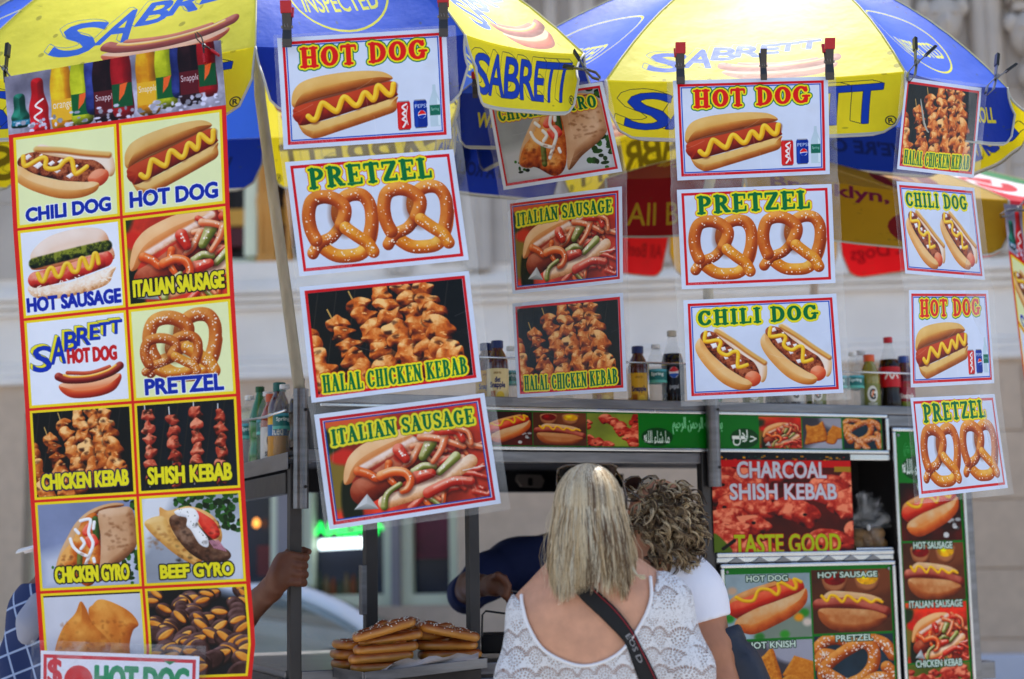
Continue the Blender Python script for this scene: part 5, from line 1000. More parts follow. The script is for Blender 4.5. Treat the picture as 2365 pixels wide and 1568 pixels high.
for i, (u, v) in enumerate(((1978, 1258), (2008, 1258), (2032, 1256), (1984, 1236), (2026, 1232), (2004, 1240))):
    m = MB(); lump(m, at(u, v, 5.27 + .02 * (i % 2)), (.028, .03, .024), i); m.build('bun', mat('bread', (196, 150, 96), .6, 0, .15, 40, .2), bg_, smooth=1)
FILM = bpy.data.materials.new('clear_film'); FILM.use_nodes = True; n_ = FILM.node_tree.nodes; l_ = FILM.node_tree.links; fb_ = n_['Principled BSDF']; fb_.inputs['Base Color'].default_value = (.85, .87, .9, 1); fb_.inputs['Roughness'].default_value = .12
tc = n_.new('ShaderNodeTexCoord'); nz_ = n_.new('ShaderNodeTexNoise'); nz_.inputs['Scale'].default_value = 14; nz_.inputs['Detail'].default_value = 5; nz_.inputs['Distortion'].default_value = 1.5; l_.new(tc.outputs['Object'], nz_.inputs['Vector']); bp_ = n_.new('ShaderNodeBump'); bp_.inputs['Strength'].default_value = .5; bp_.inputs['Distance'].default_value = .02; l_.new(nz_.outputs[0], bp_.inputs['Height']); l_.new(bp_.outputs[0], fb_.inputs['Normal'])
mr_ = n_.new('ShaderNodeMapRange'); mr_.inputs[1].default_value = .45; mr_.inputs[2].default_value = .75; mr_.inputs[3].default_value = .04; mr_.inputs[4].default_value = .26; l_.new(nz_.outputs[0], mr_.inputs[0]); l_.new(mr_.outputs[0], fb_.inputs['Alpha'])
m = MB(); lump(m, at(2004, 1243, 5.27), (.062, .06, .05), 9, 12, 22, .1); kn = at(2006, 1218, 5.22)
for i in range(13):
    a = math.radians(200 - i * 18.5); L = rr.uniform(.06, .105); d = np.array([math.cos(a) * .8, rr.uniform(-.3, .2), abs(math.sin(a)) * 1.1 + .1]); s = np.cross(d, (0, 1, 0)); s = s / np.linalg.norm(s) * .014
    m.grid([[kn - s * .15, kn + s * .15], [kn + d * L * .5 - s, kn + d * L * .55 + s + np.array([0, .012, 0])], [kn + d * L - s * 1.2, kn + d * L * .93 + s * 1.2]])
m.build('bag_film', FILM, bg_, smooth=0)
m = MB(); lump(m, kn, (.007, .007, .011), 2, 6, 8); m.build('knot', mat('white_tie', (232, 232, 234), .5), bg_)
# ---------------------------------------------------------------- umbrellas
CA = {k: img_mat('canopy_' + k, canopy_art(k, .15, 1).image('canopy_' + k), .55, 0, .24, .22) for k in 'yb'}; CB = dict(CA, y=img_mat('canopy_faded', canopy_art('y', .55).image('canopy_faded'), .55, 0, .24, .22)); VA = {k: img_mat('valance_' + k, valance_art(k).image('valance_' + k), .55, 0, .2, .35) for k in 'yb'}
FVA = {k: img_mat('valance_back_' + k, valance_art(k, 1).image('valance_back_' + k), .55, 0, .2, .35) for k in 'yb'}; FARP = lambda cols: {i: FVA[cols[i]] for i in (4, 5, 6)}
TRIM = mat('valance_trim', (176, 176, 168), .7)
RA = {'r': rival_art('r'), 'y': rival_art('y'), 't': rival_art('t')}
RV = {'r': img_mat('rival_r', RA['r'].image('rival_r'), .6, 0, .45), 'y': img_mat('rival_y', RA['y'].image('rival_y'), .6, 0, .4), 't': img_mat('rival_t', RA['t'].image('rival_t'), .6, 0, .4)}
def umbrella(name, label, rim, apex, cols, VL, hb, pole, cm, vm, flare=None, plain=None, nu=16, ns=12):
    rim = [at(*p) for p in rim]; apex = at(*apex); cen = np.mean(rim, 0); r = thing(name, label, 'umbrella', pole[-1] if pole else cen); n = len(rim); flare = flare or {}
    def outw(p): d = p - cen; d[2] = 0; return d / np.linalg.norm(d)
    for i in range(n):
        a, b = rim[i], rim[(i + 1) % n]; k = cols[i]
        G, UV = [], []
        for q in range(ns + 1):
            s = 1 - q / ns; row = []
            for j in range(nu + 1):
                u = j / nu; c = a + (b - a) * u; w = 4 * u * (1 - u); c = c - EZ * .012 * w + outw(c.copy()) * (-.01 * w)
                p = c * (1 - s) + apex * s + EZ * hb * 4 * s * (1 - s) * (1 - .3 * w) + outw(c.copy()) * hb * .5 * 4 * s * (1 - s) * (1 - .5 * w)
                row.append(p); UV.append((.5 + (u - .5) * (1 - .8 * s), min(1, s * 1.9)))
            G.append(row)
        m = MB(); m.grid(G, UV); m.build('canopy_panel', cm[k], r, smooth=1)
        f = flare.get(i, (.02, .02)); G, UV, edge = [], [], []
        for q in range(7):
            v = q / 6; row = []
            for j in range(25):
                u = j / 24; c = a + (b - a) * u; w = 4 * u * (1 - u); c = c - EZ * .012 * w + outw(c.copy()) * (-.01 * w); d = min(u, 1 - u) / .13; ql = 1 if d >= 1 else .5 + .5 * math.sqrt(max(0, 1 - (1 - d) ** 2))
                fl = f[0] + (f[1] - f[0]) * u; wav = .007 * math.sin(u * 11 + i) * v
                ins = (0 if d >= 1 else (1 - d) * .012 * v) * (1 if u < .5 else -1) - (.085 * u * v if vm is VA and i == 2 and k == 'y' else 0)
                p = c - EZ * VL * ql * v + outw(c.copy()) * (fl * v * v + wav + .002) + (b - a) / np.linalg.norm(b - a) * ins
                row.append(p); UV.append((u, 1 - v * ql))
            G.append(row)
        edge = [g[0] for g in G] + G[-1][1:-1] + [g[-1] for g in G][::-1]
        m = MB(); m.grid(G, UV); vo = m.build('valance', (vm if not (plain and i in plain) else plain[i])[k] if not (plain and i in plain) else plain[i], r, smooth=1)
        m = MB(); m.tube(edge, .0035, 6); m.build('valance_trim', TRIM, vo, smooth=1)
        m = MB(); m.tube([apex - EZ * .03] + [rim[i] * (1 - s) + apex * s + EZ * (hb * 4 * s * (1 - s) - .02) + outw(rim[i].copy()) * hb * .5 * 4 * s * (1 - s) for s in (.75, .5, .25)] + [rim[i] - EZ * .012], .004, 6); m.build('rib', STEELD, r)
        sm = [rim[i] * (1 - s) + apex * s + EZ * (hb * 4 * s * (1 - s) + .001) + outw(rim[i].copy()) * hb * .5 * 4 * s * (1 - s) for s in np.linspace(0, 1, 13)]; m = MB(); m.tube(sm, .0022, 6); m.build('seam', mat('seam_tape', (214, 208, 150), .7), r, smooth=1)
    if pole: m = MB(); m.tube([apex - EZ * .02] + pole, .0165, 16); m.build('pole', mat('cream_pole', (196, 190, 170), .45, 0, .05, 30, .25, stretch=(6, 6, .5)), r, smooth=1)
    m = MB(); m.lathe(apex - EZ * .03, [(.03, 0), (.035, .03), (.02, .05), (.008, .08)], 12); m.build('finial', mat('white_cap', (225, 225, 225), .4), r, smooth=1); return r
PA = [at(600, 220, 4.55), SA + EZ * 1.93]
UA = umbrella('market_umbrella', 'yellow and blue umbrella at left with lettered panels, mounted on the left post', [(-110, 190, 4.3), (590, 108, 3.97), (1073, 80, 3.92), (1348, 124, 4.22), (1085, 282, 5.3), (612, 318, 5.5), (60, 318, 5.3), (-330, 260, 4.8)], (585, -200, 4.75), 'ybybybyb', .185, .10, PA, CA, VA, {0: (.03, .03), 1: (.05, .03), 2: (.02, .05)}, FARP('ybybybyb'))
PB = [SB + EZ * 2.6, SB + EZ * 1.9]
UBm = umbrella('market_umbrella', 'yellow and blue umbrella at right with lettered front panel, above the middle of the cart', [(1062, 215, 4.75), (1400, 185, 4.25), (2090, 165, 4.2), (2325, 202, 4.5), (2190, 300, 5.3), (1640, 245, 5.7), (1300, 355, 5.6), (1010, 318, 5.2)], (1765, -95, 5.0), 'bybybyby', .175, .07, PB, CB, VA, {1: (.02, .02), 2: (.03, .02), 3: (.06, .05)}, FARP('bybybyby'))
n_c = at(1880, 800, 6.05); n_c[2] = 0
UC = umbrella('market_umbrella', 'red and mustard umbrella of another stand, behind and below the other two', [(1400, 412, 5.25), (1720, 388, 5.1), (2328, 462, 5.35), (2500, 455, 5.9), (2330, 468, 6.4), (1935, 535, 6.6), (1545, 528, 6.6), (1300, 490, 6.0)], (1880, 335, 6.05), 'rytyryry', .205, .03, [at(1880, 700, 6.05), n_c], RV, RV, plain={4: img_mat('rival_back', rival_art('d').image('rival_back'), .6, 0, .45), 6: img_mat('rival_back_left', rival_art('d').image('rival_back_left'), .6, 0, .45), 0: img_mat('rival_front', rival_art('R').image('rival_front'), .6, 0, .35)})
# ---------------------------------------------------------------- hanging posters
def quadgrid(c, Y, nu=8, nv=6, amp=.004, seed=0, off=0.):
    c = [np.array(q, float) for q in c]; Yc = Y if isinstance(Y, (tuple, list)) else (Y,) * 4; W3 = [at(*q, y) for q, y in zip(c, Yc)]; G = []
    for i in range(nv + 1):
        a = i / nv; row = []
        for j in range(nu + 1):
            b = j / nu; p = (W3[0] * (1 - b) + W3[1] * b) * (1 - a) + (W3[3] * (1 - b) + W3[2] * b) * a; p = p + np.array([0, amp * math.sin(3.1 * a + seed) * math.cos(2.3 * b + seed * 2) + off, 0]); row.append(p)
        G.append(row)
    return G
SH = {}
def sheet_mat(kind):
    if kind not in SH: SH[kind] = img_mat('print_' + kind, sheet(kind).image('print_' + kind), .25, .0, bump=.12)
    return SH[kind]
WORDS = {'hotdog': 'hot dog poster with drinks', 'pretzel': 'poster of two salted pretzels', 'chili': 'poster of two chili dogs', 'kebab': 'poster of chicken kebab skewers', 'italian': 'poster of an italian sausage roll', 'gyro': 'poster of a chicken gyro wrap'}
SLV = bpy.data.materials.new('laminate_film'); SLV.use_nodes = True; fb_ = SLV.node_tree.nodes['Principled BSDF']; fb_.inputs['Base Color'].default_value = (.82, .82, .8, 1); fb_.inputs['Roughness'].default_value = .15; n_ = SLV.node_tree.nodes; l_ = SLV.node_tree.links
tc = n_.new('ShaderNodeTexCoord'); nz_ = n_.new('ShaderNodeTexNoise'); nz_.inputs['Scale'].default_value = 7; nz_.inputs['Detail'].default_value = 6; l_.new(tc.outputs['Object'], nz_.inputs['Vector']); mr_ = n_.new('ShaderNodeMapRange'); mr_.inputs[1].default_value = .35; mr_.inputs[2].default_value = .7; mr_.inputs[3].default_value = .08; mr_.inputs[4].default_value = .28; l_.new(nz_.outputs[0], mr_.inputs[0]); l_.new(mr_.outputs[0], fb_.inputs['Alpha'])
bp_ = n_.new('ShaderNodeBump'); bp_.inputs['Strength'].default_value = .25; bp_.inputs['Distance'].default_value = .02; l_.new(nz_.outputs[0], bp_.inputs['Height']); l_.new(bp_.outputs[0], fb_.inputs['Normal'])
def column(label, sheets, Y, mx=(-14, 18), my=(-10, 14)):
    top = at((sheets[0][1][0][0] + sheets[0][1][1][0]) / 2, sheets[0][1][0][1], Y if not isinstance(Y, tuple) else Y[0]); r = thing('poster_column', label, 'poster column', top, 'columns of laminated food posters hanging from the umbrellas')
    Ys = Y if isinstance(Y, tuple) else (Y, Y, Y, Y); Lp, Rp = [], []
    for k, (kind, c) in enumerate(sheets):
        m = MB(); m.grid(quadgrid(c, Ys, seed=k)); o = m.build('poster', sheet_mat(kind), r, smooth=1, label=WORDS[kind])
        for a, b, w in ((0, 1, my[0] if k == 0 else -4), (3, 2, my[1] if k == len(sheets) - 1 else 4)): Lp.append((c[a][0] + mx[0], c[a][1] + w)); Rp.append((c[b][0] + mx[1], c[b][1] + w))
    G = [[at(l[0] + (q[0] - l[0]) * j / 6, l[1] + (q[1] - l[1]) * j / 6, Ys[0] + (Ys[1] - Ys[0]) * j / 6) + np.array([0, .009, 0]) for j in range(7)] for l, q in zip(Lp, Rp)]
    m = MB(); m.grid(G); m.build('plastic_sleeve', SLV, r, smooth=0); return r
column('left poster column of four: hot dog, pretzel, chicken kebab and italian sausage', [('hotdog', [(640, 88), (1030, 65), (1043, 320), (655, 345)]), ('pretzel', [(658.4, 374.7), (1047, 345), (1082.7, 600), (691.5, 638)]), ('kebab', [(691.5, 663), (1082.7, 625), (1112.7, 881), (719.4, 930)]), ('italian', [(725.3, 957.7), (1118.5, 907.6), (1157, 1162.5), (760.6, 1224)])], 3.86, (-10, 22))
column('poster column of three: half hidden chicken gyro, italian sausage and chicken kebab', [('gyro', [(1125, 226.8), (1391.6, 188.5), (1437.2, 396.2), (1163.3, 438.9)]), ('italian', [(1170.5, 463.7), (1436.3, 430.5), (1439.3, 651.4), (1184, 679)]), ('kebab', [(1183, 701.2), (1439.3, 675.4), (1447.4, 903.7), (1195.2, 918.5)])], (4.56, 4.13, 4.15, 4.5), (-12, 12))
column('poster column of three: hot dog, pretzel and chili dog on the front of the right umbrella', [('hotdog', [(1554, 186.2), (1912, 176.8), (1916.5, 402), (1564.5, 416.8)]), ('pretzel', [(1563, 438.6), (1920.2, 425), (1930, 653.3), (1574.8, 668)]), ('chili', [(1577.8, 693.8), (1931.9, 677.2), (1947.4, 907.4), (1587.7, 924)])], 4.12, (-14, 20))
column('rightmost poster column of four, beginning with chicken kebab and ending with pretzel', [('kebab', [(2092.3, 178.2), (2267, 203.2), (2248.5, 411), (2071.7, 390.3)]), ('chili', [(2070.2, 418.8), (2249.6, 434.2), (2275.3, 646), (2091.2, 631.2)]), ('hotdog', [(2098.6, 669.9), (2282.7, 669.9), (2295.6, 885.3), (2104.2, 894.5)]), ('pretzel', [(2102.6, 918.5), (2297, 909.9), (2328, 1126.7), (2122.7, 1150.3)])], (4.12, 4.36, 4.36, 4.12), (-8, 16))
# long menu banner under the left umbrella
LE = [(10, 178, 0), (20, 312, .1015), (30, 525, .245), (45, 733, .39), (58, 940, .535), (70, 1152, .68), (83, 1362, .825), (98, 1575, .97), (99, 1620, 1)]
RE = [(510, 92, 0), (522, 243, .1015), (530, 465, .245), (541, 678, .39), (555, 905, .535), (565, 1122, .68), (578, 1338, .825), (590, 1480, .92), (580, 1580, .985), (578, 1600, 1)]
def ev(E, s):
    for a, b in zip(E[:-1], E[1:]):
        if s <= b[2] + 1e-9: q = (s - a[2]) / (b[2] - a[2]); return a[0] + (b[0] - a[0]) * q, a[1] + (b[1] - a[1]) * q
bn = thing('menu_banner', 'long vertical banner with a grid of twelve food pictures clipped to the left umbrella', 'banner', at(260, 140, 3.9)); G, UV = [], []
for i in range(41):
    s = i / 40; l, q = ev(LE, s), ev(RE, s); row = []
    for j in range(13):
        b = j / 12; row.append(at(l[0] + (q[0] - l[0]) * b, l[1] + (q[1] - l[1]) * b, 3.92 - .04 * b + .008 * math.sin(5 * s + 3 * b) - .03 * max(0, s - .85) * b + .02 * max(0, b - .9) * max(0, s - .9) * 50)); UV.append((b, 1 - s))
    G.append(row)
m = MB(); m.grid(G, UV); m.build('printed_sheet', img_mat('menu_print', menu_banner().image('menu_print'), .3, .0, bump=.12), bn, smooth=1)
ps = MB(); ps.grid(quadgrid([(95, 1502), (460, 1516), (458, 1680), (92, 1668)], 3.86, seed=2)); tag(ps.build('price_sign', img_mat('price_print', price_sign().image('price_print'), .3, bump=.1), smooth=1), 'white price sign with green hot dog lettering taped across the foot of the menu banner', 'sign')
ps = MB(); ps.grid(quadgrid([(72, 1478), (475, 1492), (475, 1700), (70, 1700)], 3.853, seed=4)); tag(ps.build('clear_tape', FILM, smooth=1), 'strip of clear packing tape holding the price sign to the banner', 'tape')
# edge of another menu banner at the far right
m = MB(); G = quadgrid([(2318, 470), (2520, 490), (2560, 760 + 700), (2372, 920)], 5.3, 8, 20, .01)
m.grid(G, [(j / 8, 1 - i / 20 * .42) for i in range(21) for j in range(9)]); tag(m.build('menu_banner', bpy.data.materials['menu_print'], smooth=1), 'second menu banner cut off by the right edge, hanging from the red and mustard umbrella', 'banner')
# ---------------------------------------------------------------- spring clamps
def clamp(u, v, Y, label, tips=None, side=0, rot=0, s=1.0, metal=STEELD):
    p = at(u, v, Y); r = thing('spring_clamp', label, 'clamp', p, 'spring clamps on the umbrella rims'); c, n = math.cos(math.radians(rot)), math.sin(math.radians(rot))
    X = np.array([1., 0, 0]); Yv = np.array([0, 1., 0]); wv, ov = (X, Yv) if not side else (Yv, X)
    def T(o, z): o, z = c * o + n * z, -n * o + c * z; return p + (ov * o + EZ * z) * s
    for sg in (1, -1):
        prof = [(-.002 * sg, -.046), (-.006 * sg, -.03), (.001 * sg, -.004), (.006 * sg, .008), (.022 * sg, .05)] if not side else [(-.003 * sg, -.05), (-.009 * sg, -.03), (-.003 * sg, -.006), (.005 * sg, .008), (.026 * sg, .056)]
        def bar(pr, th, w, mt, nm, par):
            m = MB()
            L = [T(a - th, b) for a, b in pr] + [T(a + th, b) for a, b in pr[::-1]]; L = [q - wv * w / 2 * s for q in L]; m.poly(L, wv * w * s); return m.build(nm, mt, par, bevel=.0008)
        j = bar(prof, .0016, .02, metal, 'lever', r)
        if tips: a, b = np.array(prof[-2]), np.array(prof[-1]); bar([tuple(a + (b - a) * .45), tuple(a + (b - a) * 1.05)], .004, .025, tips, 'grip', r)
    m = MB(); m.tube([T(0, 0) - wv * .013 * s, T(0, 0) + wv * .013 * s], .0035 * s, 8); m.build('pivot', STEEL, r)
    m = MB(); m.tube([T(.006 * math.cos(k), .006 * math.sin(k) + .004) + wv * (k * .001 - .008) * s for k in np.linspace(0, 14, 40)], .001, 5); m.build('spring', STEEL, r); return r
REDG = mat('red_grip', (176, 16, 34), .35); BLK = mat('black_grip', (24, 24, 26), .35)
clamp(663, 62, 3.83, 'red gripped clamp at the upper left corner of the left poster column', REDG, s=1.15); clamp(1024, 38, 3.83, 'red gripped clamp at the upper right corner of the left poster column', REDG, s=1.15)
clamp(12, 162, 3.95, 'black clamp at the left end of the menu banner', BLK, 1, -20, 1.1); clamp(470, 104, 3.86, 'red and black clamp on the right end of the menu banner', REDG, 1, 150, .75)
clamp(1097, 198, 4.55, 'dark red clamp on the left corner of the half hidden gyro poster', REDG, 0, -20, .8); clamp(1352, 160, 4.1, 'steel clamp with black handle pinching the fluttering yellow valance', BLK, 1, -55, .95, STEEL)
clamp(1571, 152, 4.1, 'red gripped clamp at the left top of the middle hot dog poster', REDG, s=1.1); clamp(1763, 152, 4.1, 'plain steel clamp without grips between two red ones', None, s=.85); clamp(1915, 142, 4.1, 'red gripped clamp at the right top of the middle hot dog poster', REDG, s=1.1)
clamp(2116, 146, 4.12, 'open black clamp at the left top of the rightmost poster column', BLK, 1, 25, 1.1, STEEL); clamp(2300, 180, 4.35, 'open black clamp at the right top of the rightmost poster column', BLK, 1, 32, 1.1, STEEL); clamp(2348, 484, 5.25, 'steel clamp with red handles on the red and mustard umbrella', REDG, 1, 70, 1.2, STEEL)
# ---------------------------------------------------------------- people: smooth bodies meshed from blended volumes
def nets(f, lo, hi, h):
    lo, hi = np.array(lo, float), np.array(hi, float); n = np.ceil((hi - lo) / h).astype(int) + 1
    ax = [lo[i] + h * np.arange(n[i]) for i in range(3)]; X, Y, Z = np.meshgrid(*ax, indexing='ij'); D = f(X, Y, Z).astype(np.float32)
    s = D < 0; c = np.zeros(n - 1, int); P = np.zeros((*(n - 1), 3)); cnt = np.zeros(n - 1)
    sl = lambda o: tuple(slice(o[i], n[i] - 1 + o[i]) for i in range(3))
    cor = [(a, b, d) for a in (0, 1) for b in (0, 1) for d in (0, 1)]
    for a in cor:
        for b in cor:
            if sum(abs(a[i] - b[i]) for i in range(3)) == 1 and a < b:
                da, db = D[sl(a)], D[sl(b)]; x = s[sl(a)] != s[sl(b)]; t = np.where(x, da / np.where(x, da - db, 1), 0)
                for i in range(3): P[..., i] += np.where(x, a[i] + (b[i] - a[i]) * t, 0)
                cnt += x
    act = cnt > 0; idx = -np.ones(n - 1, int); idx[act] = np.arange(act.sum()); I = np.argwhere(act); V = lo + h * (I + P[act] / cnt[act][:, None]); Q = []
    for k in range(3):
        e = [0, 0, 0]; e[k] = 1; m = list(n); m[k] -= 1
        a = s[tuple(slice(0, m[i]) for i in range(3))]; b = s[tuple(slice(e[i], m[i] + e[i]) for i in range(3))]; E = np.argwhere(a != b); u, v = (k + 1) % 3, (k + 2) % 3
        E = E[(E[:, u] > 0) & (E[:, v] > 0) & (E[:, u] < n[u] - 1) & (E[:, v] < n[v] - 1)]
        if not len(E): continue
        ins = a[tuple(E.T)]; du = np.zeros(3, int); du[u] = 1; dv = np.zeros(3, int); dv[v] = 1
        g = lambda q: idx[tuple(q.T)]
        f4 = np.stack([g(E - du - dv), g(E - dv), g(E), g(E - du)], 1); f4[~ins] = f4[~ins][:, ::-1]; Q.append(f4)
    return V, np.vstack(Q)
class Body:
    """blend of tapered capsules and ellipsoids; k = blend radius"""
    def __init__(s): s.p = []
    def cap(s, a, b, r0, r1=None, k=.03, sy=1.0): s.p.append(('c', np.array(a, float), np.array(b, float), r0, r0 if r1 is None else r1, k, sy)); return s
    def chain(s, P, R, k=.02, sy=1.0):
        for i in range(len(P) - 1): s.cap(P[i], P[i + 1], R[i], R[i + 1], k, sy)
        return s
    def ell(s, c, r, k=.03, R=None): s.p.append(('e', np.array(c, float), np.array(r, float), R, 0, k, 1)); return s
    def f(s, X, Y, Z, grow=0.):
        D = None
        for q in s.p:
            if q[0] == 'c':
                _, a, b, r0, r1, k, sy = q; d = b - a; w = np.array([1, 1 / sy ** 2, 1]); px, py, pz = X - a[0], Y - a[1], Z - a[2]; t = np.clip((px * d[0] + py * d[1] * w[1] + pz * d[2]) / (d * d * w).sum(), 0, 1)
                e = np.sqrt((px - t * d[0]) ** 2 + ((py - t * d[1]) / sy) ** 2 + (pz - t * d[2]) ** 2) - (r0 + (r1 - r0) * t)
            else:
                _, c, r, R, _, k, _ = q; px, py, pz = X - c[0], Y - c[1], Z - c[2]
                if R is not None: px, py, pz = [R[0][i] * px + R[1][i] * py + R[2][i] * pz for i in range(3)]
                k0 = np.sqrt((px / r[0]) ** 2 + (py / r[1]) ** 2 + (pz / r[2]) ** 2); k1 = np.sqrt((px / r[0] ** 2) ** 2 + (py / r[1] ** 2) ** 2 + (pz / r[2] ** 2) ** 2); e = k0 * (k0 - 1) / (k1 + 1e-9)
            if D is None: D = e
            else: h = np.clip(.5 + .5 * (D - e) / k, 0, 1); D = D * (1 - h) + e * h - k * h * (1 - h)
        return D - grow
    def bounds(s, m=.03):
        L = []
        for q in s.p:
            if q[0] == 'c': L += [q[1] - q[3], q[1] + q[3], q[2] - q[4], q[2] + q[4]]
            else: L += [q[1] - q[2].max(), q[1] + q[2].max()]
        L = np.array(L); return L.min(0) - m, L.max(0) + m
    def mesh(s, h=.008, grow=0., cut=None, lo=None, hi=None):
        a, b = s.bounds(.03 + grow); a = a if lo is None else np.maximum(a, lo); b = b if hi is None else np.minimum(b, hi)
        f = (lambda X, Y, Z: s.f(X, Y, Z, grow)) if cut is None else (lambda X, Y, Z: np.maximum(s.f(X, Y, Z, grow), cut(X, Y, Z)))
        V, Q = nets(f, a, b, h); m = MB(); m.v = [tuple(p) for p in V]; m.f = [tuple(int(i) for i in q) for q in Q]; m.uv = [(0, 0)] * len(V); m.c = [None] * len(V); return m
# picture-plane coordinates of a volume sample, for cutting necklines where they show
CRT = A3.T
def pix(X, Y, Z):
    q = [CRT[i][0] * X + CRT[i][1] * Y + CRT[i][2] * (Z - CAMZ) for i in range(3)]; k = FL / 36 * 2365; return 1182.5 - q[0] / q[2] * k, 784 + q[1] / q[2] * k
def head(B, c, r=(.074, .094, .112), yaw=0.):
    """face looks along +Y rotated by yaw (radians, towards -X)"""
    cs, sn = math.cos(yaw), math.sin(yaw); R = np.array([[cs, sn, 0], [-sn, cs, 0], [0, 0, 1.]]).T
    def P(x, y, z): return np.array(c) + np.array([cs * x - sn * y, sn * x + cs * y, z])
    Rm = np.array([[cs, -sn, 0], [sn, cs, 0], [0, 0, 1.]])
    B.ell(c, r, .03, Rm); B.ell(P(0, .035, -.07), (.052, .06, .055), .035, Rm)
    B.ell(P(0, .098, -.03), (.011, .018, .02), .012, Rm); B.ell(P(0, .088, -.068), (.022, .01, .006), .01, Rm); B.ell(P(0, .078, -.1), (.02, .016, .014), .02, Rm)
    for s in (-1, 1): B.ell(P(s * .076, -.002, -.02), (.008, .018, .03), .008, Rm); B.ell(P(s * .03, .083, .008), (.016, .012, .008), .012, Rm); B.ell(P(s * .03, .086, -.008), (.011, .01, .008), .006, Rm)
    return P
def legs(B, hip, w, hz, shoe=True):
    for s in (-1, 1): B.chain([hip + np.array([s * w, 0, 0]), np.array([hip[0] + s * (w + .01), hip[1] - .01, hz * .53]), np.array([hip[0] + s * (w + .015), hip[1] + .01, .09])], [.085, .058, .042], .04); B.cap((hip[0] + s * (w + .015), hip[1] + .02, .05), (hip[0] + s * (w + .03), hip[1] + .14, .04), .045, .035, .03)
SK = mat('fair_skin', (206, 152, 122), .5, 0, .08, 120, .16, sss=.12); SKT = mat('tanned_skin', (176, 118, 86), .5, 0, .04, 120, .12, sss=.1); SKD = mat('dark_skin', (114, 70, 50), .5, 0, .12, 90, .18, sss=.06)
# ---- the woman with straight blonde hair
def lace_art():
    c = CV(640, 640, (255, 255, 255)); h = (0, 0, 0)   # used as a mask: dark = open lace
    for gy in range(5):
        for gx in range(5):
            c.view((0, 0, 500, 500)); x, y = gx * 100 + 50 * (gy % 2), gy * 100
            for r_, n in ((8, 0), (20, 9), (33, 14)):
                for i in range(n): a = 2 * math.pi * i / n; c.ell(x + r_ * math.cos(a), y + r_ * math.sin(a), 3.4, 3.4, h, n=8)
            c.ell(x, y, 4, 4, h, n=8)
            for i in range(13): a = math.pi * (1.08 + .84 * i / 12); c.line([(x + 42 * math.cos(a), y - 2 + 42 * math.sin(a)), (x + 53 * math.cos(a), y - 2 + 53 * math.sin(a))], 2.5, h)
            for i in range(6): c.ell(x - 45 + i * 18, y + 46 + 3 * math.sin(i * 2.), 3.4, 2.4, h, n=7)
    for i in range(2600): x, y = PR.uniform(0, 500), PR.uniform(0, 500); c.ell(x, y, 1.15, 1.15, h, n=6, alpha=.8)
    return c
LM = bpy.data.materials.new('white_lace'); LM.use_nodes = True; n_ = LM.node_tree.nodes; l_ = LM.node_tree.links; b_ = n_['Principled BSDF']; b_.inputs['Base Color'].default_value = (.72, .72, .74, 1); b_.inputs['Roughness'].default_value = .85
tx = n_.new('ShaderNodeTexImage'); tx.image = lace_art().image('lace_mask'); tx.image.colorspace_settings.name = 'Non-Color'; uvn = n_.new('ShaderNodeUVMap'); nzl = n_.new('ShaderNodeTexNoise'); nzl.inputs['Scale'].default_value = 2.5; l_.new(uvn.outputs[0], nzl.inputs['Vector']); mxl = n_.new('ShaderNodeMix'); mxl.data_type = 'VECTOR'; mxl.inputs['Factor'].default_value = .12; l_.new(uvn.outputs[0], mxl.inputs['A']); l_.new(nzl.outputs['Color'], mxl.inputs['B']); l_.new(mxl.outputs['Result'], tx.inputs[0]); l_.new(tx.outputs[0], b_.inputs['Alpha'])
bp_ = n_.new('ShaderNodeBump'); bp_.inputs['Strength'].default_value = .8; bp_.inputs['Distance'].default_value = .004; l_.new(tx.outputs[0], bp_.inputs['Height']); l_.new(bp_.outputs[0], b_.inputs['Normal'])
WY = 3.72
w = lambda u, v, d=0.: at(u, v, WY + d)
bl = thing('person', 'woman seen from behind with straight streaked blonde hair and a low backed white lace top', 'person', (w(1400, 1500)[0], WY + .05, 0))
B = Body(); hc = w(1360, 1196, .04)
P_ = head(B, hc, yaw=-.15)
nb = w(1366, 1345, .045); B.cap(hc + np.array([0, -.01, -.06]), nb, .052, .056, .03)
B.cap(w(1372, 1420, .06), w(1388, 1520, .06), .165, .16, .05, .62); B.cap(w(1388, 1520, .06), w(1400, 1800, .06), .155, .13, .05, .66); B.cap(w(1400, 1800, .06), w(1400, 2050, .05), .13, .175, .05, .7)
B.cap(w(1246, 1412, .05), w(1532, 1385, .05), .054, .054, .05, .9); B.cap(w(1300, 1378, .05), w(1455, 1358, .05), .048, .048, .06)
for q in ((1290, 1455), (1445, 1435)): B.ell(w(*q, -.005), (.062, .035, .085), .05)     # shoulder blades
B.chain([w(1228, 1422, .05), w(1203, 1570, .04), w(1195, 1700, .06)], [.05, .048, .042], .04); B.chain([w(1190, 1700, .06), w(1240, 1800, .25)], [.042, .03], .02)
B.chain([w(1540, 1402, .05), w(1588, 1545, .04), w(1608, 1680, .06)], [.051, .05, .042], .04); B.chain([w(1620, 1680, .06), w(1560, 1770, .25)], [.042, .03], .02)
hip = w(1400, 2030, .05); legs(B, hip, .09, hip[2])
B.mesh(.009).build('body', SK, bl, smooth=1)
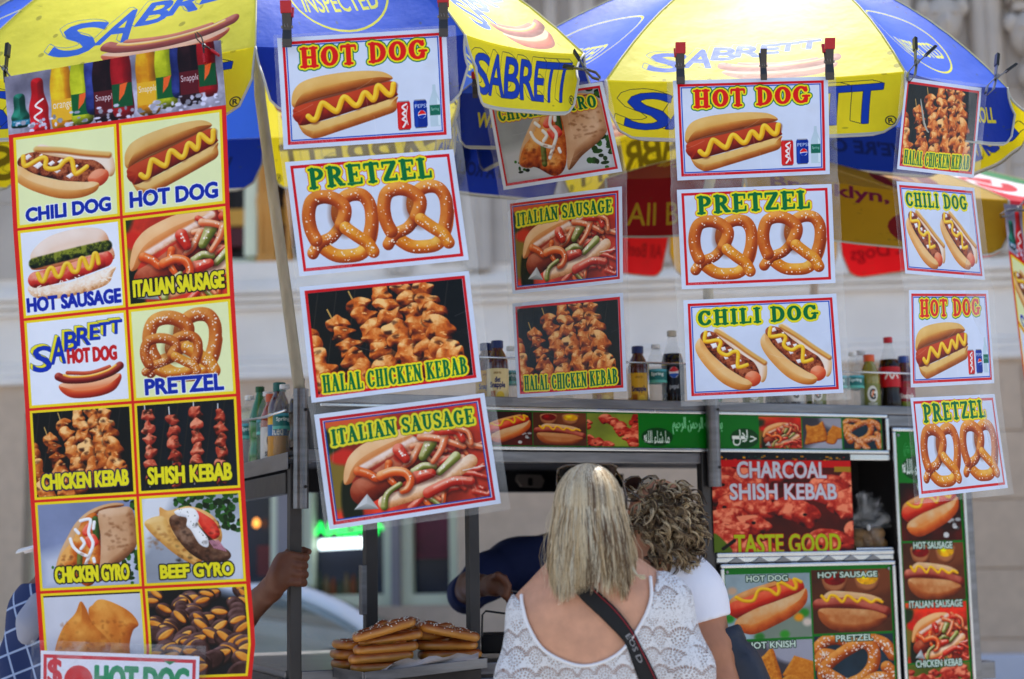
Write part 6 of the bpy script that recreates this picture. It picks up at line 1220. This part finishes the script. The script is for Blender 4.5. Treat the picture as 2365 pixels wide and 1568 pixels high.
def neck_cut(X, Y, Z):
    """open back: outside this outline the lace is kept"""
    u, v = pix(X, Y, Z); Pn = cat(np.array([(1196, 1340), (1207, 1400), (1222, 1450), (1262, 1506), (1345, 1538), (1425, 1512), (1478, 1445), (1503, 1385), (1504, 1300), (1350, 1180)]), True, 5)
    D = np.full(u.shape, 1e9); ins = np.zeros(u.shape, bool)
    for (ax, ay), (bx, by) in zip(Pn, np.roll(Pn, -1, 0)):
        dx, dy = bx - ax, by - ay; t = np.clip(((u - ax) * dx + (v - ay) * dy) / (dx * dx + dy * dy + 1e-9), 0, 1); D = np.minimum(D, (u - ax - t * dx) ** 2 + (v - ay - t * dy) ** 2); ins ^= ((ay > v) != (by > v)) & (u < dx * (v - ay) / (dy if dy else 1e-9) + ax)
    D = np.sqrt(D) / 970; open_ = np.where(ins, D, -D) ; open_ = np.where(Y < WY + .11, open_, np.minimum(open_, .02 - (Y - WY - .11)))
    up = Z - (w(1365, 1322, 0)[2]); return np.maximum(open_, up)
top = B.mesh(.006, .007, lambda X, Y, Z: np.maximum(np.maximum(neck_cut(X, Y, Z), .82 - Z), np.where(np.abs(X - w(1400, 1500)[0]) > .19, .95 - Z, -1)))
V = np.array(top.v); top.uv = [(float(a), float(b)) for a, b in zip((np.arctan2(V[:, 0] - w(1385, 1500)[0], -(V[:, 1] - WY - .2)) * .26) / .20 , V[:, 2] / .20 + .12 * np.abs(V[:, 0] - w(1385, 1500)[0]))]
lace = top.build('lace_top', LM, bl, smooth=1)
nl = cat(np.array([(1204, 1374), (1207, 1400), (1222, 1450), (1262, 1506), (1345, 1538), (1425, 1512), (1478, 1445), (1503, 1385), (1502, 1332)]), False, 8)
def front_y(Bd, u, v, grow=0., y0=WY - .25, y1=WY + .2):
    ys = np.linspace(y0, y1, 300); p = np.array([at(u, v, y) for y in ys]); d = Bd.f(p[:, 0], p[:, 1], p[:, 2], grow); k = np.argmax(d < 0); return p[k] if d.min() < 0 else p[np.argmin(d)]
m = MB(); m.tube([front_y(B, u, v, .007) for u, v in nl], .0042, 8); m.build('neckline_hem', mat('white_hem', (232, 232, 236), .85), bl, smooth=1)
sk_c = Body(); sk_c.p = [q for q in B.p]
jn = B.mesh(.012, .009, lambda X, Y, Z: np.maximum(np.maximum(Z - .93, .12 - Z), np.abs(X - hip[0]) - .22)); jn.build('jeans', mat('blue_denim', (60, 76, 110), .85, 0, .2, 200, .15), bl, smooth=1)
HM = attr_mat('hair_strands', .3)
def strand(m, P, r, col):
    SB_.append((np.asarray(P, float), r, col))
SB_ = []
def flush(m, K=16):
    Q = np.array([[np.interp(np.linspace(0, 1, K), np.linspace(0, 1, len(p)), p[:, i]) for i in range(3)] for p, r, c in SB_]).transpose(0, 2, 1); N = len(Q); R = np.array([r for p, r, c in SB_]); C = np.array([c for p, r, c in SB_])
    T = np.gradient(Q, axis=1); T /= np.linalg.norm(T, axis=2, keepdims=True) + 1e-12; ref = np.random.default_rng(1).normal(size=(N, 1, 3)); A = np.cross(T, ref); A /= np.linalg.norm(A, axis=2, keepdims=True) + 1e-12; Bn = np.cross(T, A)
    w_ = (np.minimum(1, .25 + 5 * np.linspace(0, 1, K)) * (1 - .7 * np.linspace(0, 1, K) ** 2.5))[None, :, None] * R[:, None, None]; V = np.stack([Q + w_ * (math.cos(a) * A + math.sin(a) * Bn) for a in (0, 2.094, 4.189)], 2).reshape(-1, 3)
    b = (np.arange(N)[:, None, None] * K + np.arange(K - 1)[None, :, None]) * 3; k = np.arange(3)[None, None, :]; k2 = (k + 1) % 3; Fq = np.stack([b + k, b + k2, b + 3 + k2, b + 3 + k], 3).reshape(-1, 4)
    m.v = V.tolist(); m.f = [tuple(f) for f in Fq.tolist()]; m.uv = [(0, 0)] * len(V); m.c = np.repeat(C, K * 3, 0).tolist(); SB_.clear()
rr = random.Random(21); HB = [lin(c) for c in ((248, 232, 198), (234, 214, 176), (248, 238, 212), (224, 200, 158), (206, 178, 134), (158, 126, 90), (240, 222, 186), (122, 94, 66), (244, 228, 194))]
m = MB(); pc = hc + np.array([0, -.012, .02])
lock = [(rr.uniform(0, 6.28), rr.choice(HB), rr.uniform(-.02, .016)) for _ in range(260)]
for i in range(6500):
    A = rr.uniform(0, 2 * math.pi); t0 = math.acos(rr.uniform(.5, 1.0)) if i % 3 else rr.uniform(.0, .45)
    if math.sin(A) > .55 and t0 > .8: continue            # leave the face open
    li = int((A / 6.2832) * 80) + (130 if t0 > .55 else 0); li = min(259, max(0, li + rr.choice((0, 0, 0, 1, -1)))); lk = lock[li]; col = lk[1] if rr.random() < .85 else rr.choice(HB); k = rr.uniform(.82, 1.12); col = tuple(min(1, c * k) for c in col)
    rx, ry, rz = .085, .102, .110; pts = []; 
    for th in np.linspace(t0, 1.66, 8): pts.append(pc + np.array([rx * math.sin(th) * math.cos(A), ry * math.sin(th) * math.sin(A), rz * math.cos(th)]))
    zend = w(1360, 1352)[2] + .014 * math.sin(A * 3) + rr.choice((-1, 1, 1.4)) * rr.uniform(0, .018) + lk[2]; x0, y0, z0 = pts[-1]; nseg = 7
    for q in range(1, nseg + 1):
        t = q / nseg; ax = math.cos(A); fl = .006 * math.sin(t * 3.1) + (.009 * t * t * (1 + ax)) * (1 if ax > 0 else .5); x = x0 + ax * fl + lk[2] * t * .7 + .003 * math.sin(t * 7 + i); y = y0 + math.sin(A) * fl * .5 - (.012 * math.sin(t * 2.4) if math.sin(A) < .3 else .0) + (.03 * t if math.sin(A) > .3 else 0)
        pts.append(np.array([x, y, z0 + (zend - z0) * t]))
    pts = np.array(pts); fly = rr.random() < .04; pts[7:] += np.cumsum(np.array([[rr.gauss(0, .0008 if not fly else .005), rr.gauss(0, .001), 0] for _ in range(len(pts) - 7)]), 0); strand(m, pts, rr.uniform(.0008, .0016) * (.5 if fly else 1), col)
for i in range(140):   # the lock flicking out over the right shoulder
    a = rr.uniform(0, 1); q = [w(1440 + 10 * a, 1230 + rr.uniform(-10, 10), -.01), w(1450 + 6 * a, 1290, -.02), w(1464 + 8 * a, 1322 + 4 * a, -.035), w(1480 + 12 * rr.random(), 1334 + rr.uniform(-6, 5), -.04)]; strand(m, cat(np.array(q), False, 4), .0011, tuple(c * rr.uniform(.85, 1.1) for c in rr.choice(HB[:4])))
capm = Body(); capm.ell(pc + np.array([0, 0, .0]), (.080, .095, .109), .03); capm.cap(pc + np.array([0, -.0, -.03]), w(1364, 1335, .045), .072, .074, .02, .7)
flush(m); hr = m.build('hair', HM, bl, smooth=1)
capm.mesh(.008, 0, lambda X, Y, Z: np.maximum(np.where(Z < pc[2] + .02, Y - pc[1] - .05, -1), w(1360, 1345)[2] - Z)).build('hair_base', mat('hair_base_tone', (200, 172, 134), .7, 0, .5, 150, .3, stretch=(1, 1, .08)), hr, smooth=1)  # solid cap under the strands in an even mid blonde
# sunglasses pushed up on her head
def sunglasses(label, c, ex, ey, tilt, wd=.07, colr=(24, 20, 18)):
    r = thing('sunglasses', label, 'sunglasses', c); c = np.array(c); ez = np.cross(ex, ey); fm = mat('tortoise_frame', (64, 44, 16), .25, coat=.6); lm = mat('dark_lens', (14, 14, 18), .08, coat=1.)
    for s in (-1, 1):
        o = c + ex * s * wd * .5; P = [o + ex * a * .031 + ez * b * .022 for a, b in ((-1, .6), (-.4, 1), (.5, 1), (1, .6), (.9, -.6), (.2, -1), (-.6, -.9), (-1, -.2))]; m = MB(); m.poly(P, ey * .003); m.build('lens', lm, r)
        m = MB(); m.tube(np.vstack([P, P[:1]]) + ey * .0015, .0034, 8); m.build('frame', fm, r, smooth=1)
        m = MB(); m.tube([o + ex * s * .032, o + ex * s * .04 - ey * .05, o + ex * s * .038 - ey * .11 - ez * .008, o + ex * s * .036 - ey * .13 - ez * .025], .003, 6); m.build('temple_arm', fm, r, smooth=1)
    m = MB(); m.tube([c - ex * .01, c + ez * .004, c + ex * .01], .003, 6); m.build('bridge', fm, r)
sunglasses('tortoiseshell sunglasses pushed up on top of the blonde woman\'s head', w(1356, 1092, .1), np.array([.99, .12, .03]), np.array([-.1, .8, .58]), 0, .082)
# camera strap across her back
SP = cat(np.array([(1318, 1322), (1362, 1374), (1410, 1420), (1452, 1470), (1476, 1520), (1506, 1590), (1530, 1660)]), False, 6); cs_ = thing('camera_strap', 'black camera strap with thin red edge running diagonally across the blonde woman\'s back', 'camera strap', w(1450, 1470))
G, C_, R_ = [], [], []
for i, p in enumerate(SP):
    d = SP[min(i + 1, len(SP) - 1)] - SP[max(i - 1, 0)]; d = d / np.linalg.norm(d); nrm = np.array([-d[1], d[0]]); row = []
    tw = 20.5 * (1 - .25 * math.exp(-((i - 20) / 5) ** 2))
    for a in (-1, -.5, 0, .5, 1): q = p + nrm * a * tw; row.append(front_y(B, q[0], q[1], .0125))
    G.append(row); q = p + nrm * -.72 * tw; R_.append(front_y(B, q[0], q[1], .0145))
m = MB(); m.grid(G); o = m.build('webbing', mat('black_webbing', (20, 20, 23), .75, 0, .3, 300), cs_, smooth=1); md = o.modifiers.new('thick', 'SOLIDIFY'); md.thickness = .003; md.offset = -1
m = MB(); m.tube(R_[5:], .0011, 5); m.build('red_stitching', mat('red_thread', (150, 20, 34), .6), cs_)
def on_strap(txt, i0, i1, h):
    E = font_edges(txt)
    c = bpy.data.curves.new('t', 'FONT'); c.body = txt; c.resolution_u = 2; o = bpy.data.objects.new('t', c); COL.objects.link(o); bpy.context.view_layer.update(); me = o.to_mesh(); V = np.array([v.co for v in me.vertices]); Fc = [tuple(p.vertices) for p in me.polygons]; o.to_mesh_clear(); bpy.data.objects.remove(o)
    V -= V.min(0); V /= V.max(0) + 1e-9; out = []
    for x, y, _ in V:
        t = i0 + (i1 - i0) * x; k = int(min(t, len(SP) - 2)); p = SP[k] + (SP[k + 1] - SP[k]) * (t - k); d = SP[k + 1] - SP[k]; d = d / np.linalg.norm(d); q = p + np.array([d[1], -d[0]]) * (y - .5) * h; out.append(front_y(B, q[0], q[1], .0137))
    b = MB(); b.add(out, Fc); b.build('lettering', mat('strap_print', (150, 150, 154), .6), cs_)
on_strap('EOS D', 17.5, 25.0, 12)
# ---- the woman with curly hair beside her
KY = 4.0; k_ = lambda u, v, d=0.: at(u, v, KY + d)
cu = thing('person', 'woman with short curly grey brown hair and a plain white T-shirt leaning towards the counter', 'person', (k_(1560, 1500)[0], KY + .1, 0))
B2 = Body(); h2 = k_(1524, 1208, .05); head(B2, h2, yaw=.75); nb2 = k_(1528, 1345, .05); B2.cap(h2 + np.array([0, -.015, -.06]), nb2, .055, .062, .03)
B2.cap(k_(1540, 1420, .08), k_(1548, 1560, .08), .15, .155, .05, .66); B2.cap(k_(1548, 1560, .08), k_(1550, 2050, .08), .15, .175, .06, .7)
B2.cap(k_(1430, 1395, .07), k_(1590, 1365, .05), .062, .06, .05, .9); B2.cap(k_(1490, 1362, .06), k_(1570, 1345, .055), .05, .05, .05)
B2.chain([k_(1598, 1385, .05), k_(1634, 1500, .02), k_(1662, 1580, .0)], [.062, .052, .046], .04); B2.chain([k_(1662, 1580, .0), k_(1600, 1660, .14), k_(1540, 1640, .3)], [.046, .038, .028], .02); B2.chain([k_(1425, 1400, .07), k_(1400, 1580, .06), k_(1440, 1660, .2)], [.058, .046, .03], .03)
hip2 = k_(1550, 1990, .08); legs(B2, hip2, .09, hip2[2]); B2.mesh(.009).build('body', SKT, cu, smooth=1)
ts_end = k_(1620, 1438, .0)
def tee(X, Y, Z):
    u, v = pix(X, Y, Z); neck = (1 - np.sqrt(((u - 1500) / 52) ** 2 + ((v - 1302) / 34) ** 2)) * .04; sl = (v - (1447 - .28 * (u - 1585))) / 900; return np.maximum(np.maximum(neck, np.where(u > 1578, sl, -1)), np.maximum(.85 - Z, Z - nb2[2] - .07))
B2.mesh(.007, .011, tee).build('t_shirt', mat('white_cotton', (236, 236, 246), .85, 0, .15, 16, .03), cu, smooth=1)
B2.mesh(.014, .01, lambda X, Y, Z: np.maximum(np.maximum(Z - .95, .12 - Z), np.abs(X - hip2[0]) - .22)).build('trousers', mat('dark_trousers', (36, 38, 48), .85), cu, smooth=1)
HC = [lin(c) for c in ((176, 148, 110), (134, 108, 78), (210, 184, 142), (98, 76, 54), (234, 212, 172), (120, 96, 70), (84, 64, 46))]; m = MB(); rr = random.Random(5); p2 = k_(1536, 1206, .03)
for i in range(520):
    z = rr.uniform(-.75, 1); A = rr.uniform(0, 6.28); s = math.sqrt(1 - z * z); d = np.array([s * math.cos(A), s * math.sin(A), z]); 
    if d[1] > .5 and d[0] < .2 and z < .35: continue
    if d[0] < -.55 and z < .1: continue
    o = p2 + d * np.array([.075, .086, .091]) * rr.uniform(.92, 1.02) + (np.array([0, 0, -.012]) if z < -.3 else 0); g = d * .35 + np.array([rr.uniform(-.5, .5), rr.uniform(-.5, .3), -1.0 + .7 * max(0, z)]); g /= np.linalg.norm(g); sd = np.cross(g, d); sd /= np.linalg.norm(sd) + 1e-9; up = np.cross(sd, g); L = rr.uniform(.045, .072); R = rr.uniform(.006, .013); tr = rr.uniform(.8, 1.5); ph = rr.uniform(0, 6.28); bc = rr.choice(HC)
    for _s in range(10):
     o2 = o + sd * rr.uniform(-.0035, .0035) + g * rr.uniform(-.004, .004); ph2 = ph + rr.uniform(-.22, .22)
     P = [o2 + g * L * t + (sd * math.cos(ph2 + tr * 6.28 * t) + up * math.sin(ph2 + tr * 6.28 * t)) * R * min(1, t * 3) + d * .006 * math.sin(3.1 * t) for t in np.linspace(0, 1, 18)]
     k = rr.uniform(.8, 1.2); strand(m, P, rr.uniform(.0006, .0012), tuple(c * k for c in (bc if rr.random() < .7 else rr.choice(HC))))
flush(m, 18); h_ = m.build('hair', HM, cu, smooth=1); cb_ = Body(); cb_.ell(p2, (.078, .088, .093), .03); cb_.mesh(.008, 0, lambda X, Y, Z: np.where((Y > p2[1] + .045) & (X < p2[0] + .02), .01, -1.)).build('hair_base', mat('curl_base_tone', (108, 88, 64), .8, 0, .6, 120, .4), h_, smooth=1)  # curls over a solid cap in an even mid brown
sunglasses('dark sunglasses pushed up in the curly haired woman\'s hair', k_(1480, 1118, .1), np.array([.7, .7, .05]), np.array([-.6, .6, .5]), 0, .07)
m = MB(); rr = random.Random(7)
bg2 = thing('shoulder_bag', 'dark navy shoulder bag with thin strap hanging on the curly haired woman\'s right side', 'bag', k_(1680, 1560, .1))
G = []
for i in range(9):
    v = 1462 + i * 22; row = []
    for j in range(8): u = 1642 + i * 6.5 + (30 + i * 3) * j / 7 + (16 if i > 2 else 0); row.append(k_(u, v + 8 * math.sin(j), .09 - .045 * math.sin(math.pi * j / 7) + .006 * math.sin(j * 2.3 + i)))
    G.append(row)
m.grid(G); o = m.build('bag_body', mat('navy_leather', (30, 36, 52), .5, 0, .3, 20), bg2, smooth=1); md = o.modifiers.new('thick', 'SOLIDIFY'); md.thickness = .05; md.offset = -1
m = MB(); m.tube([k_(1588, 1352, .0), k_(1618, 1372, -.025), k_(1640, 1410, -.01), k_(1654, 1450, .04), k_(1668, 1482, .08)], .006, 6); m.build('strap', BLACK, bg2)
# ---- vendor in navy inside the cart
VY = 5.35; v_ = lambda u, v, d=0.: at(u, v, VY + d)
ve = thing('person', 'vendor in navy shirt leaning inside the cart, rolled sleeve and dark hand holding tongs', 'person', (v_(1300, 1500)[0], VY + .15, 0)); B3 = Body(); h3 = v_(1336, 1178, .0); head(B3, h3, yaw=math.pi)
B3.cap(h3 - EZ * .07, v_(1330, 1290, .05), .055, .058, .03); B3.cap(v_(1290, 1370, .12), v_(1290, 1560, .15), .17, .15, .05, .65); B3.cap(v_(1290, 1560, .15), v_(1290, 1900, .15), .15, .16, .05, .7); B3.cap(v_(1178, 1305, .05), v_(1440, 1305, .08), .068, .066, .06); B3.cap(v_(1220, 1290, .06), v_(1340, 1262, .06), .06, .07, .06)
EL = v_(1078, 1372, -.12); HW = v_(1112, 1352, -.42); B3.chain([v_(1182, 1308, .03), v_(1128, 1330, -.04), EL], [.07, .062, .052], .04); B3.chain([EL, v_(1088, 1352, -.26), HW], [.048, .044, .032], .02)
PM_ = v_(1146, 1352, -.5); B3.cap(HW, PM_, .03, .034, .02, .6); HB3 = PM_
for i, (du, dv) in enumerate(((26, -22), (32, -8), (32, 8), (26, 20))): B3.chain([v_(1140, 1348 + dv * .5, -.5), v_(1150 + du * .6, 1356 + dv, -.53), v_(1148 + du, 1374 + dv * .7, -.50)], [.0105, .0095, .0085], .006)
B3.chain([v_(1128, 1338, -.48), v_(1150, 1328, -.54), v_(1176, 1352, -.53)], [.013, .011, .009], .008)
B3.chain([v_(1440, 1305, .08), v_(1490, 1420, .0), v_(1430, 1480, -.2)], [.062, .048, .032], .03); hp = v_(1290, 1850, .15); legs(B3, hp, .09, hp[2]); B3.mesh(.008).build('body', SKD, ve, smooth=1)
def navy(X, Y, Z):
    u, v = pix(X, Y, Z); fore = np.minimum(Y - (EL[1] - .075), np.where(X < v_(1190, 1300)[0], 1, 1) * 1.); return np.maximum(np.maximum(np.where(X < v_(1200, 1400)[0], EL[1] - .07 - Y, -1), np.where(Y < VY - .2, .02, -1)), np.maximum(.95 - Z, Z - v_(1300, 1236, .05)[2]))
B3.mesh(.008, .011, navy).build('navy_shirt', mat('navy_cotton', (32, 44, 92), .85, 0, .5, 9, .15), ve, smooth=1); B3.mesh(.014, .01, lambda X, Y, Z: np.maximum(np.maximum(Z - .96, .12 - Z), np.abs(X - hp[0]) - .24)).build('jeans', mat('denim_blue', (44, 58, 96), .85), ve, smooth=1)
m = MB(); lump(m, h3 + EZ * .03, (.08, .098, .095), 4, 10, 16, .02); m.build('hair', mat('black_hair', (20, 17, 16), .6, 0, .6, 120), ve, smooth=1)
tg = thing('tongs', 'steel tongs held in the dark hand of the vendor', 'tongs', v_(1176, 1368, -.52))
for s in (-1, 1):
    m = MB(); m.tube([v_(1150, 1360, -.515), v_(1195, 1372 + 5 * s, -.52), v_(1240, 1384 + 8 * s, -.5)], .0045, 6, flat=.4); m.build('tong_arm', STEEL, tg, smooth=1)
# ---- man at the left behind the banner, gripping the corner post
MY = 4.8; m_ = lambda u, v, d=0.: at(u, v, MY + d)
mn = thing('person', 'man in plaid shirt, grey hood and white cap gripping the post beside the menu banner', 'person', (m_(200, 1500)[0], MY, 0)); B4 = Body(); h4 = m_(168, 1268); head(B4, h4, yaw=1.5); B4.cap(h4 - EZ * .07, m_(172, 1360), .055, .06, .03)
B4.cap(m_(185, 1440), m_(190, 1600), .175, .16, .05, .68); B4.cap(m_(190, 1600), m_(190, 1950), .16, .165, .05, .7); B4.cap(m_(95, 1405), m_(290, 1400), .07, .068, .06)
B4.chain([m_(85, 1420), m_(52, 1530), m_(60, 1660, -.05)], [.068, .056, .046], .04); B4.chain([m_(60, 1660, -.05), m_(140, 1700, -.2)], [.042, .03], .02)
# right arm out to the post: elbow behind the banner, forearm rising to the hand
el4 = at(470, 1500, 4.62); wr = at(626, 1361, 4.40); B4.chain([m_(295, 1412), m_(390, 1480, -.08), el4], [.068, .056, .048], .04); B4.chain([el4, at(560, 1421, 4.50), wr], [.047, .042, .0315], .02)
hd = lambda u, v, n=0.: L3(*([F(u, v, n)[0]]), n, F(u, v, n)[1])
pk = [hd(676, 1281, .018), hd(678, 1303, .02), hd(677, 1325, .02), hd(673, 1346, .016)]   # knuckles on the front of the post
B4.chain([wr, hd(648, 1325, .018)], [.030, .030], .02); B4.cap(hd(652, 1300, .016), hd(648, 1346, .012), .026, .024, .02); B4.cap(hd(640, 1336, .012), hd(668, 1292, .018), .024, .020, .02)
for i, (kx, ky, ex_, ey_) in enumerate(((668, 1282, 706, 1286), (670, 1303, 703, 1306), (669, 1323, 704, 1326), (664, 1343, 701, 1345))):
    B4.chain([hd(648, ky + 4, .012), hd(kx, ky, .030), hd(ex_ - 12, ey_, .030), hd(ex_, ey_ + 1, .012), hd(ex_ - 1, ey_ + 2, -.022), hd(ex_ - 14, ey_ + 2, -.046)], [.0125, .0122, .0112, .0108, .0098, .0085], .0045)
B4.chain([hd(648, 1296, .0), hd(668, 1276, -.03), hd(700, 1272, -.046), hd(713, 1274, -.03)], [.0135, .012, .0108, .0092], .006)
V = MB(); lo, hi = B4.bounds(); cutx = m_(430, 1500)[0]
hp4 = m_(190, 1900); legs(B4, hp4, .09, hp4[2]); mb = B4.mesh(.013, 0, lambda X, Y, Z: np.where(Z > 1.0, X - cutx, -1)); fn = B4.mesh(.0045, 0, lambda X, Y, Z: cutx - .001 - X, lo=[cutx - .02, 3.9, 1.05], hi=[0, 5.2, 1.75]); mb.add(fn.v, fn.f, fn.uv); mb.c = [None] * len(mb.v); mb.build('body', SKD, mn, smooth=1)
def plaid_mat():
    m = bpy.data.materials.new('blue_plaid'); m.use_nodes = True; n = m.node_tree.nodes; l = m.node_tree.links; b = n['Principled BSDF']; b.inputs['Roughness'].default_value = .85; tc = n.new('ShaderNodeTexCoord'); col = None; prev = None
    for ax, sc, rot in ((0, 11, (0, .35, 0)), (2, 11, (0, .35, 0))):
        mp = n.new('ShaderNodeMapping'); mp.inputs['Rotation'].default_value = rot; l.new(tc.outputs['Object'], mp.inputs[0]); wv = n.new('ShaderNodeTexWave'); wv.bands_direction = 'XYZ'[ax]; wv.inputs['Scale'].default_value = sc / 2.2; l.new(mp.outputs[0], wv.inputs[0]); rp = n.new('ShaderNodeMapRange'); rp.inputs[1].default_value = .965; rp.inputs[2].default_value = .985; l.new(wv.outputs['Fac'], rp.inputs[0])
        if prev is None: prev = rp.outputs[0]
        else: mx = n.new('ShaderNodeMath'); mx.operation = 'MAXIMUM'; l.new(prev, mx.inputs[0]); l.new(rp.outputs[0], mx.inputs[1]); prev = mx.outputs[0]
    mx = n.new('ShaderNodeMix'); mx.data_type = 'RGBA'; mx.inputs['A'].default_value = (*lin((24, 44, 92)), 1); mx.inputs['B'].default_value = (*lin((150, 168, 204)), 1); l.new(prev, mx.inputs['Factor']); l.new(mx.outputs['Result'], b.inputs['Base Color']); return m
B4.mesh(.009, .012, lambda X, Y, Z: np.maximum(np.maximum(X - m_(380, 1500)[0], Z - m_(172, 1345)[2]), np.maximum(.85 - Z, np.where(X < m_(110, 1500)[0], m_(60, 1640)[2] - Z, -1)))).build('plaid_shirt', plaid_mat(), mn, smooth=1)
m = MB()
hb4 = Body(); hb4.chain([m_(96, 1400, -.09), m_(74, 1436, -.11), m_(64, 1466, -.1)], [.044, .04, .03], .03); hb4.chain([m_(92, 1408, -.05), m_(180, 1376, -.06), m_(270, 1385, -.03)], [.04, .052, .05], .03); hb4.mesh(.009).build('grey_hood', mat('grey_jersey', (150, 154, 172), .9, 0, .4, 14), mn, smooth=1)
cp = MB(); lump(cp, h4 + EZ * .05, (.1, .088, .078), 3, 8, 16, .01); G = [[h4 + np.array([-.085 - .075 * i / 3, (j / 6 - .5) * .14 * (1 - .12 * i), .022 - .006 * i - .012 * abs(j / 3 - 1) ** 2]) for j in range(7)] for i in range(4)]; cp.grid(G); o = cp.build('cap', mat('white_cap_cloth', (226, 226, 230), .8), mn, smooth=1); md = o.modifiers.new('thick', 'SOLIDIFY'); md.thickness = .004
B4.mesh(.014, .012, lambda X, Y, Z: np.maximum(np.maximum(Z - .86, .12 - Z), np.abs(X - hp4[0]) - .24)).build('jeans', mat('dark_jeans', (40, 44, 60), .85), mn, smooth=1)
